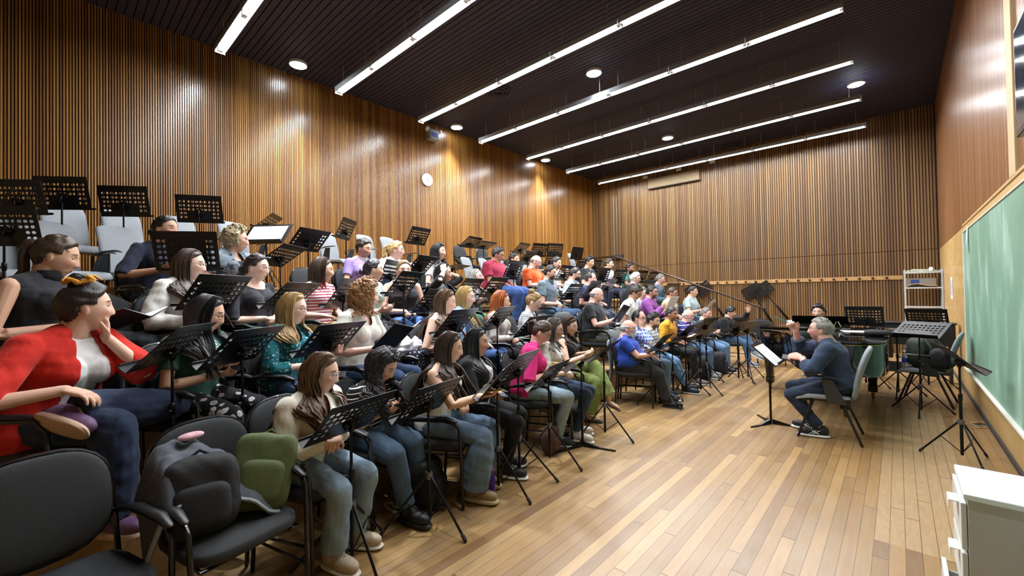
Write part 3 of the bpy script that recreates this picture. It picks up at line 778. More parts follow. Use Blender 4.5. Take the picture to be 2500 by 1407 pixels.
# ------------------------------------------------------------------ people: assembly
def blob_ring(c, ex, ey, hx_f, hx_b, hy, n=20, p=.85):
    """one torso section: centre c, forward axis ex, left axis ey, depth front/back, half width"""
    out = []
    for k in range(n):
        a = 2*PI*k/n; ca, sa = math.cos(a), math.sin(a)
        fx = math.copysign(abs(ca)**p, ca)*(hx_f if ca > 0 else hx_b); fy = math.copysign(abs(sa)**p, sa)*hy
        out.append(c+ex*fx+ey*fy)
    return out
def shoe_mesh(b_up, b_sole, A, yaw, kind, s, pitch=0., rl=0.):
    """A ankle joint position; toe along yaw; pitch toe-down positive"""
    R = rotm(yaw, pitch, rl); L = .26*s
    T = lambda p: R @ (np.array(p)*s)+A
    zb = -.082
    if kind == 'sandal':
        b_sole.ell(T((.055, 0, zb+.012)), np.array([.135, .043, .014])*s, R, 20, 8, .8)
        b_up.tube([T((.10, -.042, zb+.02)), T((.10, 0, zb+.055)), T((.10, .042, zb+.02))], .007*s, 6); b_up.tube([T((-.03, -.035, zb+.03)), T((-.035, 0, zb+.10)), T((-.03, .035, zb+.03))], .005*s, 6)
        return
    th = {'boot': .02, 'chunky': .022, 'sneaker': .014, 'loafer': .009}[kind]
    b_sole.ell(T((.058, 0, zb+th)), np.array([.142, .050, th])*s, R, 24, 8, .7)
    b_up.ell(T((.085, 0, zb+.035+th)), np.array([.105, .043, .040])*s, R, 20, 12, .85)
    b_up.ell(T((-.005, 0, zb+.05+th)), np.array([.068, .038, .055])*s, R, 20, 12, .85)
    b_up.ell(T((.035, 0, zb+.065+th)), np.array([.06, .034, .035])*s, rotm(yaw, pitch+.45, rl), 16, 10, .9)
    if kind == 'boot': b_up.tube([T((-.012, 0, zb+.07)), T((-.012, 0, .10))], [.046*s, .050*s], 14, False)
HAIR_CAPS = {}
def make_hair(st, HR, HC, hs, zsh, torso_at, seed, near):
    """returns MB of the hair in person space. HR head rotation, HC head centre, hs head scale"""
    r = np.random.RandomState(seed); b = MB(); kind = st['kind']
    d, fs = HG if near else HG2
    P0 = head_surface(d, False); x, y, z = P0.T
    zf = st.get('front', .083)-9.*y*y; zf = zf+st.get('recede', 0)*sstep(.012, .04, np.abs(y))
    h = sstep(-.006, .010, z-zf)
    xs = st.get('xs', .034); zn = st.get('nape', -.075)
    ear = st.get('ear', .0)          # hair covers the ear (1) or not (0)
    ear_z = zn+((.014 if not ear else -.06)-zn)*sstep(-.048, -.012, x)
    side = sstep(-.004, .010, (xs-x))*sstep(-.004, .012, z-ear_z)
    side = side*(z < .08)+(z >= .08)*0
    if kind == 'bald': h = 0*h; side = side*(z < .045)*sstep(.0, .02, .045-z); side = side*(x < .02)
    elif kind == 'receding': h = h*sstep(.0, .03, .035-x)
    H = np.clip(np.maximum(h, side), 0, 1)
    t = st.get('thick', .012)
    nz = wrinkle(P0, 1., seed, wl=(.03, .06), k=6)
    am = st.get('rough', .12)
    off = t*H*(1+am*2.2*nz)-.010*(1-H)
    topb = st.get('top', 0.)*sstep(.03, .10, z)*H
    dirs = P0/np.linalg.norm(P0, axis=1, keepdims=True)
    Q = P0+dirs*(off+topb)[:, None]
    toW = lambda p: (np.asarray(p)*hs) @ HR.T+HC
    b.add(toW(Q), fs)
    R2 = lambda az, el, inf: np.array([math.cos(el)*math.cos(az)*.098*inf-.006, math.cos(el)*math.sin(az)*.078*inf, math.sin(el)*.118*inf])
    dn = np.array([0, 0, -1.])
    def lock(pts, rad, flat=.55, n=6, up=None): b.tube(pts, rad, n, flat=flat, up=up)
    def pushout(p, k=1.10):
        c, fx, bx, hy = torso_at(p[2])
        if c is None: return p
        q = p[:2]-c; yl = .115
        if p[2] < zsh-.03 and abs(q[1]) > yl: q = np.array([q[0]+(.03 if q[0] > 0 else -.03), yl*(1 if q[1] > 0 else -1)])
        dx = fx if q[0] > 0 else bx
        m = math.sqrt((q[0]/(dx*k))**2+(q[1]/(hy*k))**2)
        if m < 1 and p[2] < zsh: q = q/max(m, .35)
        if p[2] < zsh: return np.array([c[0]+q[0], c[1]+q[1], p[2]])
        return p
    if kind in ('long', 'wavy', 'curlylong', 'bob', 'curlybob'):
        N = st.get('n', 190 if near == 2 else 90 if near else 40); end = st.get('end', .40)     # end: length below the head centre
        amp = {'long': .003, 'wavy': .010, 'curlylong': .016, 'bob': .002, 'curlybob': .014}[kind]
        freq = {'long': 9, 'wavy': 34, 'curlylong': 75, 'bob': 8, 'curlybob': 85}[kind]
        azmin = math.radians(st.get('azmin', 62))
        for k in range(N):
            sgn = 1 if k % 2 else -1; f = (k//2+.5)/(N/2)
            az = sgn*(azmin+(PI-azmin)*f**.9+r.uniform(-.06, .06)); inf = 1.10+r.uniform(-.03, .045)+st.get('puff', 0)
            px0 = (.055-.13*f); pts = []; top = toW((px0, sgn*.006, math.sqrt(max(.0, 1-(px0/.1)**2))*.118+.006))
            pts.append(top)
            for el in (62, 38, 14, -8):
                q = R2(az, math.radians(el), inf); blend = .5 if el > 50 else .2 if el > 30 else 0
                q = q*(1-blend)+blend*np.array([px0, q[1], q[2]]); pts.append(toW(q))
            p = pts[-1].copy(); L = end*r.uniform(.88, 1.05); z1 = HC[2]-L
            if kind in ('bob', 'curlybob'): z1 = HC[2]-end*r.uniform(.9, 1.08)
            steps = max(3, int((p[2]-z1)/.035)); front = math.cos(az) > -.25
            v = (p-HC)*np.array([1, 1, 0])
            for q in range(steps):
                p = p+dn*((p[2]-z1)/(steps-q))
                if kind == 'bob': p = p-unit(v)*.006*(q-steps*.4)/steps
                elif p[2] > zsh: p = p-unit(v)*.002
                else: p = p+np.array([.004 if front else -.004, 0, 0])
                pp = pushout(p, 1.12+.03*r.rand())
                p = p*.3+pp*.7 if p[2] < zsh else p
                pts.append(p.copy())
            ph = r.uniform(0, 6.28); rad = r.uniform(.0075, .0125)*st.get('lockr', 1.)*(1 if near == 2 else 1.45)
            u = unit(np.cross(v, dn)); vv = unit(v)
            out = []; rr = []; n_ = len(pts)
            # subdivide for the curls
            dense = []
            sub = 3 if (amp > .008 and near == 2) else 2 if amp > .008 else 1
            for i in range(n_-1):
                for q in range(sub): dense.append(pts[i]+(pts[i+1]-pts[i])*q/sub)
            dense.append(pts[-1]); n_ = len(dense)
            for i, p in enumerate(dense):
                tt = i/(n_-1); s_ = (HC[2]-p[2]); w_ = amp*min(1, tt*2.2)
                out.append(p+u*math.sin(s_*freq*1.+ph)*w_+vv*math.cos(s_*freq+ph)*w_*.8+dn*0)
                rr.append(rad*(.55+.6*math.sin(min(1, tt*1.7)*PI/2))*(1-.72*max(0, tt-.55)/.45)*hs)
            lock(out, rr, .42 if amp < .012 else .7, 6, vv)
    if kind in ('curly', 'shortcurly', 'curlybob', 'curlylong'):
        sel = np.where(H > .5)[0]; cnt = st.get('curls', 230 if near == 2 else 130 if near else 60)
        for k in range(cnt):
            i = sel[r.randint(len(sel))]; q = Q[i]+dirs[i]*r.uniform(-.006, .006); rd = r.uniform(.007, .012)*st.get('curlr', 1.)
            Rr = rotm(r.uniform(0, 6), r.uniform(0, 3)); a0 = r.uniform(0, 6)
            b.tube([toW(q+Rr@np.array([math.cos(a0+a)*rd, math.sin(a0+a)*rd, (a-2.5)*.0016])) for a in np.linspace(0, 5.2, 8)], [x*hs*st.get('curlr', 1.) for x in (.002, .0042, .0048, .005, .005, .0048, .0042, .002)], 5)
    if kind in ('short', 'receding'):
        sel = np.where((H > .6) & (z > .0))[0]; cnt = st.get('tufts', 260 if near == 2 else 170 if near else 30)
        for k in range(cnt):
            i = sel[r.randint(len(sel))]; q = Q[i]; tang = np.array([.5+r.uniform(-.5, .5), (1 if q[1] > 0 else -1)*r.uniform(0, .5), -.25]); tang = unit(tang-dirs[i]*(tang@dirs[i]))
            L = r.uniform(.018, .032)*st.get('tuft', 1.); b.tube([toW(q-tang*L*.5-dirs[i]*.003), toW(q+dirs[i]*.0012), toW(q+tang*L*.6+dirs[i]*.0005)], [.0028*hs, .0036*hs, .0014*hs], 4, False)
    if kind in ('bun', 'pony', 'lowbun'):
        # strands combed back over the cap
        for k in range(46 if near else 20):
            az = math.radians(50+r.uniform(0, 90))*(1 if k % 2 else -1); pts = [toW(R2(az*.9, math.radians(r.uniform(15, 60)), 1.10))]
            tgt = np.array({'bun': (-.09, 0, .085), 'pony': (-.112, 0, .045), 'lowbun': (-.105, 0, -.02)}[kind])
            a0 = R2(az*.9, math.radians(r.uniform(15, 60)), 1.10)
            for q in (.33, .66, 1.):
                m_ = a0*(1-q)+tgt*q; m_ = m_/np.linalg.norm(m_/np.array([.098, .078, .118]))*1.12; pts.append(toW(m_))
            lock(pts, [.003*hs, .0065*hs, .0065*hs, .004*hs], .45, 5, HR@(a0/np.linalg.norm(a0)))
        if kind == 'bun':
            c = st.get('bunc', (-.095, 0, .115)); R_ = st.get('bunr', .042)
            b.ell(toW(c), np.array([R_, R_, R_*.85])*hs, None, 16, 12)
            for k in range(34):
                Rr = rotm(r.uniform(0, 6), r.uniform(-.9, .9), r.uniform(-.9, .9)); a = r.uniform(0, 6.28)
                lock([toW(np.array(c)+(Rr@np.array([math.cos(a+q*.45), math.sin(a+q*.45), 0]))*R_*np.array([1.04, 1.04, .9])) for q in range(6)], [x*hs for x in (.002, .006, .0075, .0075, .006, .002)], .8, 5)
        if kind == 'pony':
            L = st.get('end', .28); p0 = toW((-.115, 0, .05)); back = HR @ np.array([-1, 0, 0])
            for k in range(30 if near else 14):
                o_ = r.normal(size=3)*.010; p = p0+o_; pts = [toW((-.09, 0, .055)), p]
                for q in range(6):
                    p = p+dn*L/6+back*(.030 if q == 0 else .012 if q == 1 else 0)+r.normal(size=3)*.003*(3 if st.get('curly') else 1); p = pushout(p, 1.15); pts.append(p.copy())
                lock(pts, [.008, .012, .013, .013, .012, .010, .007, .004], .8, 6)
        if kind == 'lowbun': b.ell(toW((-.115, 0, -.025)), np.array([.032, .036, .036])*hs, None, 14, 10)
    return b

PEOPLE = []
def person(sp):
    s = sp.get('s', 1.04); near = sp.get('near', 2); seed = sp['seed']; r = np.random.RandomState(seed)
    vox = {2: .0058, 1: .0085, 0: .0115}[near]
    fem = sp.get('fem', 1); wd = sp.get('w', 1.0)*1.04*s*(1.0 if fem else 1.08)
    HCw = atX(sp['px'], sp['py'], sp['X']) if 'X' in sp else atY(sp['px'], sp['py'], sp['Y'])
    pz = sp['pz']; phb = sp['body']
    lean = math.radians(sp.get('lean', 4))
    # head facing measured from the sight line: 0 = profile to the right, 90 = toward the camera
    los = math.atan2(HCw[1], HCw[0]); prof = los-PI/2
    phh = prof-math.radians(sp.get('hv', 15)) if 'hw' not in sp else math.radians(sp['hw'])
    phb = math.radians(phb) if phb is not None else prof-math.radians(sp.get('bv', 40))
    zh = (.575 if 'seat' not in sp else sp['seat']+.12)
    hz = HCw[2]-pz
    Ls = (hz-zh-.128*s)/math.cos(lean); Ls = max(.34, Ls)
    sm = min(1.12, max(.9, Ls/.47))                      # limb scale follows the trunk
    hip = np.array([0, 0, zh]); C7 = hip+np.array([Ls*math.sin(lean), 0, Ls*math.cos(lean)])
    hp = math.radians(sp.get('pitch', 4)); dyaw = phh-phb; roll = math.radians(sp.get('roll', 0))
    HR = rotm(dyaw, hp, roll); hs = s*sp.get('hs', 1.03)
    nod = .055+.035*math.sin(hp)+.02*math.sin(lean)
    HC = np.array([C7[0]+nod*math.cos(dyaw*.6), nod*math.sin(dyaw*.6), hz])
    cb_, sb_ = math.cos(phb), math.sin(phb)
    rx = HCw[0]-(cb_*HC[0]-sb_*HC[1]); ry = HCw[1]-(sb_*HC[0]+cb_*HC[1])
    root = thing('person', sp['label'], 'person', (rx, ry, pz), phb, sp.get('group', 'singers of the choir'))
    sp['root'] = root; sp['hip_world'] = (rx, ry)
    ax = unit(C7-hip); ex = unit(np.cross(np.array([0, 1., 0]), ax)); ey = np.array([0, 1., 0])
    bel = sp.get('belly', 0.)
    #        t     front  back   half-width
    prof_f = [(-.20, .10, .10, .13), (-.10, .135, .125, .180), (.02, .125, .125, .185), (.22, .105, .095, .155), (.42, .098, .085, .138), (.60, .115, .095, .150), (.76, .115, .10, .158), (.88, .085, .085, .150), (.96, .058, .07, .105), (1.03, .045, .05, .055)]
    prof_m = [(-.20, .10, .10, .13), (-.10, .130, .120, .170), (.02, .120, .120, .172), (.22, .112, .100, .162), (.42, .112, .095, .162), (.60, .122, .108, .175), (.76, .120, .115, .185), (.88, .090, .095, .175), (.96, .060, .075, .120), (1.03, .050, .055, .062)]
    PR = prof_f if fem else prof_m
    def section(t):
        t0 = [p[0] for p in PR]; v = [np.interp(t, t0, [p[i] for p in PR]) for i in (1, 2, 3)]
        bl = bel*math.exp(-((t-.22)/.25)**2); return v[0]*wd+bl, v[1]*wd+bl*.25, v[2]*wd+bl*.55
    def torso_loft(b, t0, t1, gr, n=11):
        rings = []
        for t in np.linspace(t0, t1, n):
            f, k, hy = section(t); c = hip+(C7-hip)*t
            curve = -.018*math.sin(max(0, min(1, t))*PI)*ax[2]; c = c+ex*curve*-1*-.4
            rings.append(blob_ring(c, ex, ey, f+gr, k+gr, hy+gr))
        b.rings(rings)
    def torso_at(z):
        t = (z-hip[2])/(C7[2]-hip[2])
        if t > 1.0 or t < -.2: return None, 0, 0, 0
        f, k, hy = section(t); c = hip+(C7-hip)*t; ex_ = .035 if t > .8 else .02
        if .45 < t < .95: hy = max(hy, shw+.02); f = f+(.03 if fem else .0)
        return c[:2], f+ex_, k+ex_, hy+ex_
    shw = (.165 if fem else .195)*wd*.98; tS = .88
    SHL = [hip+(C7-hip)*tS+ey*sg*shw+ex*.005 for sg in (1, -1)]   # 0 left, 1 right
    l1, l2 = .275*s*sm, .245*s*sm
    armr = sp.get('armr', 1.0)*(.92 if fem else 1.05)*s
    # ---- arm poses: wrist, hand direction, palm normal, curl, elbow hint
    T = zh+.105*s      # top of the thighs
    A = sp.get('arms', 'lap')
    kx = .40*s
    def pose(nm, sg):
        y = sg
        if nm == 'lap': return ((.235, y*.055, T+.035), (.45, -y*.85, -.12), (-.2, -y*.1, -1), .55, (-.5, y*.9, -.4))
        if nm == 'knee': return ((.31, y*.125, T+.035), (.92, -y*.12, -.38), (-.3, 0, -1), .22, (-.6, y*.8, -.1))
        if nm == 'thigh': return ((.20, y*.13, T+.035), (.93, -y*.25, -.15), (0, 0, -1), .18, (-.7, y*.8, -.1))
        if nm == 'phone': return ((.235, y*.07, T+.055), (.80, -y*.45, .12), (.0, -y*.55, .8), .7, (-.4, y*.9, -.6))
        if nm == 'hold': return ((.31, y*.15, T+.13), (.85, -y*.30, .22), (.2, -y*.7, .6), .7, (-.3, y*.9, -.8))
        if nm == 'chest': return ((.30, y*.10, T+.27), (.55, -y*.55, .55), (.2, -y*.7, .5), .7, (-.2, y*.9, -.9))
        if nm == 'chin':
            q = HC+HR@np.array([.085, y*.015, -.165]); return (tuple(q), tuple(HR@np.array([-.05, -y*.15, 1.])), tuple(HR@np.array([-1, -y*.2, .0])), .45, (.3, y*.7, -1))
        if nm == 'cheek':
            q = HC+HR@np.array([.08, y*.065, -.135]); return (tuple(q), tuple(HR@np.array([-.12, -y*.12, 1.])), tuple(HR@np.array([-.7, -y*.8, .0])), .18, (.3, y*.7, -1))
        if nm == 'hair':
            q = HC+HR@np.array([.02, y*.155, .02]); return (tuple(q), tuple(HR@np.array([-.25, -y*.45, .85])), tuple(HR@np.array([0, -y, -.3])), .5, (.4, y*1., -.35))
        if nm == 'raise': return ((.40, y*.13, T+.46), (.25, -y*.1, 1), (.3, -y*.9, 0), .35, (.1, y*.8, -1))
        if nm == 'side': return ((.10, y*.29, T-.02), (.75, -y*.1, -.5), (0, -y, -.3), .35, (-.8, y*.7, -.2))
        if nm == 'armrest': return ((.20, y*.25, T+.03), (.9, -y*.2, -.25), (0, 0, -1), .3, (-.8, y*.6, -.4))
    arms = A if isinstance(A, (list, tuple)) else (A, A)
    skin = MB(); top = MB(); EL = []; WR = []; HD = []
    for i, sg in enumerate((1, -1)):
        a = arms[i]
        P_ = pose(a, sg) if isinstance(a, str) else a
        W = np.array(P_[0], float)
        E_, W = ik(SHL[i], W, l1, l2, P_[4]); EL.append(E_); WR.append(W); HD.append((np.array(P_[1], float), np.array(P_[2], float), P_[3]))
    # ---- skin body: trunk, neck, head, arms, hands, feet all in one surface
    torso_loft(skin, -.16, 1.0, -.012, 12)
    neck_top = HC+HR@(np.array([-.022, 0, -.055])*hs)
    nr = (.050 if fem else .062)*s*min(1.15, wd)
    skin.tube([C7-ax*.04, C7+ax*.02+ex*.008, neck_top], [nr*1.3, nr*1.04, nr*1.02], 16)
    for sg in (1, -1): skin.tube([C7+ax*.012+ey*sg*.02, SHL[0 if sg == 1 else 1]-ey*sg*.03+ax*.012], [nr*.85, .042*s], 10)
    d, fs = HG; skin.add(head_surface(d, True, fem)*hs @ HR.T+HC, fs)
    for sg in (1, -1):
        skin.ell(HC+HR@(np.array([-.010, sg*.0765, -.008])*hs), np.array([.017, .0075, .031])*hs, HR@rotm(sg*.35, -.18), 12, 10)
    for i, sg in enumerate((1, -1)):
        S_, E_, W = SHL[i], EL[i], WR[i]
        skin.ell(S_, np.array([.049, .050, .052])*armr, None, 14, 10)
        skin.tube([S_, S_+(E_-S_)*.35, E_, E_+(W-E_)*.25, W], [.050*armr, .045*armr, .037*armr, .039*armr, .0265*armr], 12)
        hd, hn, cu = HD[i]; dd = unit(hd); nn_ = unit(hn-dd*(hn@dd)); lat = np.cross(dd, nn_)
        # thumb on the inner/upper side
        want = np.array([.3, -sg, .5]) if abs(nn_[2]) < .8 or nn_[2] > 0 else np.array([.2, -sg*1., 0])
        side = 1 if lat@want > 0 else -1
        if isinstance(arms[i], str) and arms[i] == 'phone': side = 1 if lat@np.array([0, sg, .6]) > 0 else -1
        hand(skin, W, hd, hn, side, cu, .98*s*(1 if fem else 1.08))
    # ---- legs
    legs = sp.get('legs', 'down'); th_, sh_ = .43*s*sm, .42*s*sm
    K = []; AN = []; toe = []
    fz = .088
    for i, sg in enumerate((1, -1)):
        hj = np.array([.02, sg*.088*wd, zh-.005]); rl = 0.; fx = sp.get('feet', .44)+(.03 if i else -.01)*sp.get('stag', 1)
        an = np.array([fx, sg*sp.get('fy', .11), fz]); tw = sg*.15; pit = 0.; hint = (1, sg*.12, 1.)
        if legs == 'cross' and i == sp.get('over', 1):      # one leg over the other knee
            an = np.array([.60, -sg*.10, .30]); hint = (.3, -sg*.1, 1); pit = .45; tw = -sg*.1
        if legs == 'ankle4' and i == sp.get('over', 1):     # ankle resting on the other knee
            an = np.array([.34, -sg*.20, zh+.10]); hint = (.9, sg*1., -.1); pit = .25; tw = -sg*.1; rl = -sg*1.15
        if isinstance(legs, dict) and i in legs: an = np.array(legs[i][0], float); hint = legs[i][1]; pit = legs[i][2]; tw = legs[i][3]
        kn, an = ik(hj, an, th_, sh_, hint); K.append(kn); AN.append(an); toe.append((tw, pit, rl))
        skin.tube([hj, kn], [.06*s, .045*s], 8); skin.tube([kn, an+(kn-an)*.5, an], [.043*s, .040*s, .030*s], 10)
        skin.ell(an+rotm(tw, pit, rl)@np.array([.055, 0, -.045])*s, np.array([.105, .034, .026])*s, rotm(tw, pit, rl), 14, 8)
    me = remesh(skin, vox, 1 if near == 2 else 1, 'body', .35)
    v = verts(me); hl = ((v-HC) @ HR)/hs
    at = me.attributes.new('hl', 'FLOAT_VECTOR', 'POINT'); at.data.foreach_set('vector', hl.ravel())
    hc = sp['hair'].get('c', '#2a1c14')
    body = mkobj('body', me, skin_mat(sp.get('tone', 'light'), sp.get('brow', hc if sp['hair']['kind'] != 'none' else '#5a4a40'), sp.get('lips', '#a9584c' if fem else '#a56a58'), sp.get('beard')), root)
    # ---- eyes, set in the sockets
    down = sp.get('lids', False)
    em = cached('eyeball', lambda: tomesh(MB().ell((0, 0, 0), (1, 1, 1), None, 16, 12), None))
    for sg in (1, -1):
        key = ('eye', sp.get('tone', 'light'), down)
        me2 = cached(key, lambda: em.copy())
        if not me2.materials: me2.materials.append(eye_mat(sp.get('tone', 'light'), down))
        o = ob('eye', me2, body); o.matrix_local = Matrix.Translation(Vector((HC+HR@(np.array([.0672, sg*.031, .0125])*hs)))) @ Matrix(HR.tolist()).to_4x4() @ Matrix.Rotation(sg*.12, 4, 'Z') @ Matrix.Scale(.0118*hs, 4)
    # ---- clothes
    tsp = sp['top']; cm = cloth_mat(tsp['mat']); ease = tsp.get('ease', .010); sl = tsp.get('sleeve', 'short')
    def garment(grow, sleeve, cut=None, hemt=-.06, flare=0., amp=.004, bust=True, neckhi=.985, sleeve_w=1., vx=None):
        b = MB(); rings = []
        for t in np.linspace(hemt, neckhi, 13):
            f, k, hy = section(t); c = hip+(C7-hip)*t; gl = grow+flare*max(0, (.5-t))*.5
            rings.append(blob_ring(c, ex, ey, f+gl, k+gl, hy+gl))
        b.rings(rings)
        if fem and bust:
            bz = hip+(C7-hip)*.66
            for sg in (1, -1): b.ell(bz+ex*(.088*wd+grow*.3)+ey*sg*.068*wd, np.array([.068, .068, .072])*wd*sp.get('bust', 1.), None, 14, 10)
        for i, sg in enumerate((1, -1)):
            S_, E_, W = SHL[i], EL[i], WR[i]
            b.tube([C7+ax*-.004+ey*sg*.03, S_-ey*sg*.035+ax*.008], [nr*.80+grow*.6, .046*s+grow*.8], 10)
            if sleeve == 'none': continue
            b.ell(S_, np.array([.052, .054, .056])*armr+grow, None, 14, 10)
            fr = {'cap': .38, 'short': .62, 'elbow': 1.0, 'three': 1.55, 'long': 1.93}[sleeve]
            pts = [S_]; rr = [.051*armr+grow]; wv = tsp.get('cuff', .008)*sleeve_w
            n_ = 7
            for q in range(1, n_+1):
                u_ = fr*q/n_; p = S_+(E_-S_)*min(u_, 1) if u_ <= 1 else E_+(W-E_)*(u_-1)
                base = np.interp(u_, [0, .35, 1, 1.25, 2], [.051, .047, .042, .041, .030])*armr
                pts.append(p); rr.append(base+grow*(.9)+wv*(u_ if sleeve in ('short', 'elbow', 'cap') else .6))
            b.tube(pts, rr, 14, False)
        me = remesh(b, max(.0075, vox*1.15), 3)
        v = verts(me); v = v+0; a_ = amp*(1 if near else .7)
        nn = inflate(me, v, wrinkle(v, a_*.75, seed+3, wl=(.07, .2))); setverts(me, nn)
        return me
    neck = tsp.get('neck', 'crew')
    me = garment(ease, sl, hemt=tsp.get('hem', -.06), flare=tsp.get('flare', 0.), sleeve_w=tsp.get('sw', 1.), neckhi=1.0 if neck in ('high', 'collar') else .985, amp=tsp.get('amp', .005))
    Nf = C7+ex*.062*wd+ax*-.02
    if neck in ('scoop', 'v', 'wide', 'tank'):
        if neck == 'scoop': c0, rad = C7+ex*.085*wd+ax*.0, np.array([.085, .085, .085])
        elif neck == 'v': c0, rad = C7+ex*.10*wd+ax*.015, np.array([.10, .062, .135])
        elif neck == 'wide': c0, rad = C7+ex*.045*wd+ax*.01, np.array([.12, .135, .075])
        else: c0, rad = C7+ex*.09*wd+ax*.02, np.array([.12, .085, .13])
        M_ = np.stack([ex, ey, ax], 1)
        def fn(v): q = ((v-c0)@M_)/rad; return np.linalg.norm(q, axis=1)-1
        def pu(v): q = ((v-c0)@M_)/rad; q = q/np.linalg.norm(q, axis=1, keepdims=True); return (q*rad)@M_.T+c0
        cutmesh(me, fn, pu)
        if neck == 'tank' and sl == 'none':
            wk_ = shw*.74
            cutmesh(me, lambda v: np.where(((v-hip)@ax)/Ls > .70, wk_-np.abs(v[:, 1]), 1.), lambda v: np.stack([v[:, 0], np.sign(v[:, 1])*wk_, v[:, 2]], 1))
    topo = mkobj(tsp.get('name', 'shirt'), me, cm, root)
    if neck in ('collar', 'polo', 'high'):
        b = MB(); ring = []
        hgt = .055 if neck == 'high' else .032
        cen = C7+ex*.012
        nn_ = unit(neck_top-C7)
        rg = []
        for q, (zz, rr_) in enumerate(((-.012, 1.22), (hgt*.5, 1.16), (hgt, 1.14), (hgt+.002, 1.04), (hgt*.4, 1.04))):
            rg.append([cen+nn_*zz+(ex*math.cos(a)+ey*math.sin(a))*nr*rr_*(1.08 if math.cos(a) > 0 else 1) - (ax*.014*max(0, math.cos(a)) if neck != 'high' else 0) for a in [2*PI*k/24 for k in range(24)]])
        b.rings(rg, False)
        if neck != 'high':   # folded wings of the collar
            for sg in (1, -1):
                c0 = cen+ex*nr*1.12+ey*sg*.006-ax*.012
                b.add([c0+ax*.028, c0+ey*sg*.045+ax*.026-ex*.016, c0+ey*sg*.052-ax*.025+ex*.004, c0+ey*sg*.012-ax*.045+ex*.022], [(0, 1, 2, 3)])
        o = b.build('collar', cloth_mat(tsp.get('collar', tsp['mat'])), root, True)
        md = o.modifiers.new('s', 'SOLIDIFY'); md.thickness = .003
    # ---- outer layer worn open
    if 'outer' in sp:
        ou = sp['outer']; me = garment(ease+.014, ou.get('sleeve', 'long'), hemt=ou.get('hem', -.10), flare=ou.get('flare', .05), sleeve_w=ou.get('sw', 1.4), amp=.006)
        op = ou.get('open', .085)
        def w_(v): t = ((v-hip)@ax)/Ls; return op*np.interp(t, [0, .5, .85, 1.0], [1.1, 1., .8, .55])
        fn = lambda v: np.where((v-hip)@ex > 0, np.abs(v[:, 1])-w_(v), 1.)
        def pu(v): v = v.copy(); ww = w_(v); v[:, 1] = np.where(v[:, 1] >= 0, ww, -ww); return v
        cutmesh(me, fn, pu); o = mkobj(ou.get('name', 'cardigan'), me, cloth_mat(ou['mat']), root)
        md = o.modifiers.new('s', 'SOLIDIFY'); md.thickness = .005; md.offset = -1
    # ---- trousers
    bsp = sp['bottom']; b = MB(); wl = bsp.get('leg', .05)
    rings = []
    for t in np.linspace(-.20, .06, 5):
        f, k, hy = section(t); c = hip+(C7-hip)*t; rings.append(blob_ring(c, ex, ey, f+.006, k+.006, hy+.006))
    b.rings(rings)
    tr = bsp.get('thigh', 1.)*wd
    for i, sg in enumerate((1, -1)):
        hj = np.array([.0, sg*.088*wd, zh+.0]); kn, an = K[i], AN[i]
        b.tube([hj, hj+(kn-hj)*.5, kn], [.092*tr, .080*tr, .062*tr+.12*max(0, wl-.055)], 14)
        dirs_ = unit(kn-an); endp = an+dirs_*bsp.get('short', .035)
        k1 = .060*tr+.22*max(0, wl-.055)
        b.tube([kn, kn+(endp-kn)*.3, kn+(endp-kn)*.65, endp], [k1, max(.056*tr, wl*.95), max(.046*tr, wl), wl], 14, False)
    me = remesh(b, max(.0085, vox*1.2), 3); v = verts(me); setverts(me, inflate(me, v, wrinkle(v, .0042, seed+9, wl=(.07, .2))))
    mkobj(bsp.get('name', 'trousers'), me, cloth_mat(bsp['mat']), root)
    # ---- shoes
    ssp = sp.get('shoes', ('sneaker', '#1d1d20', '#e8e8e4'))
    for i in range(2):
        bu, bs = MB(), MB(); shoe_mesh(bu, bs, AN[i], toe[i][0], ssp[0], s, toe[i][1], toe[i][2])
        o = bu.build('shoe', plain('shoe_'+ssp[1][1:], ssp[1], .6, noise=.15, nscale=60), root)
        bs.build('sole', plain('sole_'+ssp[2][1:], ssp[2], .55), o)
        if ssp[0] in ('sneaker', 'boot', 'chunky') and near:
            lb = MB(); Rs = rotm(toe[i][0], toe[i][1], toe[i][2]); tf = lambda q: Rs@(np.array(q)*s)+AN[i]; th0 = {'boot': .02, 'chunky': .022, 'sneaker': .014}[ssp[0]]-.082
            for xx, zz in ((.045, .112), (.060, .104), (.075, .096), (.090, .090)):
                lb.tube([tf((xx, -.027, th0+zz-.012-.014)), tf((xx+.004, 0, th0+zz-.012)), tf((xx, .027, th0+zz-.012-.014))], .0038*s, 5)
            lc = '#d9d9d4' if lin(ssp[1])[0] < .3 and ssp[0] != 'boot' else '#8d8a84' if ssp[0] != 'boot' else '#2e2e30'
            lb.build('laces', plain('laces_'+lc[1:], lc, .8), o)
    # ---- hair
    hsp = sp['hair']
    if hsp['kind'] != 'none':
        hb = make_hair(hsp, HR, HC, hs, C7[2]+.03, torso_at, seed, near)
        hm = hair_mat(hsp['c'], hsp.get('c2')); me = hb.mesh('hair'); mkobj('hair', me, hm, root, angle=80)
    if sp.get('bigbeard'):
        bb = MB(); rr_ = np.random.RandomState(seed)
        for k in range(90):
            az = rr_.uniform(-1.25, 1.25); el = rr_.uniform(-1.25, -.45); q = head_surface(np.array([[math.cos(el)*math.cos(az), math.cos(el)*math.sin(az), math.sin(el)]]), False)[0]
            if q[2] > -.045 - .02*(1-abs(az)/1.3): continue
            L = sp['bigbeard']*rr_.uniform(.6, 1.1)*(1-.35*abs(az)/1.25); o_ = unit(q)*.3+np.array([.15, 0, -1.])
            bb.tube([HC+HR@((q-unit(q)*.004)*hs), HC+HR@((q+unit(o_)*L*.5)*hs), HC+HR@((q+unit(o_)*L)*hs)], [.008*hs, .009*hs, .003*hs], 5)
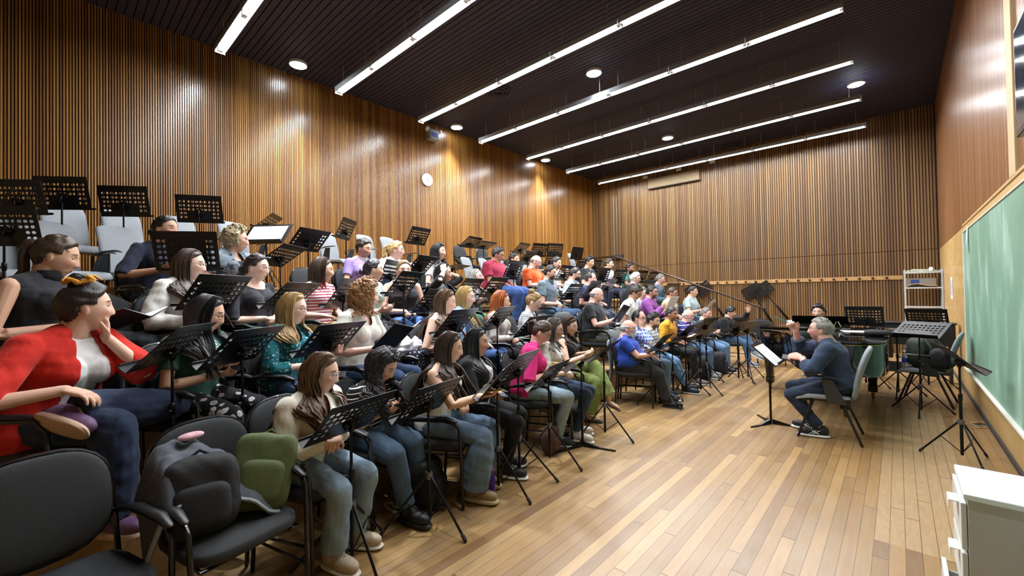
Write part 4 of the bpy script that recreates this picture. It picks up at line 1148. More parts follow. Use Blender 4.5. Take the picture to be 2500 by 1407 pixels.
        for sg in (1, -1): bb.tube([HC+HR@(np.array([.104, sg*.004, -.049])*hs), HC+HR@(np.array([.096, sg*.025, -.057])*hs), HC+HR@(np.array([.085, sg*.034, -.078])*hs)], [.006, .0065, .005], 6)
        bb.build('beard', hair_mat(sp.get('beardc', hc)), root)
    if sp.get('band'):
        bnd = MB(); c0 = np.array(hsp.get('bunc', (-.095, 0, .115)))
        ring = [HC+HR@((c0+np.array([math.cos(a)*.050, math.sin(a)*.050, -.012+.008*math.sin(a*5)]))*hs) for a in np.linspace(0, 2*PI, 31)]
        bnd.tube(ring, [.013+.003*math.sin(k*2.1) for k in range(31)], 8, False)
        for e_ in ((.075, -.035, .004, .3), (.05, -.065, .002, 1.2)):
            bnd.tube([HC+HR@((c0+np.array([.02, -.035, 0]))*hs), HC+HR@((c0+np.array(e_[:3])*.7+np.array([0, 0, .016]))*hs), HC+HR@((c0+np.array(e_[:3]))*hs)], [.010, .016, .011], 8, flat=.5)
        bnd.build('scrunchie', plain('scrunchie_yellow', sp['band'], .8, noise=.2, nscale=60), root)
    if sp.get('glasses'):
        gb = MB()
        for sg in (1, -1):
            ring = []
            for k in range(15):
                a = 2*PI*k/14; ring.append(HC+HR@(np.array([.0905-.006*abs(math.cos(a))*(1 if math.cos(a)*1 > 0 else .2), sg*(.0325+.0215*math.cos(a)), .008+.0170*math.copysign(abs(math.sin(a))**.8, math.sin(a))])*hs))
            gb.tube(ring, .0016*hs*(1.4 if near < 2 else 1), 5, False)
            gb.tube([HC+HR@(np.array([.088, sg*.053, .016])*hs), HC+HR@(np.array([.07, sg*.0735, .016])*hs), HC+HR@(np.array([-.005, sg*.0835, .014])*hs)], .0016*hs*(1.4 if near < 2 else 1), 5)
        gb.tube([HC+HR@(np.array([.0925, -.012, .013])*hs), HC+HR@(np.array([.0965, 0, .016])*hs), HC+HR@(np.array([.0925, .012, .013])*hs)], .0016*hs, 5)
        gb.build('eyeglasses', plain('frame_'+sp['glasses'][1:], sp['glasses'], .3, .2), root)
    # ---- things for later (local to world)
    c_, s_ = math.cos(phb), math.sin(phb)
    sp['toW'] = lambda p: np.array([rx+c_*p[0]-s_*p[1], ry+s_*p[0]+c_*p[1], pz+p[2]])
    sp['dirW'] = lambda d: np.array([c_*d[0]-s_*d[1], s_*d[0]+c_*d[1], d[2]])
    sp['WR'] = WR; sp['HC'] = HC; sp['HR'] = HR; sp['phb'] = phb; sp['T'] = T; sp['K'] = K; sp['AN'] = AN; sp['HD'] = HD
    PEOPLE.append(sp)
    return sp
# ------------------------------------------------------------------ the choir
D = lambda a, b_, leg=.055, **k: dict(mat=('denim', a, b_), leg=leg, name='jeans', **k)
TR = lambda c, leg=.06, **k: dict(mat=('plain', c), leg=leg, **k)
def TS(c, sleeve='short', neck='crew', **k): return dict(mat=('plain', c) if isinstance(c, str) else c, sleeve=sleeve, neck=neck, **k)
H = lambda kind, c, c2=None, **k: dict(kind=kind, c=c, c2=c2, **k)
R0, R1, R2, R3 = -2.78, -3.62, -4.42, -5.24
SN = ('sneaker', '#1d1d20', '#e4e4e0'); WS = ('sneaker', '#e2ddd4', '#efece6'); BT = ('boot', '#151517', '#151517')
LI = [0]
def P(who, px, py, row, label, **k):
    LI[0] += 1
    X = {0: R0, 1: R1, 2: R2, 3: R3}[row]; pz = {0: 0, 1: PZ(1), 2: PZ(2), 3: PZ(3)}[row]
    d = dict(seed=LI[0]*7+1, px=px, py=py, X=X, pz=pz, body=28, who=who, label=label, row=row, near=1)
    if row == 0 and d['px'] < 1450: d['feet'] = .31
    d.update(k); return person(d)

# front row, women
P('woman in the cream sweater', 785, 912, 0, 'person in a cream knit sweater and ripped pale jeans, hands folded, nearest the camera', near=2, X=-2.72, hv=20, body=24, pitch=14, lean=12, tone='fair', hair=H('wavy', '#3b2a1e', '#745840', end=.36, azmin=70), glasses='#8d8f92',
  top=TS(('knit', '#cfc8ba'), 'long', 'v', ease=.024, hem=-.02, cuff=.012, name='sweater'), bottom=dict(mat=('denim', '#5d7890', '#93aabf'), leg=.078, name='jeans'), shoes=('sneaker', '#b7a88f', '#d8d2c4'), arms='lap')
P('woman in the striped top', 935, 893, 0, 'person with long black curls in a striped black top bent over a phone', near=2, X=-2.90, body=22, hv=28, pitch=36, lean=20, lids=True, tone='light', w=1.06, hair=H('curlylong', '#0e0c0e', '#2a2527', end=.34, puff=.10, azmin=62), lips='#9c3a34',
  top=TS(('stripe', '#141417', '#dcdcdc', .034, .22), 'short', 'scoop', ease=.012), bottom=dict(mat=('denim', '#304a66', '#5d7a96'), leg=.062, thigh=1.12, name='jeans'), shoes=BT, arms='phone', feet=.47)
P('woman in the white halter top', 1098, 850, 0, 'person with long straight dark hair in a white halter top, holding a yellow phone', near=2, X=-2.72, body=30, hv=8, pitch=12, lean=10, tone='light', hair=H('long', '#1f1612', '#4a382c', end=.42, azmin=72),
  top=TS('#dcdad5', 'none', 'tank', ease=.006), bottom=dict(mat=('denim', '#3a536e', '#7591ad'), leg=.115, name='jeans'), shoes=('chunky', '#8d7755', '#b9a988'), arms=('lap', ((.42, -.05, .80), (.95, .1, .12), (0, .1, 1), .3, (-.4, -.9, -.5))), feet=.34)
P('woman in the black cardigan', 1165, 838, 0, 'person with shoulder-length black hair, black cardigan over a dotted white top', near=2, X=-2.86, body=32, hv=14, pitch=2, lean=2, tone='mid', w=1.12, belly=.02, hair=H('long', '#101012', '#26262a', end=.26, azmin=66),
  top=TS(('dots', '#cfcbc6', '#8c8a88', 42), 'short', 'crew', ease=.012), outer=dict(mat=('plain', '#141416'), sleeve='three', open=.10), bottom=TR('#16171a', .052), shoes=SN, arms='lap')
P('woman in the pink cardigan', 1322, 812, 0, 'person in a hot pink cardigan and pale jeans looking down, hair in a dark ponytail', near=2, X=-2.86, body=34, hv=8, pitch=30, lean=16, lids=True, tone='fair', w=1.08, hair=H('pony', '#2b1d18', '#4d382e', end=.12, front=.07), glasses='#2a2a2c', brow='#2b1d18',
  top=TS(('knit', '#c8266e'), 'elbow', 'v', ease=.020, name='cardigan'), bottom=dict(mat=('denim', '#7a94a6', '#a5b8c4'), leg=.066, name='jeans'), shoes=('sneaker', '#22252c', '#d7d8d8'), arms='phone', feet=.32)
P('woman in the white blouse', 1352, 806, 0, 'person in a white blouse and navy jeans half hidden behind the pink cardigan', near=1, X=-2.88, body=24, hv=4, pitch=10, lean=4, tone='fair', hair=H('long', '#3b3230', '#6c625c', end=.22, azmin=78), glasses='#6a6a6e',
  top=TS('#dcd9d4', 'elbow', 'crew'), bottom=D('#26374f', '#3a5070', .05), shoes=WS, arms='lap')
P('woman in the black sleeveless top', 1390, 797, 0, 'person in a black sleeveless top and wide olive green trousers, legs crossed', near=1, X=-3.14, body=26, hv=22, pitch=16, lean=6, tone='fair', hair=H('long', '#2a1c18', '#4e3a30', end=.24, azmin=84), glasses='#b79a9a',
  top=TS('#17181b', 'none', 'high', ease=.008), bottom=dict(mat=('plain', '#75824a'), leg=.105), shoes=('sandal', '#1c1a1a', '#1c1a1a'), arms='hold', legs='cross', over=0)
# front row, men
ME = dict(fem=0, near=1)
P('man in the blue polo', 1534, 803, 0, 'person with white beard, bald head and royal blue polo shirt, hands on his knees', X=-2.9, body=24, hv=10, pitch=4, lean=-6, w=1.22, belly=.10, tone='rosy', hair=H('bald', '#7f8081', '#b2b2b0', thick=.014), beard='#b9b4ac', bigbeard=.045, beardc='#a9a59f', glasses='#242424',
  top=TS('#23409a', 'short', 'polo', ease=.014), bottom=TR('#28292d', .075, thigh=1.1), shoes=('loafer', '#141416', '#101012'), arms='knee', feet=.50, **ME)
P('man with a hand on his cheek', 1560, 778, 0, 'person in a blue plaid shirt resting his cheek on one hand', X=-2.95, body=18, hv=25, pitch=6, tone='fair', hair=H('receding', '#1b1715', '#342d28'), glasses='#303030', beard='stub',
  top=TS(('plaid', '#3d5fa8', '#cdd5e2'), 'long', 'collar'), bottom=D('#44698f', '#6d8fae', .062), shoes=('sneaker', '#26304a', '#e6e6e2'), arms=('lap', 'cheek'), **ME)
P('man in the grey striped sweater', 1596, 784, 0, 'person with curly black hair and beard in a grey striped sweater, arms folded', X=-3.0, body=12, hv=28, pitch=12, tone='light', hair=H('shortcurly', '#12100f', '#2c2825', thick=.02), beard='#1d1714',
  top=TS(('stripe', '#8b8f90', '#c8cccb', .05, .4), 'long', 'crew'), bottom=D('#4d7aa8', '#6f9ac2', .052), shoes=('loafer', '#20273f', '#e9e9e4'), arms='lap', feet=.56, **ME)
P('man in the yellow sweater', 1640, 768, 0, 'person in a mustard yellow sweater and black trousers, hands between his knees', X=-3.0, body=8, hv=30, pitch=6, lean=8, tone='tan', hair=H('short', '#14110f', '#37302a'), beard='stub',
  top=TS('#c08a22', 'long', 'crew', ease=.016), bottom=TR('#1c1c1f', .065), shoes=('sneaker', '#7e8082', '#dcdcd8'), arms='thigh', feet=.5, **ME)
P('man in the purple striped polo', 1680, 772, 0, 'person with bald head, white goatee and purple striped polo shirt', X=-2.95, body=5, hv=25, pitch=6, tone='rosy', w=1.1, belly=.04, hair=H('bald', '#b9b5ae', '#d8d5d0'), beard='#d8d4cc', glasses='#3a3a3e',
  top=TS(('stripe', '#3b357e', '#c9c4d6', .075, .22), 'short', 'polo'), bottom=D('#3d6089', '#5f83aa', .062), shoes=('sneaker', '#7e8082', '#dcdcd8'), arms='hold', **ME)
P('man in the charcoal sweater', 1724, 767, 0, 'person with grey hair and stubble in a charcoal sweater at the end of the row', X=-2.9, body=0, hv=22, pitch=6, tone='rosy', w=1.1, belly=.04, hair=H('short', '#5d5955', '#8d8984'), beard='#8c877f',
  top=TS('#30343a', 'long', 'crew'), bottom=D('#41688f', '#6b8eb0', .066), shoes=('sneaker', '#202024', '#e8e8e4'), arms='phone', **ME)
P('man in the black sweater', 1784, 763, 0, 'person in a black sweater, one open hand raised, legs crossed, last of the front row', X=-2.72, body=-5, hv=28, pitch=10, tone='fair', hair=H('short', '#0f0e0f', '#242224', thick=.018, front=.055),
  top=TS('#1d1f24', 'long', 'crew', ease=.015), bottom=D('#2c4766', '#4d6c8c', .056), shoes=('sneaker', '#7c858e', '#c9ccce'), arms=('raise', 'lap'), legs='cross', over=0, **ME)
# first riser
P('woman in the red cardigan', 212, 752, 1, 'person in a red cardigan and wide navy trousers, hand at the chin, ankle on knee', near=2, X=-3.42, body=42, hv=-2, pitch=3, lean=18, tone='fair', w=1.12, s=1.1, hair=H('bun', '#15100f', '#332926', bunc=(-.035, 0, .142), bunr=.034, thick=.022), band='#c98a1c',
  top=TS('#dcdcdc', 'short', 'crew', ease=.012), outer=dict(mat=('knit', '#c32a20'), sleeve='elbow', open=.10, sw=3.4, flare=.10, hem=-.14), bottom=dict(mat=('denim', '#1b2740', '#2f3f60'), leg=.115, name='trousers'),
  shoes=('chunky', '#6a4a70', '#c4a48e'), arms=('chin', ((.36, -.22, .80), (.95, .25, -.3), (0, 0, -1), .35, (-.6, -.8, -.2))), legs='ankle4', over=0)
P('woman in the green t-shirt', 505, 768, 1, 'person in a dark green t-shirt and black and white floral trousers, long black hair', near=2, X=-3.52, body=36, hv=18, pitch=18, lean=8, lids=True, tone='light', w=1.05, hair=H('long', '#0d0d0f', '#232226', end=.40, azmin=58, puff=.05), glasses='#3a2c3e', lips='#9a3c36',
  top=TS(('print', '#2f5750', '#c9d6cf', 60), 'short', 'crew', ease=.012, name='t_shirt'), bottom=dict(mat=('floral', '#15151a', '#c3c4c8', '#dcdcde', 16), leg=.062), shoes=SN, arms='phone', feet=.38)
P('woman in the teal floral blouse', 716, 755, 1, 'person with blonde shoulder-length hair and glasses in a teal floral blouse', near=2, X=-3.58, body=34, hv=26, pitch=8, lean=4, lids=True, tone='pale', hair=H('long', '#7d6138', '#b99a62', end=.25, azmin=62), glasses='#40353a', brow='#8a6b48',
  top=TS(('floral', '#15606c', '#a8c4c4', '#2b8591', 44), 'three', 'v', ease=.014, name='blouse'), bottom=D('#2d4f84', '#4b6fa3', .058), shoes=SN, arms='lap')
P('woman with the black folder', 893, 722, 1, 'person with bouncy light brown curls in a white linen shirt reading from a black folder', near=2, X=-3.5, body=26, hv=-8, pitch=8, lean=6, tone='rosy', w=1.05, hair=H('curlybob', '#5d3d22', '#a5774a', end=.17, puff=.16, azmin=66, curlr=1.25, thick=.03),
  top=TS(('knit', '#cfccc2'), 'short', 'v', ease=.016), bottom=D('#2e466c', '#4f6d96', .062), shoes=SN, arms='hold')
P('woman in the striped tank top', 1088, 738, 1, 'person with very long light brown hair in a striped tank top', near=2, X=-3.48, body=30, hv=8, pitch=12, lean=6, lids=True, tone='fair', hair=H('long', '#38261b', '#76583f', end=.50, azmin=76),
  top=TS(('stripe', '#d3cfc6', '#3a3a3e', .028, .3), 'none', 'tank', ease=.006), bottom=TR('#17181c', .06), shoes=SN, arms='thigh')
P('woman in the denim jacket', 1137, 727, 1, 'person with long blonde hair in a light denim jacket', near=2, X=-3.74, body=34, hv=10, pitch=8, tone='pale', hair=H('long', '#8a6e42', '#c9ab74', end=.34, azmin=70), brow='#7a5f40',
  top=TS('#9fb3c6', 'short', 'crew'), outer=dict(mat=('denim', '#54779f', '#7f9fc0'), sleeve='long', open=.05, sw=1.6), bottom=D('#2f558f', '#4a70a8', .056), shoes=SN, arms=('lap', 'knee'))
P('red-haired woman', 1224, 737, 1, 'person with chin-length copper red hair in a pale lacy top', near=1, body=26, hv=0, pitch=10, tone='fair', hair=H('bob', '#6f3014', '#b0622c', end=.19, puff=.08, azmin=72), brow='#7a4424',
  top=TS(('splotch', '#b9b3ab', '#6d6a66', 60), 'long', 'crew'), bottom=TR('#1a1b20', .056), shoes=SN, arms='lap')
P('woman with the light brown bun', 1303, 738, 1, 'person with a light brown bun and a thin-striped white v-neck top', near=1, body=28, hv=10, pitch=22, lean=8, lids=True, tone='pale', hair=H('bun', '#6b4f2e', '#a3824f', bunc=(-.075, 0, .115), bunr=.038), glasses='#b9a9a0', brow='#7a5c3c',
  top=TS(('stripe', '#cfd2d4', '#4e5a68', .022, .25), 'short', 'v'), bottom=TR('#23262d', .056), shoes=SN, arms='lap')
P('bald man with the black folder', 1457, 722, 1, 'person with grey fringe and black t-shirt reading from a raised black folder', X=-3.55, body=16, hv=5, pitch=14, lean=0, w=1.16, belly=.07, tone='rosy', hair=H('bald', '#6f6f70', '#9c9c9a'), beard='stub', brow='#55504c',
  top=TS('#232529', 'short', 'crew', ease=.016), bottom=TR('#6e7472', .07), shoes=SN, arms='hold', **ME)
P('man in the white t-shirt leaning down', 1552, 716, 1, 'person with curly dark hair in a white t-shirt bowing his head to read', X=-3.5, body=14, hv=18, pitch=30, lean=18, lids=True, tone='mid', hair=H('shortcurly', '#14100e', '#352c26', thick=.022), glasses='#2d2d2d',
  top=TS('#dedfe0', 'short', 'crew', ease=.02), bottom=D('#5b7a8c', '#86a0ae', .06), shoes=SN, arms='lap', **ME)
P('man in the lavender shirt', 1567, 716, 1, 'person in a lavender grey shirt mostly hidden behind the bowed man', X=-3.93, body=10, hv=20, pitch=8, tone='fair', hair=H('short', '#4c4038', '#76685c'), glasses='#3d3d40',
  top=TS('#9aa0b4', 'short', 'crew'), bottom=TR('#3b4048', .06), shoes=SN, arms='lap', **ME)
P('man in the purple sweater', 1592, 714, 1, 'person with black hair and beard in a purple sweater singing from a raised sheet', X=-3.52, body=8, hv=18, pitch=4, tone='mid', hair=H('short', '#100e0e', '#2a2624', thick=.016), glasses='#29292b', beard='#1c1512',
  top=TS('#743a7c', 'long', 'crew', ease=.016), bottom=TR('#26272c', .06), shoes=SN, arms=('hold', 'chest'), **ME)
P('man in the cream t-shirt', 1641, 717, 1, 'person with brown hair and glasses in a cream yellow t-shirt', X=-3.6, body=4, hv=12, pitch=8, tone='mid', hair=H('short', '#33231a', '#5a4232'), glasses='#2b2b2d',
  top=TS('#cfc295', 'short', 'crew'), bottom=TR('#54575a', .06), shoes=SN, arms='lap', **ME)
P('man in the pale blue t-shirt', 1692, 713, 1, 'person with black hair in a pale blue t-shirt, last of the first riser', X=-3.5, body=0, hv=22, pitch=4, tone='light', hair=H('short', '#131112', '#2c2829'),
  top=TS('#a3b9be', 'short', 'crew'), bottom=D('#3b5f92', '#5c7fae', .06), shoes=SN, arms='hold', **ME)
# second riser
P('woman in the dark sleeveless top', 138, 628, 2, 'person with a brown ponytail in a charcoal sleeveless high-neck top, standing out at far left', near=2, X=-4.28, body=52, hv=12, pitch=16, lean=2, lids=True, tone='light', w=1.2, s=1.16, hair=H('pony', '#1f1713', '#54402f', end=.30, thick=.016), brow='#3c2d22',
  top=TS('#25262b', 'none', 'high', ease=.012), bottom=TR('#202329', .065), shoes=SN, arms=('lap', 'thigh'))
P('woman in the white blazer', 465, 648, 2, 'person in a white blazer with very long dark brown hair and thin glasses', near=2, X=-4.28, body=38, hv=20, pitch=6, lean=2, tone='pale', hair=H('long', '#241914', '#553f2f', end=.50, azmin=68), glasses='#8e8a86', lips='#a5484c',
  top=TS('#1c1c20', 'short', 'scoop'), outer=dict(mat=('plain', '#d3d0ca'), sleeve='long', open=.07, name='blazer'), bottom=TR('#1b1c20', .06), shoes=SN, arms=('lap', 'thigh'))
P('woman in the dark grey top', 627, 655, 2, 'person with low-tied dark hair in a dark grey scoop-neck top and camouflage trousers', near=1, X=-4.35, body=32, hv=28, pitch=8, tone='pale', w=1.18, belly=.03, hair=H('lowbun', '#191314', '#3a2e2e'), glasses='#a08c88',
  top=TS('#2d2d33', 'elbow', 'wide'), bottom=dict(mat=('floral', '#4a5a48', '#a9b0a4', '#2f93a8', 9), leg=.075), shoes=SN, arms='lap')
P('woman in the red striped polo', 788, 661, 2, 'person with a brown bob smiling in a red and white striped shirt and tan trousers', near=1, body=26, hv=4, pitch=6, lean=2, tone='fair', hair=H('bob', '#2b1f1a', '#5a4638', end=.16, puff=.04, azmin=72),
  top=TS(('stripe', '#d8d2d2', '#9c2b46', .03, .42), 'short', 'polo', collar=('plain', '#b0203c')), bottom=TR('#a58a60', .065), shoes=SN, arms='thigh')
P('woman in the pale printed t-shirt', 912, 660, 2, 'person with dark tied-back hair in a pale mint printed t-shirt, hands together', near=1, body=22, hv=-4, pitch=2, tone='fair', hair=H('lowbun', '#171214', '#332a2c'),
  top=TS(('print', '#c3d3cc', '#587a74', 70), 'short', 'crew'), bottom=TR('#1d1f23', .06), shoes=SN, arms='phone')
P('woman in the black tank top facing the camera', 986, 662, 2, 'person with combed-back hair in a black tank top facing the camera, hands clasped', near=1, body=-10, hv=75, pitch=4, tone='fair', w=1.08, hair=H('lowbun', '#4a3a28', '#8a7350'), brow='#5c4632',
  top=TS('#1b1c20', 'none', 'tank'), bottom=D('#2a55a0', '#4672ba', .064), shoes=SN, arms='lap')
P('woman with her hands in her hair', 1083, 668, 2, 'person in black with long black hair, both hands raised to her hair', near=1, X=-4.5, body=24, hv=8, pitch=8, tone='fair', hair=H('long', '#141114', '#2d282b', end=.38, azmin=70),
  top=TS('#17171a', 'elbow', 'v'), bottom=TR('#1a1a1e', .06), shoes=SN, arms='hair')
P('grey-haired woman looking up', 1163, 680, 2, 'person with grey wavy hair and glasses looking up, mint green trousers', near=1, body=22, hv=22, pitch=-12, tone='rosy', hair=H('wavy', '#6d6a66', '#b0aca6', end=.20, azmin=70), glasses='#8f8f92',
  top=TS(('splotch', '#2f2f34', '#b5b4b2', 26), 'elbow', 'crew'), bottom=TR('#6fb3a0', .07), shoes=SN, arms='chest')
P('man in the grey-blue shirt', 1344, 667, 2, 'person with short dark hair and stubble in a grey-blue shirt and jeans', X=-4.35, body=14, hv=25, pitch=10, tone='fair', hair=H('short', '#1c1614', '#3b3029', thick=.016), beard='#33261e',
  top=TS('#6f7f8e', 'short', 'collar', ease=.014), bottom=D('#2f4d70', '#5475a0', .06), shoes=SN, arms='lap', **ME)
P('bearded man in the light blue shirt', 1404, 670, 2, 'person with a full dark beard and glasses in a light blue shirt', X=-4.55, body=12, hv=8, pitch=12, tone='fair', hair=H('short', '#161312', '#322b27'), beard='#17110f', bigbeard=.03, beardc='#17110f', glasses='#2b2320',
  top=TS('#b7cdd3', 'short', 'collar'), bottom=D('#8aa0ab', '#a9bcc5', .062), shoes=SN, arms='thigh', **ME)
P('man in the navy t-shirt', 1442, 682, 2, 'person with receding dark hair in a navy t-shirt behind a music stand', X=-4.16, body=8, hv=10, pitch=2, tone='rosy', hair=H('receding', '#2a211d', '#4d4038'), beard='stub',
  top=TS('#232c44', 'short', 'crew'), bottom=TR('#3c4452', .06), shoes=SN, arms='thigh', **ME)
P('white-haired man', 1552, 681, 2, 'person with thick white hair, glasses and a black shirt', X=-4.3, body=8, hv=16, pitch=10, tone='rosy', hair=H('short', '#b9b9b6', '#e6e6e4', thick=.024), glasses='#2e2e30', beard='#c9c5bd', brow='#b0aca4',
  top=TS('#26282c', 'short', 'crew'), bottom=TR('#2a2c33', .06), shoes=SN, arms='phone', **ME)
P('man in the steel blue sweater', 1612, 683, 2, 'person with grey hair and glasses in a steel blue sweater, last of the second riser', X=-4.2, body=4, hv=12, pitch=10, tone='rosy', hair=H('short', '#55534f', '#878580'), glasses='#8b8b8e',
  top=TS('#52687e', 'long', 'v', collar=('plain', '#dddddd')), bottom=TR('#5c6f80', .06), shoes=SN, arms='lap', **ME)
# third riser
P('woman behind the high stand', 405, 562, 3, 'person with dark centre-parted hair in a navy top, mouth hidden by a tall music stand', near=1, X=-5.0, body=20, hv=42, pitch=2, tone='mid', hair=H('lowbun', '#100e10', '#262224'),
  top=TS('#1d2233', 'elbow', 'crew'), bottom=TR('#181b24', .07), shoes=SN, arms=('lap', 'hold'))
P('woman with short grey-blonde curls', 577, 586, 3, 'person with short grey-blonde curls and red glasses in a grey printed shirt', near=1, X=-5.0, body=30, hv=6, pitch=4, tone='fair', w=1.1, hair=H('curly', '#7d6d50', '#b5a684', thick=.026, nape=-.09, ear=1, curls=190, curlr=1.1), glasses='#8c2330', brow='#8a7656',
  top=TS('#20242e', 'none', 'scoop'), outer=dict(mat=('splotch', '#6e7780', '#262a30', 14), sleeve='short', open=.07), bottom=TR('#23262c', .06), shoes=SN, arms='thigh')
P('woman in the lilac polo', 889, 608, 3, 'person with dark curly tied hair in a lilac polo, looking at her phone', near=1, body=14, hv=38, pitch=16, lids=True, tone='light', w=1.08, hair=H('bun', '#18130f', '#3a2f28', bunc=(-.085, 0, .075), bunr=.038, thick=.018),
  top=TS('#8f7ab0', 'short', 'polo', collar=('plain', '#d5d2da')), bottom=TR('#4a3f66', .06), shoes=SN, arms='phone')
P('laughing woman in the white t-shirt', 968, 612, 3, 'person laughing in a white t-shirt with a curly blonde ponytail and glasses', near=1, body=18, hv=12, pitch=4, tone='rosy', w=1.15, hair=H('pony', '#8b6d42', '#c4a670', end=.20, curly=1, thick=.018), glasses='#a9a9ad', brow='#8a6b48',
  top=TS('#e2ded9', 'short', 'crew', ease=.02), bottom=D('#48719f', '#6d93bb', .07), shoes=SN, arms='lap')
P('woman with sunglasses on her head', 1072, 616, 3, 'person with a black curly bob in a white and grey t-shirt', near=1, body=20, hv=24, pitch=2, tone='pale', hair=H('curlybob', '#0f0e10', '#262427', end=.20, puff=.08, azmin=68), lips='#b0303a',
  top=TS(('print', '#d3d3d6', '#6e7078', 30), 'short', 'crew'), bottom=TR('#22242b', .06), shoes=SN, arms='lap')
P('man in the crimson t-shirt', 1216, 623, 3, 'person with black hair and glasses in a crimson t-shirt, hands on his thighs', X=-5.1, body=18, hv=18, pitch=16, lids=True, w=1.32, belly=.13, tone='mid', hair=H('short', '#17151a', '#3c3a40', thick=.018), glasses='#2c2a30',
  top=TS('#92243f', 'short', 'crew', ease=.018), bottom=D('#2a4787', '#3f60a5', .08, thigh=1.15), shoes=SN, arms='knee', **ME)
P('man behind the crimson t-shirt', 1255, 635, 3, 'person with dark hair, only his head showing between two music stands', X=-5.5, body=10, hv=25, pitch=4, tone='light', hair=H('short', '#121011', '#2c292a'),
  top=TS('#9aa8b5', 'short', 'crew'), bottom=TR('#4c5340', .06), shoes=SN, arms='thigh', **ME)
P('man in the orange t-shirt', 1308, 640, 3, 'person with bald head and greying beard in a bright orange t-shirt', X=-5.0, body=14, hv=8, pitch=20, lids=True, w=1.1, belly=.04, tone='rosy', hair=H('bald', '#6b6259', '#8d857c', thick=.008), beard='#6b625a', glasses='#8f8f92',
  top=TS(('print', '#c9511c', '#e39a6c', 40), 'short', 'crew'), bottom=TR('#5b6349', .06), shoes=SN, arms=('hold', 'lap'), **ME)
P('bearded man in the white t-shirt', 1358, 643, 3, 'person with black hair and a trimmed black beard in a white t-shirt', X=-5.2, body=8, hv=22, pitch=12, tone='fair', hair=H('short', '#141213', '#2f2b2b', thick=.018), beard='#161111',
  top=TS('#d6d3d3', 'short', 'crew'), bottom=TR('#d0c4c2', .06), shoes=SN, arms=('chest', 'lap'), **ME)
P('man in the black t-shirt', 1440, 641, 3, 'person with fluffy black hair in a black t-shirt on the third riser', X=-5.1, body=6, hv=35, pitch=12, lids=True, tone='light', hair=H('shortcurly', '#0f0e10', '#252326', thick=.022),
  top=TS('#22262c', 'short', 'crew'), bottom=TR('#23283a', .06), shoes=SN, arms='lap', **ME)
P('man in the white printed t-shirt', 1487, 646, 3, 'person with brown hair in a white t-shirt with a dark print, singing', X=-5.05, body=4, hv=22, pitch=2, tone='fair', hair=H('short', '#2c211b', '#54443a', thick=.018),
  top=TS(('print', '#d6d6d6', '#3c4048', 34), 'short', 'crew'), bottom=TR('#22273a', .06), shoes=SN, arms='thigh', **ME)
P('man in the dark green shirt', 1537, 656, 3, 'person with a thick black beard in a dark green shirt, top right of the choir', X=-5.05, body=4, hv=28, pitch=6, tone='tan', hair=H('short', '#0f0d0d', '#252122', thick=.02), beard='#120e0d', bigbeard=.025, beardc='#120e0d',
  top=TS('#3d6b63', 'short', 'crew'), bottom=TR('#22273a', .06), shoes=SN, arms='knee', **ME)
for sp in PEOPLE:
    f = np.array([math.cos(sp['phb']), math.sin(sp['phb'])]); hx, hy = sp['hip_world']; c = np.array([hx, hy])+f*.10
    k = 'grey' if sp['who'] in ('woman in the dark sleeveless top_',) else 'black'
    make_chair(c[0], c[1], sp['pz'], sp['phb'], 'black padded armchair under the '+sp['who'], k)
    if sp['who'] == 'woman in the red cardigan': pass
# conductor and pianist

# ------------------------------------------------------------------ music stands
def S(px, py, X, pz, who, yaw=6, tilt=43, folder=None, **k):
    sp_ = 1. if pz == 0 else .58
    return make_stand(px, py, X, pz, 'black perforated music stand '+who, yaw=yaw, tilt=tilt, folder=folder, spread=k.pop('spread', sp_), **k)
def WY(px, py, X, wpx):
    """turn of a stand whose desk, .50 m wide, looks wpx wide from the camera"""
    c = atX(px, py, X); best = None
    q = CR@(c-CC); tn = q[0]/q[2]
    f_ = lambda d: F/q[2]*.5*abs((CR[0]@np.array([math.sin(d), -math.cos(d), 0]))-tn*(CR[2]@np.array([math.sin(d), -math.cos(d), 0])))
    ds = [math.radians(k) for k in range(-60, 80)]; top = max(ds, key=f_)
    for d in ds:
        if d < top: continue
        if best is not None and f_(d) > f_(d-math.radians(1)): break
        if best is None or abs(f_(d)-wpx) < abs(f_(best)-wpx): best = d
    return math.degrees(best)
z1, z2, z3, z4, z5 = [PZ(i) for i in (1, 2, 3, 4, 5)]
FB = lambda t: ('folder', 'black music folder resting on the stand '+t)
FS = lambda t, o=0.: ('sheet', 'white sheet music on the stand '+t, o)
A1, A2, A3, A4, A5 = -3.2, -4.0, -4.8, -5.6, -6.4
# on the floor, front row
S(862, 1019, -2.44, 0, 'in front of the cream sweater, nearest the camera', WY(862, 1019, -2.44, 160), 44, ('page', 'single page of sheet music on the stand before the cream sweater', -.13), spin=.75)
S(1050, 975, -2.42, 0, 'in front of the striped top and curly black hair', WY(1050, 975, -2.42, 114), 42, ('page', 'single page of sheet music on the stand before the striped top', -.13), spin=.9)
S(1218, 925, -2.42, 0, 'seen edge-on in front of the black cardigan', WY(1218, 925, -2.42, 34), 40, FS('before the black cardigan'), spin=.5)
S(1268, 896, -2.45, 0, 'in front of the pink cardigan', WY(1268, 896, -2.45, 57), 38, spin=1.2)
S(1343, 916, -2.45, 0, 'tilted low in front of the white blouse', WY(1343, 916, -2.45, 54), 42, ('page', 'single page of sheet music on the stand before the white blouse', -.12), spin=.9)
make_stand(1424, 879, -2.45, 0, 'solid black music stand on a flat three-armed base, before the crossed legs', yaw=22, tilt=52, kind='solid', base='flat', spin=.9)
S(1478, 857, -2.42, 0, 'just left of the blue polo shirt', WY(1478, 857, -2.42, 30), 48, spin=.8)
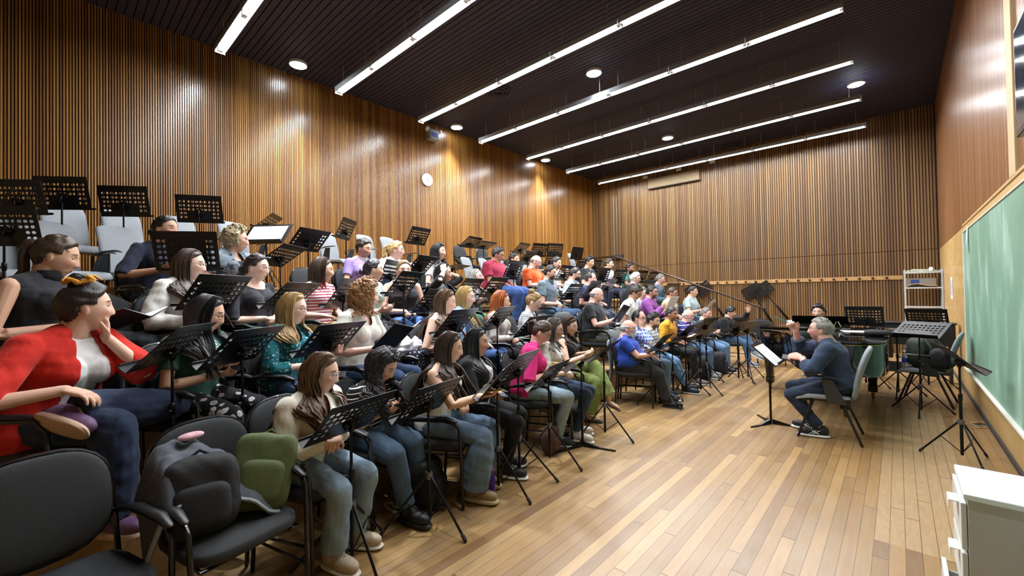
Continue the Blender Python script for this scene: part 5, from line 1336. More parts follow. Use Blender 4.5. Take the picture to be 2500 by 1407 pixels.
S(1613, 838, -2.5, 0, 'in front of the plaid shirt, nearest the blue polo', WY(1613, 838, -2.5, 26), 42, FB('before the plaid shirt'))
S(1645, 836, -2.55, 0, 'in front of the grey striped sweater', WY(1645, 836, -2.55, 36), 55)
S(1676, 812, -2.45, 0, 'in front of the yellow sweater', WY(1676, 812, -2.45, 29), 45, FB('before the yellow sweater'))
S(1725, 795, -2.45, 0, 'highest of the men\'s front row, before the charcoal sweater', WY(1725, 795, -2.45, 38), 38, FB('before the charcoal sweater'))
S(1712, 818, -2.3, 0, 'low and flat before the purple striped polo', WY(1712, 818, -2.3, 40), 56)
S(1802, 797, -2.1, 0, 'left one of a pair before the black sweater', WY(1802, 797, -2.1, 32), 36)
S(1826, 803, -2.0, 0, 'right one of a pair before the black sweater', WY(1826, 803, -2.0, 32), 40)
# first riser
S(430, 843, A1, z1, 'in front of the red cardigan', WY(430, 843, A1, 106), 46, FS('before the red cardigan'))
_st, _rm = S(598, 845, A1, z1, 'in front of the green t-shirt', WY(598, 845, A1, 132), 46, FB('before the green t-shirt'))
tc = bpy.data.curves.new('lettering', 'FONT'); tc.body = 'COA'; tc.size = .05; tc.extrude = .0006; tc.align_x = 'CENTER'; tc.space_character = 1.1
to = bpy.data.objects.new('lettering', tc); COL.objects.link(to); tm = bpy.data.meshes.new_from_object(to); bpy.data.objects.remove(to)
tm.materials.append(plain('lettering_white', '#c9cbc9', .6)); dk_ = [c_ for c_ in _st.children if c_.name.startswith('desk') and 'clamp' not in c_.name][0]
to = ob('lettering', tm, dk_); to.matrix_local = Matrix(((0, 0, -1, -.0035), (0, -1, 0, -.105), (-1, 0, 0, .085), (0, 0, 0, 1)))
S(810, 827, A1, z1, 'in front of the teal floral blouse', WY(810, 827, A1, 120), 46, FB('before the teal floral blouse'))
S(1115, 787, A1, z1, 'in front of the striped tank top', WY(1115, 787, A1, 67), 42, FS('before the striped tank top'))
S(1217, 778, A1, z1, 'in front of the denim jacket and the red-haired singer', WY(1217, 778, A1, 44), 42, FS('before the denim jacket', -.05))
S(1298, 797, A1, z1, 'in front of the light brown bun', WY(1298, 797, A1, 50), 44, FB('before the light brown bun'))
# second riser
S(528, 714, A2, z2, 'in front of the white blazer', WY(528, 714, A2, 134), 40, FB('before the white blazer'))
S(714, 722, A2, z2, 'in front of the dark grey top', WY(714, 722, A2, 87), 50, FS('before the dark grey top'))
S(840, 717, A2, z2, 'in front of the red striped shirt', WY(840, 717, A2, 48), 36)
S(988, 694, A2, z2, 'in front of the black tank top', WY(988, 694, A2, 54), 40)
S(1047, 735, A2, z2, 'below the singer with her hands in her hair', WY(1047, 735, A2, 42), 40)
S(1142, 706, A2, z2, 'below the grey-haired singer looking up', WY(1142, 706, A2, 46), 42)
S(1206, 702, A2, z2, 'in front of the grey-haired singer, mint trousers', WY(1206, 702, A2, 42), 40)
S(1397, 713, A2, z2, 'in front of the light blue shirt and dark beard', WY(1397, 713, A2, 33), 40)
S(1446, 706, A2, z2, 'left of two before the navy t-shirt', WY(1446, 706, A2, 27), 36, FB('before the navy t-shirt'))
S(1484, 700, A2, z2, 'right of two before the navy t-shirt', WY(1484, 700, A2, 25), 38)
S(1580, 700, A2-.1, z2, 'before the white-haired man', WY(1580, 700, A2-.1, 30), 36)
S(1638, 705, A2, z2, 'before the steel blue sweater', WY(1638, 705, A2, 32), 42)
# third riser
S(455, 614, A3+.25, z3, 'tall and upright, hiding the mouth of the singer in navy', -36, 14, FB('hiding the singer in navy'))
S(652, 572, A3-.6, z3, 'with a bright white sheet, above the dark hair and glasses', 130, 42, FS('catching the lamp light'))
S(690, 625, A3+.15, z3, 'low beside the dark grey top', WY(690, 625, A3+.15, 60), 55)
S(755, 587, A3-.6, z3, 'black, right of the bright white sheet', WY(755, 587, A3-.6, 78), 44, FB('right of the bright sheet'))
S(952, 667, A3, z3, 'in front of the lilac polo', WY(952, 667, A3, 38), 22)
S(1030, 648, A3, z3, 'in front of the laughing singer in white', WY(1030, 648, A3, 48), 46, FB('before the laughing singer'))
S(1108, 655, A3, z3, 'nearly flat before the sunglasses', WY(1108, 655, A3, 38), 76)
S(1254, 660, A3, z3, 'in front of the crimson t-shirt', WY(1254, 660, A3, 38), 26, FB('before the crimson t-shirt'))
S(1378, 667, A3, z3, 'in front of the trimmed beard and white t-shirt', WY(1378, 667, A3, 30), 34)
S(1472, 672, A3, z3, 'in front of the fluffy black hair', WY(1472, 672, A3, 29), 22, FB('before the fluffy black hair'))
S(1513, 675, A3, z3, 'in front of the white printed t-shirt', WY(1513, 675, A3, 30), 24)
S(1565, 676, A3, z3, 'in front of the dark green shirt', WY(1565, 676, A3, 26), 26)
S(1592, 678, A3+.1, z3, 'at the right end of the third riser', WY(1592, 678, A3+.1, 22), 30)
# fourth riser and top, mostly empty places
S(12, 552, A4, z4, 'dark, cut by the left edge of the picture below another', -38, 14)
S(38, 482, A5, z5, 'at the left edge against the slatted wall', -40, 16)
S(153, 472, A5-.1, z5, 'second from the left against the slatted wall', -40, 12)
S(303, 492, A5-.1, z5, 'third from the left against the slatted wall', -38, 12)
S(487, 511, A5-.1, z5, 'fourth from the left against the slatted wall, above the dark-haired singer', -30, 14)
S(655, 545, A5-.4, z5, 'small and turned, just above the bright white sheet', WY(655, 545, A5-.4, 26), 50)
S(845, 560, A5-.1, z5, 'narrow and steep above the red striped shirt', WY(845, 560, A5-.1, 34), 26)
S(1022, 577, A5-.1, z5, 'above the laughing singer in white', WY(1022, 577, A5-.1, 46), 30)
S(1150, 592, A5-.1, z5, 'high and flat, left of two above the grey-haired singer', WY(1150, 592, A5-.1, 34), 55)
S(1183, 599, A5-.1, z5, 'high and flat, right of two above the grey-haired singer', WY(1183, 599, A5-.1, 38), 68)
S(1273, 607, A5-.1, z5, 'small and turned behind the crimson t-shirt', WY(1273, 607, A5-.1, 25), 48)
S(1289, 630, A4, z4, 'black and leaning behind the orange t-shirt', WY(1289, 630, A4, 30), 40, FB('behind the orange t-shirt'))
S(1317, 611, A5-.1, z5, 'upright above the orange t-shirt', WY(1317, 611, A5-.1, 37), 24)
S(1355, 611, A5-.1, z5, 'upright above the trimmed beard', WY(1355, 611, A5-.1, 38), 12)
S(1350, 634, A4, z4, 'second row up behind the trimmed beard', WY(1350, 634, A4, 34), 26)
make_stand(1409, 619, A5-.1, z5, 'solid grey-black music stand in the far corner of the top riser', yaw=-6, tilt=16, kind='solid', spread=.6)
S(1420, 651, A4, z4, 'below the solid one at the far end of the risers', WY(1420, 651, A4, 30), 40)
S(1452, 650, A4+.1, z4, 'behind the fluffy black hair', WY(1452, 650, A4+.1, 26), 26)

# ------------------------------------------------------------------ empty chairs on the upper risers
def CH(px, py, X, pz, kind, label, yaw=8, hgt=None):
    """the top of the back is seen at (px, py)"""
    p = atX(px, py, X-.30); a = math.radians(yaw)
    return make_chair(p[0]+.33*math.cos(a), p[1]+.33*math.sin(a), pz, math.radians(yaw), label, kind, s=1.0 if hgt is None else hgt)
for i, (px, py, t_) in enumerate(((20, 570, 'grey chair at the left edge behind a dark stand'), (120, 520, 'stained grey high-backed chair behind the brown ponytail'), (297, 541, 'plain grey high-backed chair left of the singer in navy'), (800, 600, None), (845, 610, None))):
    if t_: CH(px, py, -6.1, z4, 'grey', t_, 22, 1.04)
for px, py, t_ in ((155, 507, 'grey chair against the wall behind the second high stand'), (297, 520, 'grey chair against the wall behind the third high stand'), (437, 516, 'grey chair against the wall behind the dark-haired singer'), (567, 532, 'grey chair against the wall above the short grey curls'),
                   (797, 558, 'grey chair against the wall above the red striped shirt'), (892, 568, 'grey chair against the wall above the lilac polo'), (948, 576, 'grey chair against the wall above the laughing singer'), (1218, 605, 'grey chair against the wall above the crimson t-shirt'), (1290, 615, 'grey chair against the wall above the orange t-shirt')):
    CH(px, py, -6.95, z5, 'grey', t_, 20, 1.0)
for px, py, t_ in ((1138, 624, 'pale grey chair left of the crimson t-shirt, farther one'), (1180, 628, 'pale grey chair directly left of the crimson t-shirt'), (1280, 632, 'pale grey chair behind the hidden dark-haired man')):
    CH(px, py, -6.0, z4, 'grey', t_, 20, .96)
CH(1395, 636, -6.6, z5, 'grey', 'stained grey chair in the far corner of the top riser', 15)
for px, py, X, pz, t_ in ((742, 610, -5.65, z3, 'empty black chair behind the red striped shirt, left of two'), (838, 610, -5.65, z3, 'empty black chair behind the red striped shirt, right of two'), (1118, 605, -6.9, z5, 'black chair against the wall above the sunglasses'), (1172, 608, -6.9, z5, 'black chair against the wall above the grey-haired singer'),
                       (690, 655, -4.6, z2, 'empty black chair right of the dark grey top')):
    CH(px, py, X, pz, 'black', t_, 15)
# nearest chairs at the lower left
make_chair(-2.40, .04, 0, math.radians(14), 'empty black armchair in the bottom left corner, nearest the camera')
bagch = make_chair(-2.50, .62, 0, math.radians(12), 'black armchair at the lower left loaded with bags and a jacket')
make_chair(-3.65, 2.5, z1, .5, 'black armchair holding the polka dot bag')
make_chair(-3.7, 5.15, z1, .3, 'black armchair holding the grey backpack between the rows')
for px_, w_ in ((1, 0),): pass

# ------------------------------------------------------------------ conductor and pianist
cond = person(dict(seed=501, px=2003, py=806, Y=5.74, pz=0, body=184, hw=186, pitch=-2, lean=13, fem=0, near=2, w=.97, belly=.0, s=1.06, tone='rosy', who='conductor', group='leaders of the rehearsal',
    label='conductor in a navy shirt with a teal pencil raised, seated in front of the piano', hair=H('short', '#6b6862', '#a5a29a', thick=.014, tufts=120, recede=.02, front=.072, tuft=.8), brow='#8a8279', glasses='#3c4048', beard='stub',
    top=TS('#303d55', 'three', 'collar', ease=.022, cuff=.012), bottom=D('#1a2436', '#2d3b52', .06), shoes=('sneaker', '#16181c', '#dfe1e2'),
    arms=(((.335, .10, .845), (.95, -.05, .1), (.1, -.6, -.7), .75, (-.5, .9, -.5)), ((.40, -.12, 1.12), (.35, .15, .9), (.25, .95, 0), .95, (.1, -.6, -1))), feet=.20, stag=2))
make_chair(-.61, 5.76, 0, math.radians(182), 'grey high-backed chair with dark plastic arms under the conductor', 'grey')
pian = person(dict(seed=502, px=1998, py=763, Y=9.0, pz=0, body=-92, hw=-96, pitch=2, lean=8, fem=0, near=1, tone='fair', who='pianist', group='leaders of the rehearsal',
    label='pianist with dark wavy hair, only the eyes showing above the piano', hair=H('shortcurly', '#151113', '#2f2a2c', thick=.026, curlr=.9), top=TS('#2b2c33', 'long', 'crew'), bottom=TR('#1d1e22', .06), shoes=SN,
    arms=(((.42, .2, .72), (1, 0, -.1), (0, 0, -1), .35, (-.5, .9, -.5)), ((.42, -.2, .72), (1, 0, -.1), (0, 0, -1), .35, (-.5, -.9, -.5))), feet=.4))
# teal pencil held up by the conductor
W = cond['WR'][1]; hd = unit(cond['HD'][1][0]); g_ = W+hd*.085+unit(cond['HD'][1][1])*.022
b = MB(); b.tube([cond['toW'](g_+np.array([-.03, 0, -.01])), cond['toW'](g_+np.array([.16, .02, .085]))], .0048, 6); o = b.build('pencil', plain('pencil_teal', '#1f8f8c', .4), None); tag(o, 'teal pencil raised like a baton in the conductor\'s hand', 'pencil')
make_stand(1873, 864, -1.18, 0, 'solid black music stand with a bright page, in front of the conductor', yaw=180, tilt=47, kind='solid', base='flat', spin=2.2, folder=('sheet', 'bright open score on the conductor\'s stand', 0.))
# ------------------------------------------------------------------ grand piano
lac = plain('piano_lacquer', '#08090a', .07, 0, .6); brass = plain('brass', '#b08a3c', .25, 1.)
pi = thing('grand_piano', 'black lacquered grand piano behind the conductor', 'piano', (-.9, 7.4, 0))
def smooth_poly(pts, it=3):
    pts = [np.array(p, float) for p in pts]
    for _ in range(it):
        q = []
        for i in range(len(pts)):
            a, b_ = pts[i], pts[(i+1) % len(pts)]; q += [a*.75+b_*.25, a*.25+b_*.75]
        pts = q
    return pts
curve = [(-.10, 8.2), (-.10, 7.6), (-.10, 7.0), (-.10, 6.55), (-.18, 6.22), (-.50, 6.08), (-.86, 6.20), (-1.02, 6.55), (-1.14, 7.0), (-1.42, 7.32), (-1.66, 7.6), (-1.70, 8.2)]
sp_ = [np.array(p) for p in curve]
for _ in range(3):
    q = [sp_[0]]
    for i in range(len(sp_)-1): q += [sp_[i]*.75+sp_[i+1]*.25, sp_[i]*.25+sp_[i+1]*.75]
    sp_ = q+[sp_[-1]]
body_poly = [(x+.9, y-7.4) for x, y in sp_]
def offset_poly(poly, d):
    c = np.mean(poly, axis=0); return [tuple(np.array(p)+unit(np.array(p)-c)*d) for p in poly]
b = MB(); b.prism(body_poly+[(-.80, 1.15), (.80, 1.15)], .60, .965); b.build('rim', lac, pi, True, angle=35)
b = MB(); b.prism(offset_poly(body_poly, .012)+[(-.815, .80), (.815, .80)], .975, .995); b.build('lid', lac, pi, True, angle=35, bevel=.004)
b = MB(); b.prism([p for p in offset_poly(body_poly, .006) if p[1] > .25]+[(-.80, .78), (.80, .78)], 1.0, 1.018); b.build('lid_front', lac, pi, True, angle=35, bevel=.004)
b = MB(); b.prism(offset_poly(body_poly, .006), .955, .963); b.build('gold_rim_line', brass, pi, True, angle=35)
b = MB(); b.bbox((-.80, .80, .60), (.80, 1.30, .68)); b.build('keybed', lac, pi, False, .004)
for sx in (-1, 1):
    b = MB(); b.bbox((sx*.80-.03, .75, .60), (sx*.80+.03, 1.30, .90)); b.build('cheek_block', lac, pi, False, .01)
b = MB(); b.bbox((-.76, 1.12, .68), (.76, 1.28, .705)); wk = b.build('white_keys', plain('ivory_keys', '#e8e6dd', .3), pi, False)
b = MB()
for k in range(51):
    if k % 7 in (2, 6): continue
    x_ = -.745+k*.0295; b.bbox((x_-.006, 1.12, .705), (x_+.006, 1.21, .716))
b.build('black_keys', plain('ebony_keys', '#0d0d0d', .3), wk, False)
b = MB(); b.add([(-.37, .64, 1.02), (.37, .64, 1.02), (.34, .53, 1.19), (-.34, .53, 1.19), (-.37, .655, 1.02), (.37, .655, 1.02), (.34, .545, 1.19), (-.34, .545, 1.19)], [(0, 1, 2, 3), (4, 7, 6, 5), (0, 4, 5, 1), (1, 5, 6, 2), (2, 6, 7, 3), (3, 7, 4, 0)])
b.build('music_desk', lac, pi, False)
b = MB()
for a_ in (-.5, .5): b.tube([(.22, .60, 1.13), (.22+a_*.09, .55, 1.03)], .008, 6)
b.tube([(.10, .63, 1.135), (.36, .60, 1.13)], .006, 6); b.tube([(.22, .60, 1.17), (.22, .60, 1.12)], .008, 6); b.build('desk_prop', plain('desk_prop_metal', '#8b7f68', .35, .8), pi)
for lx, ly in ((-.67, .55), (.60, .71), (.38, -.66)):
    lg = MB(); lg.rings([[(lx+sx*w_, ly+sy*w_, z_) for sx, sy in ((-1, -1), (1, -1), (1, 1), (-1, 1))] for z_, w_ in ((.60, .075), (.52, .07), (.20, .048), (.19, .055), (.10, .055), (.09, .03))]); lo = lg.build('leg', lac, pi, False, .006)
    c_ = MB(); c_.tube([(lx-.018, ly, .035), (lx+.018, ly, .035)], .034, 16, False); c_.tube([(lx, ly, .05), (lx, ly, .09)], .022, 10, False); c_.build('caster', brass, lo)
b = MB(); b.tube([(-.12, .60, .60), (-.07, .62, .14)], .018, 8); b.tube([(.12, .60, .60), (.07, .62, .14)], .018, 8); b.bbox((-.14, .55, .08), (.14, .70, .14)); ly_ = b.build('pedal_lyre', lac, pi)
for k in (-1, 0, 1):
    b = MB(); b.tube([(k*.06, .56, .08), (k*.06, .47, .05)], .012, 8, flat=.4); b.build('pedal', brass, ly_)
bn = thing('piano_bench', 'black bench under the pianist', 'bench', (-.9, 9.28, 0)); 
b = MB(); b.ell((0, 0, .45), (.36, .17, .04), None, 24, 12, .4); b.build('seat', plain('bench_leather', '#141416', .4), bn)
for sx in (-1, 1):
    for sy in (-1, 1): b = MB(); b.bbox((sx*.3-.02, sy*.12-.02, 0), (sx*.3+.02, sy*.12+.02, .42)); b.build('leg', lac, bn, False)
def papers(nm, lab, loc, size, yaw, n=1, c='#e6e8e8', cat='sheet music'):
    b = MB()
    for k in range(n): b.box((rng.uniform(-.01, .01), rng.uniform(-.01, .01), .002+.004*k), (size[0], size[1], .003), rotm(rng.uniform(-.1, .1)))
    o = b.build(nm, plain('paper_'+c[1:], c, .7), None, False, loc=tuple(float(v) for v in loc), rz=yaw); tag(o, lab, cat); return o
papers('sheet_music', 'white sheet music lying on the piano lid, right of the conductor', (-.36, 7.35, 1.019), (.42, .30), .2)
sp2 = thing('pencil_case', 'black soft pencil case lying on the right of the piano lid', 'case', (-.20, 7.1, .997))
b = MB(); b.ell((0, 0, .035), (.14, .06, .035), None, 18, 10, .7); b.build('pouch', plain('pouch_black', '#17181a', .7), sp2)
b = MB(); b.tube([(-.12, 0, .071), (0, .005, .074), (.12, 0, .071)], .003, 5); b.build('zip', plain('zip_grey', '#555', .4, .6) if False else plain('zip_grey', '#555558', .4, .6), sp2)

# black closed digital piano against the far right, with stands around it
p0 = atz(2128, 792, 1.0); p1 = atz(2330, 792, 1.0)
dp = thing('digital_piano', 'long closed black upright keyboard cabinet in the right corner', 'piano', (.16, 9.95, 0), .0)
b = MB(); b.bbox((-.56, -.02, .62), (.52, .30, .98)); b.build('cabinet', plain('cabinet_black', '#1a1a1c', .4), dp, False, .012)
b = MB(); b.bbox((-.58, -.04, .98), (.54, .32, 1.005)); b.build('lid', plain('cabinet_lid', '#242426', .3), dp, False, .006)
for sx in (-.5, .46):
    b = MB(); b.bbox((sx-.02, .02, 0), (sx+.02, .28, .62)); b.build('leg', plain('cabinet_black', '#1a1a1c', .4), dp, False)
b = MB(); b.bbox((-.5, .14, .12), (.46, .17, .30)); b.build('back_panel', plain('cabinet_black', '#1a1a1c', .4), dp, False)

# stands on the piano side
make_stand(0, 0, 0, 0, 'grey-lit perforated music stand facing the camera beside the right chair', yaw=62, tilt=58, loc=(.20, 7.50, 1.06), spin=.4)
make_stand(0, 0, 0, 0, 'black music stand by the chalkboard, alone at the right', yaw=189, tilt=46, loc=(.385, 5.68, .945), spin=.75, spread=.85)
make_stand(0, 0, 0, 0, 'black perforated music stand in front of the keyboard cabinet, left of the shelf', yaw=262, tilt=20, loc=(-.42, 9.1, 1.14), spin=.2)
make_stand(0, 0, 0, 0, 'black music stand standing right below the metal shelf', yaw=255, tilt=25, loc=(.33, 9.45, 1.10), spin=.9)
make_stand(0, 0, 0, 0, 'low black music stand between the piano and the right chair', yaw=80, tilt=72, loc=(-.02, 8.55, .93), spin=.1)
# two pairs hung crooked on the hook rail of the back wall
rail = MB(); rail.bbox((-6.9, BACKY-.045, 1.80), (.1, BACKY-.022, 1.90)); struct(rail.build('trim_3', plain('hook_rail_wood', '#ab8655', .5, noise=.15, nscale=6), None, False, .003))
for i in range(26):
    hx = -6.7+i*.26; hk = thing('coat_hook', 'dark round coat hook on the pale rail of the back wall', 'hook', (hx, BACKY-.047, 1.85), 0, 'row of coat hooks on the back wall')
    if i == 0:
        b = MB(); b.tube([(0, 0, 0), (0, -.03, 0)], .008, 6); b.tube([(0, -.03, 0), (0, -.045, 0)], .028, 12); HKM = tomesh(b, plain('hook_dark', '#2c1a12', .4))
    ob('peg', HKM, hk)
def hung(px, py, ang, label, dy=0.):
    P_ = cached('stand', stand_parts); c = atY(px, py, BACKY-.10-dy)
    root = thing('music_stand', label, 'music stand', (c[0], c[1], c[2]), 0, 'music stands hung on the back wall')
    R_ = Matrix.Rotation(ang, 4, 'Y') @ Matrix.Rotation(PI/2, 4, 'Z')
    o = ob('desk', cached('desk_holes', lambda: desk_mesh('holes')), root); o.matrix_local = R_ @ Matrix.Translation((0, 0, -.17))
    b = MB(); b.tube([(0, 0, -.02), (0, 0, -.55)], .012, 8); b.tube([(0, 0, -.5), (0, 0, -1.0)], .02, 8)
    o = b.build('folded_pole', plain('stand_tube_black', '#121214', .28, .5), root); o.matrix_local = Matrix.Translation((0, .02, 0)) @ Matrix.Rotation(ang, 4, 'Y')
    for k in range(3):
        b = MB(); b.tube([(.02*math.cos(k*2.1), .02*math.sin(k*2.1), -.55), (.028*math.cos(k*2.1), .028*math.sin(k*2.1), -1.03)], .008, 6)
        o = b.build('leg', plain('stand_tube_black', '#121214', .28, .5), root); o.matrix_local = Matrix.Translation((0, .02, 0)) @ Matrix.Rotation(ang, 4, 'Y')
hung(1835, 712, -.50, 'black stand hung crooked on the back wall, left of the right pair', 0)
hung(1862, 708, -.62, 'black stand hung crooked on the back wall, right of the right pair', .06)
hung(1692, 710, -.45, 'black stand hung on the back wall beside the handrail, left of that pair', 0)
hung(1716, 706, -.60, 'black stand hung on the back wall beside the handrail, right of that pair', .06)

# ------------------------------------------------------------------ metal shelf in the corner
sh = thing('metal_shelf', 'white slotted steel shelf unit in the far right corner', 'shelf', (.10, 13.05, 0)); shm = plain('shelf_steel_white', '#b9bdc0', .45, .2)
for sx in (0, .60):
    for sy in (0, .40):
        b = MB(); b.bbox((sx, sy, 0), (sx+.035, sy+.004, 2.0)); b.bbox((sx if sx == 0 else sx+.031, sy, 0), (sx+.004 if sx == 0 else sx+.035, sy+.035, 2.0)); po = b.build('post', shm, sh, False)
        if sy == 0:
            b = MB()
            for k in range(38): b.bbox((sx+.012, -.0015, .06+k*.05), (sx+.020, -.0002, .08+k*.05))
            b.build('slots', plain('slot_dark', '#3a3a3a', .6), po, False)
for z_ in (1.94, 1.60, 1.17, .35):
    b = MB(); b.bbox((.004, .004, z_), (.63, .43, z_+.004)); b.bbox((.0, -.001, z_-.025), (.635, .002, z_+.006)); b.build('shelf_board', shm, sh, False)
# what lies on it
b = MB()
for k in range(5): b.box((.30+rng.uniform(-.04, .04), .2, .006+.012*k), (.56-.05*k, .34, .010), rotm(rng.uniform(-.15, .15), rng.uniform(-.03, .03)))
o = b.build('paper_stack', plain('paper_greenish', '#c9cfbf', .7, noise=.2, nscale=12), None, False, loc=(.10, 13.05, 1.946)); tag(o, 'untidy stack of pale papers on top of the metal shelf', 'papers')
b = MB(); b.ell((0, 0, .05), (.035, .035, .05), None, 16, 8, .5); o = b.build('paper_roll', M_white, None, loc=(.55, 13.10, 1.946)); tag(o, 'small white roll on the top right of the metal shelf', 'roll')
bx_ = thing('cardboard_box', 'grey box with a blue label on the upper shelf', 'box', (.38, 13.30, 1.606)); b = MB(); b.bbox((-.25, -.12, 0), (.25, .12, .20)); b.build('carton', plain('carton_grey', '#8f8f90', .7), bx_, False, .004)
b = MB(); b.bbox((-.16, -.123, .07), (-.02, -.1205, .17)); b.build('blue_label', plain('label_blue', '#2c4a9a', .5), bx_, False)
b = MB(); rings = []
for t in np.linspace(0, 1, 9): rings.append([(-.24+.48*t, yy, .03+.045*math.sin(t*6.5)*.5+.03*t*(1-t)*4+(zz)) for yy, zz in ((-.10, 0), (.08, 0), (.08, .012), (-.10, .012))])
b.rings(rings); o = b.build('brown_envelope', plain('kraft_paper', '#c8a266', .7), None, True, loc=(.40, 13.13, 1.60)); tag(o, 'crumpled tan envelope lying in front of the box on the shelf', 'envelope')

# ------------------------------------------------------------------ right chair with bags, things by the wall
make_chair(.24, 8.25, 0, math.radians(172), 'grey chair against the right wall loaded with black bags', 'grey')
def bag(name, label, cat, loc, size, yaw, c, e=.55, straps=True, tilt=0., pocket=True, c2=None, roll=0.):
    t = thing(name, label, cat, loc, yaw); R_ = rotm(0, tilt, roll); m_ = plain('bag_'+c[1:], c, .8, noise=.18, nscale=140, bump=.25)
    b = MB(); b.ell((0, 0, size[2]/2), np.array(size)/2, R_, 28, 18, e); me = remesh(b, .012, 2); v = verts(me); setverts(me, inflate(me, v, wrinkle(v, .004, int(abs(loc[0]*100))+3, wl=(.08, .2)))); mkobj('bag_body', me, m_, t)
    if pocket:
        b = MB(); b.ell(R_@np.array([size[0]*.36, 0, -size[2]*.12])+np.array([0, 0, size[2]/2]), np.array([size[0]*.28, size[1]*.36, size[2]*.28]), R_, 22, 14, .5); b.build('pocket', plain('bag_'+(c2 or c)[1:], c2 or c, .8, noise=.18, nscale=140, bump=.25), t)
    if straps:
        for sg in (-1, 1):
            pts = [R_@np.array([-size[0]*.42, sg*size[1]*.22, size[2]*.42])+np.array([0, 0, size[2]/2]), R_@np.array([-size[0]*.75, sg*size[1]*.30, size[2]*.2])+np.array([0, 0, size[2]/2]), R_@np.array([-size[0]*.75, sg*size[1]*.34, -size[2]*.15])+np.array([0, 0, size[2]/2]), R_@np.array([-size[0]*.45, sg*size[1]*.36, -size[2]*.4])+np.array([0, 0, size[2]/2])]
            b = MB(); b.tube(pts, .018, 8, flat=.3); b.build('strap', m_, t)
        b = MB(); b.tube([R_@np.array([-.02, -.04, size[2]*.48])+np.array([0, 0, size[2]/2]), R_@np.array([-.02, 0, size[2]*.56])+np.array([0, 0, size[2]/2]), R_@np.array([-.02, .04, size[2]*.48])+np.array([0, 0, size[2]/2])], .008, 6); b.build('handle', m_, t)
    zc_ = size[2]/2
    b = MB(); b.tube([R_@np.array([size[0]*.42*math.cos(a)*.2+size[0]*.2, size[1]*.43*math.sin(a), size[2]*.38*math.cos(a)])+np.array([0, 0, zc_]) for a in np.linspace(-1.5, 1.5, 12)], .004, 5, False); b.build('zip', plain('zip_dark', '#3b3b40', .4, .5), t)
    return t
bag('backpack', 'large dark grey-green bag heaped on the right chair', 'bag', (.24, 8.22, .49), (.26, .34, .42), 2.4, '#2f352c', c2='#1c1f1e')
bag('shoulder_bag', 'black bag slumped against the back of the right chair', 'bag', (.40, 8.04, .50), (.20, .26, .28), 2.9, '#141417')
b = MB(); b.rings([[(r_*math.cos(a), r_*math.sin(a), z_) for a in np.linspace(0, 2*PI, 17)[:-1]] for z_, r_ in ((0, .028), (.005, .033), (.13, .033), (.17, .026), (.19, .013), (.205, .013))])
wb = thing('water_bottle', 'clear water bottle with blue label on the right chair', 'bottle', (.05, 8.12, .49)); g = NT('bottle_plastic'); g.base(lin('#c9d6e6')); g.pr(.1); g.b.inputs['Transmission Weight'].default_value = .8; b.build('plastic', g.m, wb)
b = MB(); b.rings([[(r_*math.cos(a), r_*math.sin(a), z_) for a in np.linspace(0, 2*PI, 17)[:-1]] for z_, r_ in ((.06, .0335), (.12, .0335))]); b.build('blue_label', plain('label_blue2', '#2038c8', .4), wb)
b = MB(); b.tube([(0, 0, .205), (0, 0, .228)], .016, 10, False); b.build('cap', M_white, wb)
# purple bottle on the floor
pb = thing('thermos_bottle', 'purple metal drinking bottle with a wrist loop on the floor', 'bottle', tuple(atz(1199, 1222, 0))); pm = plain('purple_metal', '#4a2392', .25, .5)
b = MB(); b.rings([[(r_*math.cos(a), r_*math.sin(a), z_) for a in np.linspace(0, 2*PI, 21)[:-1]] for z_, r_ in ((0, .030), (.006, .035), (.16, .035), (.20, .026), (.215, .017), (.23, .017))]); b.build('flask', pm, pb)
b = MB(); b.tube([(0, 0, .23), (0, 0, .265)], .020, 14); b.build('cap', plain('purple_cap', '#6a3fb0', .4), pb)
b = MB(); b.tube([(.03, -.02, .22), (.05, -.03, .15), (.045, -.03, .07), (.05, -.01, .15), (.03, .0, .22)], .004, 6); b.build('wrist_loop', plain('loop_dark', '#3a1c70', .6), pb)
# bags among the front row
bag('backpack', 'big black backpack standing on the floor before the purple striped polo', 'backpack', tuple(atz(1712, 932, 0)), (.26, .34, .46), .3, '#141517')
bag('backpack', 'black backpack with a blue edge under the charcoal sweater', 'backpack', tuple(atz(1757, 912, 0)), (.24, .30, .42), .2, '#15181c', c2='#1c3346')
bag('backpack', 'grey backpack sitting on the chair between the rows, left of the black folder', 'backpack', (-3.66, 5.12, PZ(1)+.50), (.24, .32, .48), .2, '#3f4346')
bag('backpack', 'black backpack under the striped top\'s chair', 'backpack', (-2.72, 1.95, .0), (.26, .30, .36), .6, '#121214')
bag('handbag', 'brown leather handbag on the floor behind the third front stand', 'bag', (-2.62, 3.42, 0), (.14, .26, .26), .3, '#4a2c20', straps=False)
bag('tote_bag', 'black tote bag beside the green trousers', 'bag', (-2.9, 4.25, 0), (.14, .26, .28), .3, '#23262b', straps=False)
t = bag('tote_bag', 'navy bag with white polka dots on a chair behind the curly black hair', 'bag', (-3.58, 2.48, PZ(1)+.49), (.30, .40, .26), .4, '#1c2433', straps=False, pocket=False)
t.children[0].data.materials[0] = cloth_mat(('dots', '#1c2433', '#c9cdd2', 32))
b = MB(); b.ell((0, 0, .0), (.20, .22, .10), None, 26, 16, .8); me = remesh(b, .010, 1); v = verts(me); setverts(me, inflate(me, v, wrinkle(v, .022, 5, wl=(.05, .14)))); o = mkobj('folded_jacket', me, cloth_mat(('plain', '#c9cbd2')), None, loc=(-3.66, 2.36, PZ(1)+.74)); tag(o, 'crumpled white jacket heaped on the polka dot bag', 'jacket')
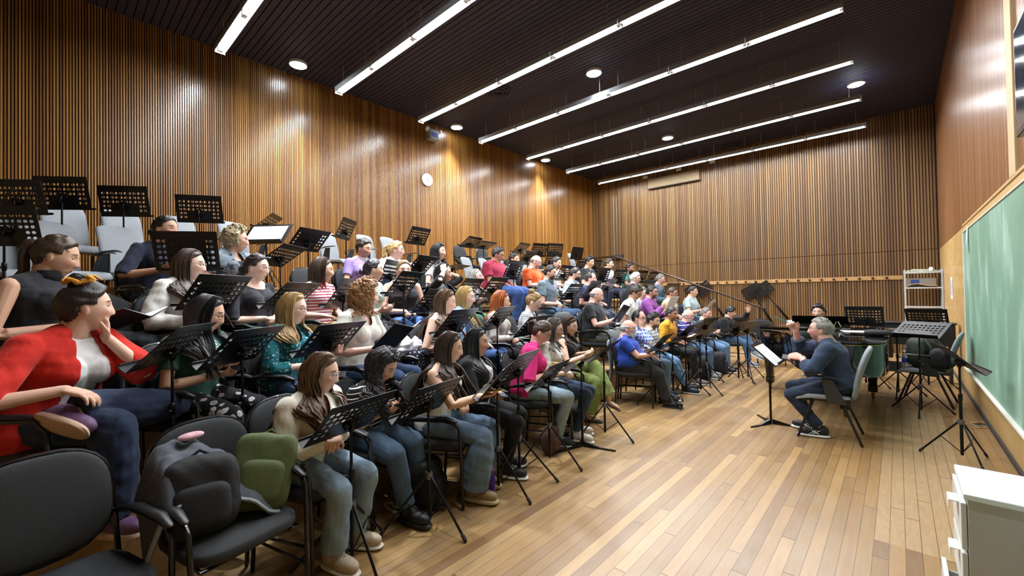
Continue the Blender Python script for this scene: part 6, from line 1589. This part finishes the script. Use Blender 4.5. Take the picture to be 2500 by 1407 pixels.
# jacket over the blue polo's chair
b = MB(); rings = []
for z_ in np.linspace(.12, .92, 8): rings.append([(-.30-.02*math.sin(z_*9)+dx_, yy*(1+.1*math.sin(z_*5)), z_) for yy, dx_ in ((-.2, 0), (-.07, .015), (.07, -.01), (.2, .01), (.2, -.02), (.07, -.04), (-.07, -.015), (-.2, -.03))])
b.rings(rings)
bp = [s_ for s_ in PEOPLE if s_['who'] == 'man in the blue polo'][0]
o = b.build('hanging_jacket', cloth_mat(('plain', '#6f7c86')), None, True, subsurf=1); f = np.array([math.cos(bp['phb']), math.sin(bp['phb'])]); hx, hy = bp['hip_world']
o.location = (hx+f[0]*.06, hy+f[1]*.06, .0); o.rotation_euler = (0, 0, bp['phb']); tag(o, 'grey jacket hanging over the chair back behind the blue polo', 'jacket')
# bags on the near chair: olive backpack, black bag, jacket across both
cz = .495
bag('backpack', 'olive green canvas backpack lying on the bag-loaded chair at lower left', 'backpack', (-2.54, .78, cz-.01), (.17, .30, .38), -.30, '#4a552e', tilt=-.30, e=.36, roll=-.22)
bag('backpack', 'black backpack open under a jacket on the chair at lower left', 'backpack', (-2.50, .50, cz-.01), (.22, .32, .36), -.15, '#121318', tilt=-.22, e=.5)
b = MB(); G = {}
nu, nv = 26, 16
vs = []; fs = []
for i in range(nu):
    for j in range(nv):
        u_ = i/(nu-1); w_ = j/(nv-1)
        x_ = -2.72+.31*w_+.03*math.sin(u_*9); y_ = .28+.46*u_+.07*w_*u_
        z_ = cz+.385-.10*w_-.24*max(0, w_-.7)*1.5-.30*max(0, u_-.5)**1.2*1.5+.012*math.sin(w_*16+u_*7)+.010*math.sin(u_*26+w_*5)+.006*math.sin(u_*41-w_*19)-.30*max(0, .14-u_)/.14*.8
        vs.append((x_, y_, z_))
for i in range(nu-1):
    for j in range(nv-1): a_ = i*nv+j; fs.append((a_, a_+1, a_+nv+1, a_+nv))
b.add(vs, fs); o = b.build('denim_jacket', cloth_mat(('denim', '#3b3f48', '#5c626c')), None, True, subsurf=1); md = o.modifiers.new('t', 'SOLIDIFY'); md.thickness = .008
tag(o, 'washed grey denim jacket draped over the black backpack at lower left', 'jacket')
b = MB(); b.tube([(-2.41+.03*math.sin(k*.45), .28+.53*k/20, cz+.19-.45*max(0, k/20-.5)**1.2-.24*max(0, .14-k/20)/.14+.01*math.sin(k*1.3)) for k in range(21)], .009, 6); lo_ = b.build('jacket_lining_edge', plain('lining_pale', '#8b949b', .8), o)
b = MB(); b.ell((-2.70, .50, cz+.405), (.035, .06, .018), rotm(.3), 18, 10, .9); o = b.build('pink_scarf', plain('scarf_pink', '#c79aa4', .9, noise=.2, nscale=30), None); tag(o, 'bit of pink cloth on top of the draped grey jacket', 'scarf')

# white drawer cabinet, lower right
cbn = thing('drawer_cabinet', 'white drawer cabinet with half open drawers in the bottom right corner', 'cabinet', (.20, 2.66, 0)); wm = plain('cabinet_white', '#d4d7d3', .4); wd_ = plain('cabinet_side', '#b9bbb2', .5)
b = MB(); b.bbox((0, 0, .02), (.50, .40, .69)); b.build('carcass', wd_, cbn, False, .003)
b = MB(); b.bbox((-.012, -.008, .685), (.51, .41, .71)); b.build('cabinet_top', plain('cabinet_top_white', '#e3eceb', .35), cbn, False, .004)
for k, (zl, out_) in enumerate(((.465, .002), (.25, .002), (.035, .05))):
    b = MB(); b.bbox((-out_-.018, .005, zl), (-out_, .395, zl+.20)); b.bbox((-out_, .02, zl+.02), (.3, .03, zl+.15)); b.bbox((-out_, .37, zl+.02), (.3, .38, zl+.15)); d_ = b.build('drawer', wm, cbn, False, .003)
    b = MB(); b.bbox((-out_-.05, .10, zl+.165), (-out_-.018, .20, zl+.171)); b.bbox((-out_-.05, .10, zl+.13), (-out_-.046, .20, zl+.17)); b.build('pull', M_white, d_, False, .002)
b = MB()
stn = thing('plastic_bin', 'white round plastic bin cut by the right edge', 'bin', (.52, 2.36, 0))
b.rings([[(r_*math.cos(a), r_*math.sin(a), z_) for a in np.linspace(0, 2*PI, 25)[:-1]] for z_, r_ in ((0, .10), (.55, .13))]); b.build('bucket', M_white, stn)
b = MB(); b.rings([[(r_*math.cos(a), r_*math.sin(a), z_) for a in np.linspace(0, 2*PI, 25)[:-1]] for z_, r_ in ((.55, .13), (.57, .15), (.60, .15), (.615, .135), (.617, .11), (.56, .10))]); b.build('rim', M_white, stn)
b = MB(); b.tube([(0, 0, .003), (.05, .02, .003), (.10, -.02, .003)], .004, 6); o = b.build('pen', plain('pen_blue', '#2f5fb5', .4), None, loc=(.46, 2.70, .712)); tag(o, 'blue pen on the edge of the white cabinet', 'pen')
# phone charging by the wall
ph = thing('phone', 'phone charging on the floor by the right wall', 'phone', (.66, 7.25, .0), .9)
b = MB(); b.bbox((-.075, -.037, .001), (.075, .037, .009)); b.build('phone_case', plain('phone_teal', '#9cc3c8', .4), ph, False, .003)
b = MB(); b.bbox((-.070, -.033, .009), (.070, .033, .0105)); b.build('screen', plain('screen_dark', '#0e0f12', .1), ph, False)
b = MB(); b.tube([(-.09, 0, .004), (-.17, .05, .003), (-.25, -.02, .003), (-.2, -.1, .003), (-.05, -.12, .003)], .003, 6); b.build('charging_cable', plain('cable_red', '#b5705c', .5), ph)

# wall clock, emergency light, vent, conduit, handrail, screen, exit lamps
p = atX(1043, 439, WALLX+.05); ck = thing('wall_clock', 'round white wall clock on the slatted wall', 'clock', (WALLX+.023, p[1], p[2]))
b = MB(); b.tube([(0, 0, 0), (.04, 0, 0)], .155, 36, False); b.build('clock_case', plain('clock_rim', '#c9c9c4', .35), ck)
b = MB(); b.tube([(.041, 0, 0), (.044, 0, 0)], .135, 36, False); b.build('clock_face', M_white, ck)
for a_, L_, r_ in ((.9, .075, .006), (2.3, .11, .004)):
    b = MB(); b.tube([(.047, 0, 0), (.047, L_*math.sin(a_), L_*math.cos(a_))], r_, 5); b.build('clock_hand', plain('hand_black', '#1a1a1a', .5), ck)
b = MB()
for k in range(12): b.tube([(.0455, .12*math.sin(k*PI/6), .12*math.cos(k*PI/6)), (.0455, .128*math.sin(k*PI/6), .128*math.cos(k*PI/6))], .004, 4)
o = b.build('hour_marks', plain('hand_black', '#1a1a1a', .5), ck)
p = atX(1057, 330, WALLX+.12); el = thing('emergency_light', 'grey emergency light box with two lamp heads high on the slatted wall', 'emergency light', (WALLX+.023, p[1], p[2]))
b = MB(); b.bbox((0, -.14, -.13), (.16, .14, .12)); b.build('housing', plain('em_grey', '#8e9196', .5), el, False, .01)
b = MB(); b.bbox((.160, -.09, -.06), (.163, .09, .04)); b.build('blue_sticker', plain('sticker_blue', '#3c4fae', .4), el, False)
for sy in (-1, 1):
    b = MB(); b.tube([(.08, sy*.16, .10), (.13, sy*.19, .12)], .05, 14); b.tube([(.06, sy*.12, .08), (.08, sy*.16, .10)], .015, 6); b.build('lamp_head', M_white, el)
vt = MB(); vt.bbox((-6.25, BACKY-.10, 5.14), (-4.56, BACKY-.023, 5.48)); o = vt.build('projection_screen_case', plain('case_tan', '#7c6a4c', .6), None, False, .006); tag(o, 'long tan air vent panel high on the back wall', 'vent')
b = MB(); b.bbox((-6.27, BACKY-.12, 5.12), (-4.54, BACKY-.05, 5.15)); b.build('lower_lip', plain('case_dark', '#3a2c1e', .6), o, False)
for px, py, nm in ((1573, 432, 'left of the tan vent panel'), (1655, 413, 'above the tan vent panel, upper one'), (1649, 427, 'on the tan vent panel, lower one'), (1737, 394, 'right of the tan vent panel')):
    p = atY(px, py, BACKY-.12); t = thing('exit_lamp', 'small white safety lamp box '+nm, 'safety lamp', (p[0], BACKY-.023, p[2])); b = MB(); b.bbox((-.09, -.03, -.05), (.09, .0, .05)); b.build('case', plain('exit_case', '#b4aea0', .5), t, False, .004)
    b = MB(); b.bbox((-.08, -.033, -.04), (.08, -.0305, .04)); b.build('diffuser', plain('exit_face', '#d8d4c6', .4), t, False)
p = atY(1503, 600, BACKY-.06)
b = MB(); b.tube([(p[0]-.06, BACKY-.05, 2.9), (p[0]-.06, BACKY-.05, 5.1)], .012, 8); b.build('conduit', plain('conduit_grey', '#8d8a82', .5), None); o = bpy.data.objects['conduit']; tag(o, 'left one of two thin vertical pipes on the back wall', 'pipe')
b = MB(); b.tube([(p[0]+.06, BACKY-.05, 2.9), (p[0]+.06, BACKY-.05, 5.1)], .012, 8); o = b.build('conduit', plain('conduit_grey', '#8d8a82', .5), None); tag(o, 'right one of two thin vertical pipes on the back wall', 'pipe')
b = MB(); b.bbox((p[0]-.16, BACKY-.16, 2.82), (p[0]+.30, BACKY-.03, 2.96)); o = b.build('socket_box', plain('box_dark', '#3a3634', .5), None, False, .005); tag(o, 'dark junction box at the foot of the two pipes', 'box')
YR = 12.5
hr = thing('handrail', 'long dark handrail sloping down beside the risers at the far end', 'handrail', (-5, YR, 0)); r0_ = atY(1500, 626, YR); r1_ = atY(1868, 755, YR); r2_ = atY(1380, 645, YR)
rm = plain('rail_dark', '#33251f', .25, .4)
b = MB(); b.tube([(r2_[0]+5, 0, r0_[2]-.02), (r0_[0]+5, 0, r0_[2]), (r1_[0]+5, 0, r1_[2])], .026, 12); b.build('rail', rm, hr)
for k in range(5):
    t_ = k/4*.97; x_ = r0_[0]+(r1_[0]-r0_[0])*t_; z_ = r0_[2]+(r1_[2]-r0_[2])*t_
    st = max(0, min(5, sum(1 for v_ in PX if x_ < v_)-(1 if x_ > -3.5 and x_ < -3.2 else 0)))
    b = MB(); b.tube([(x_+5, 0, 0.0 if st == 0 else .0), (x_+5, 0, z_-.02)], .012, 8); b.build('baluster', rm, hr)
# screen on the right wall, cut by the frame
q0 = atX(2479, 96, RIGHTX-.10); q1 = atX(2500, 298, RIGHTX-.10)
tv = thing('wall_screen', 'flat dark screen high on the right wall, cut by the picture edge', 'screen', (RIGHTX-.03, q0[1], (q0[2]+q1[2])/2)); hh = (q0[2]-q1[2])/2+.06
b = MB(); b.bbox((-.08, -1.3, -hh), (-.02, 0, hh)); b.build('bezel', plain('bezel_black', '#15161a', .3), tv, False, .006)
b = MB(); b.bbox((-.082, -1.28, -hh+.03), (-.0805, -.03, hh-.03)); b.build('screen_glass', plain('screen_glass', '#3a4450', .08, 0, .5), tv, False)
b = MB(); b.bbox((-.02, -.8, -.15), (.03, -.5, .15)); b.build('bracket', plain('bezel_black', '#15161a', .3), tv, False)
# round air outlets and hooks in the ceiling
for px, py, nm in ((1216, 224, 'round ribbed air outlet in the ceiling between the tube rows'), (1785, 355, 'faint round air outlet in the ceiling toward the back')):
    p = atz(px, py, CEIL-.02); t = thing('ceiling_vent', nm, 'vent', (p[0], p[1], CEIL))
    for k, r_ in enumerate((.26, .19, .12)):
        b = MB(); ring = [(r_*math.cos(a), r_*math.sin(a), -.015-.012*k) for a in np.linspace(0, 2*PI, 33)]; b.tube(ring, .018, 6, False); b.build('vent_ring', plain('vent_dark', '#26242c', .6), t)
for px, py, nm in ((848, 108, 'small ring hook in the ceiling between the first two tube rows'), (1443, 105, 'small ring hook in the ceiling above the big downlight')):
    p = atz(px, py, CEIL-.05); t = thing('ceiling_hook', nm, 'hook', (p[0], p[1], CEIL)); b = MB(); b.tube([(.03*math.cos(a), 0, -.06+.03*math.sin(a)) for a in np.linspace(0, 2*PI, 17)], .004, 6, False); b.tube([(0, 0, 0), (0, 0, -.03)], .005, 6); b.build('hook_ring', plain('hook_grey', '#77777c', .4, .6), t)
# little table behind the piano
tb = thing('side_table', 'small pale wooden table with a box, behind the piano at left', 'table', (-1.62, 10.6, 0)); b = MB(); b.bbox((-.35, -.25, .80), (.35, .25, .83)); b.build('table_top', plain('pale_wood', '#c2a272', .5), tb, False, .004)
for sx in (-1, 1):
    for sy in (-1, 1): b = MB(); b.bbox((sx*.31-.015, sy*.21-.015, 0), (sx*.31+.015, sy*.21+.015, .80)); b.build('leg', plain('pale_wood', '#c2a272', .5), tb, False)
b = MB(); b.bbox((-.12, -.1, 0), (.12, .1, .12)); o = b.build('tissue_box', plain('tissue_blue', '#b8c4dc', .6), None, False, .006, loc=(-1.62, 10.55, .831)); tag(o, 'pale blue box on the small table behind the piano', 'box')
make_chair(-2.1, 10.4, 0, math.radians(-60), 'black chair beside the small table behind the piano')

# ------------------------------------------------------------------ things held in the hands
def held(sp, i, kind, label, off=(0, 0, 0), size=None, c=None, tiltv=None, name=None, cat=None):
    W = sp['WR'][i]; hd, hn, cu = sp['HD'][i]; hd = unit(hd); hn = unit(hn-hd*(hn@hd)); ctr = W+hd*.09+hn*.030+np.array(off)
    lat = np.cross(hd, hn); R_ = np.stack([hd, lat, hn], 1)
    if tiltv is not None: R_ = rotm(*tiltv)
    M_ = Matrix.Translation(Vector(sp['root'].location)) @ Matrix.Rotation(sp['phb'], 4, 'Z') @ Matrix.Translation(Vector(ctr)) @ Matrix(R_.tolist()).to_4x4()
    if kind == 'phone':
        t = thing('phone', label, 'phone', (0, 0, 0)); t.matrix_world = M_
        b = MB(); b.bbox((-.055, -.035, -.004), (.09, .035, .004)); b.build('phone_case', plain('pc_'+c[1:], c, .4), t, False, .003)
        b = MB(); b.bbox((-.05, -.031, .004), (.085, .031, .0052)); b.build('screen', plain('screen_dim', '#20242c', .12), t, False)
    elif kind == 'folder':
        t = thing('open_folder', label, 'folder', (0, 0, 0)); t.matrix_world = M_
        for sg in (-1, 1):
            b = MB(); b.box((0, sg*.112, 0), (.31, .226, .004), rotm(0, 0, sg*.22)); cv = b.build('cover', plain('folder_black', '#101012', .45), t, False)
            b = MB(); b.box((0, sg*.110, .006), (.297, .212, .005), rotm(0, 0, sg*.20)); b.build('pages', plain('paper_white2', '#dfe2e4', .7), cv, False)
    elif kind == 'sheet':
        b = MB(); vs = []; n_ = 7
        for q in range(n_):
            for yy in (-.148, .148): vs.append((-.105+.21*q/(n_-1), yy, .012*math.sin(q)))
        b.add(vs, [(2*q, 2*q+2, 2*q+3, 2*q+1) for q in range(n_-1)]); o = b.build('held_score', plain('paper_white2', '#dfe2e4', .7), None, True); md = o.modifiers.new('t', 'SOLIDIFY'); md.thickness = .003; tag(o, label, 'sheet music'); o.matrix_world = M_
    elif kind == 'cup':
        t = thing('drinking_cup', label, 'cup', (0, 0, 0)); t.matrix_world = M_
        b = MB(); b.rings([[(r_*math.cos(a), r_*math.sin(a), z_) for a in np.linspace(0, 2*PI, 21)[:-1]] for z_, r_ in ((-.06, .028), (.06, .036))]); b.build('beaker', plain('cup_yellow', '#d8bd12', .35), t)
        b = MB(); b.rings([[(r_*math.cos(a), r_*math.sin(a), z_) for a in np.linspace(0, 2*PI, 21)[:-1]] for z_, r_ in ((.06, .038), (.072, .038))]); b.build('lid', plain('cup_lid', '#efe7b0', .4), t)
PW = {s_['who']: s_ for s_ in PEOPLE}
held(PW['woman in the striped top'], 1, 'phone', 'dark phone held by the singer in the striped top', c='#1b1a2c')
held(PW['woman in the white halter top'], 1, 'phone', 'yellow phone in the hand of the singer in the white halter top', c='#c9b722', off=(0, 0, .0))
held(PW['woman in the green t-shirt'], 1, 'phone', 'dark phone held by the singer in the green t-shirt', c='#2a2030')
held(PW['woman in the lilac polo'], 1, 'phone', 'white phone held by the singer in the lilac polo', c='#d9d9df')
held(PW['conductor'], 0, 'phone', 'flat phone resting in the conductor\'s left hand', c='#26282c')
held(PW['woman in the black cardigan'], 0, 'phone', 'tablet-like dark phone held by the singer in the black cardigan', c='#2c3440', off=(.03, 0, .03))
held(PW['woman in the pink cardigan'], 0, 'cup', 'yellow drinking cup beside the singer in the pink cardigan', off=(.05, -.06, .02), tiltv=(0, .15, -.1))
T_ = PW['woman with the black folder']['T']
def folder_at(sp, label, fwd, z, yaw, pit, kind='folder', side=0.):
    i = 0; W = sp['WR'][0]
    M_ = Matrix.Translation(Vector(sp['root'].location)) @ Matrix.Rotation(sp['phb'], 4, 'Z') @ Matrix.Translation((fwd, side, z)) @ Matrix.Rotation(yaw, 4, 'Z') @ Matrix.Rotation(pit, 4, 'Y')
    if kind == 'folder':
        t = thing('open_folder', label, 'folder', (0, 0, 0)); t.matrix_world = M_
        for sg in (-1, 1):
            b = MB(); b.box((0, sg*.112, 0), (.31, .226, .004), rotm(0, 0, sg*.30)); cv = b.build('cover', plain('folder_black', '#101012', .45), t, False)
            b = MB(); b.box((0, sg*.110, .006), (.297, .212, .005), rotm(0, 0, sg*.28)); b.build('pages', plain('paper_white2', '#dfe2e4', .7), cv, False)
    else:
        b = MB(); b.box((0, 0, 0), (.30, .215, .004)); o = b.build('held_score', plain('paper_white2', '#dfe2e4', .7), None, False, .001); tag(o, label, 'sheet music'); o.matrix_world = M_
# local x of the folder points away from the reader along its height; a pitch of -0.9 raises the far edge
folder_at(PW['woman with the black folder'], 'open black folder held by the curly-haired singer in white', .47, T_+.22, 0, -.75)
folder_at(PW['bald man with the black folder'], 'open black folder held up by the bald singer in black', .47, PW['bald man with the black folder']['T']+.24, 0, -.95)
folder_at(PW['man in the purple sweater'], 'white score held up by the singer in purple', .46, PW['man in the purple sweater']['T']+.34, -.5, -1.0, 'sheet')
folder_at(PW['man in the orange t-shirt'], 'white score held by the singer in the orange t-shirt', .44, PW['man in the orange t-shirt']['T']+.24, .4, -.9, 'sheet')
folder_at(PW['man in the pale blue t-shirt'], 'white score held by the singer in pale blue', .46, PW['man in the pale blue t-shirt']['T']+.24, 0, -.9, 'sheet')
q = atX(305, 783, -3.72)-np.array(PW['woman in the dark sleeveless top']['root'].location); ph_ = PW['woman in the dark sleeveless top']['phb']
t_ = folder_at(PW['woman in the dark sleeveless top'], 'open score held out by the singer in the dark sleeveless top', math.cos(ph_)*q[0]+math.sin(ph_)*q[1], q[2], 0, -.35, 'folder', -math.sin(ph_)*q[0]+math.cos(ph_)*q[1])

CH(232, 616, -4.42, z2, 'black', 'empty black chair with a rounded back, right of the brown ponytail', 30)
make_chair(-4.35, -.50, z2, .5, 'black chair at the left edge behind the dark sleeveless top')
bag('backpack', 'black backpack with a blue top at the left edge behind the bare arm', 'backpack', (-4.28, -.46, z2+.50), (.24, .30, .42), .5, '#14161c', c2='#25324f')
# pale stripes on the outer sides of the conductor's trainers
sh_ = [c_ for c_ in cond['root'].children if c_.name.startswith('shoe')]
for i, (o_, sg) in enumerate(zip(sh_, (1, -1))):
    R_ = rotm(sg*.15); T_f = lambda q: R_@(np.array(q)*1.06)+cond['AN'][i]
    b = MB()
    for side in (-1, 1):
        for xa, xb in ((.01, .07), (.04, .10)): b.tube([T_f((xa, side*.037, -.012)), T_f(((xa+xb)/2, side*.043, -.032)), T_f((xb, side*.040, -.052))], .0055, 5, flat=.5)
        b.tube([T_f((.02, side*.043, -.045)), T_f((.07, side*.041, -.018))], .005, 5)
    b.build('side_stripes', plain('stripe_white', '#dfe1e2', .5), o_)
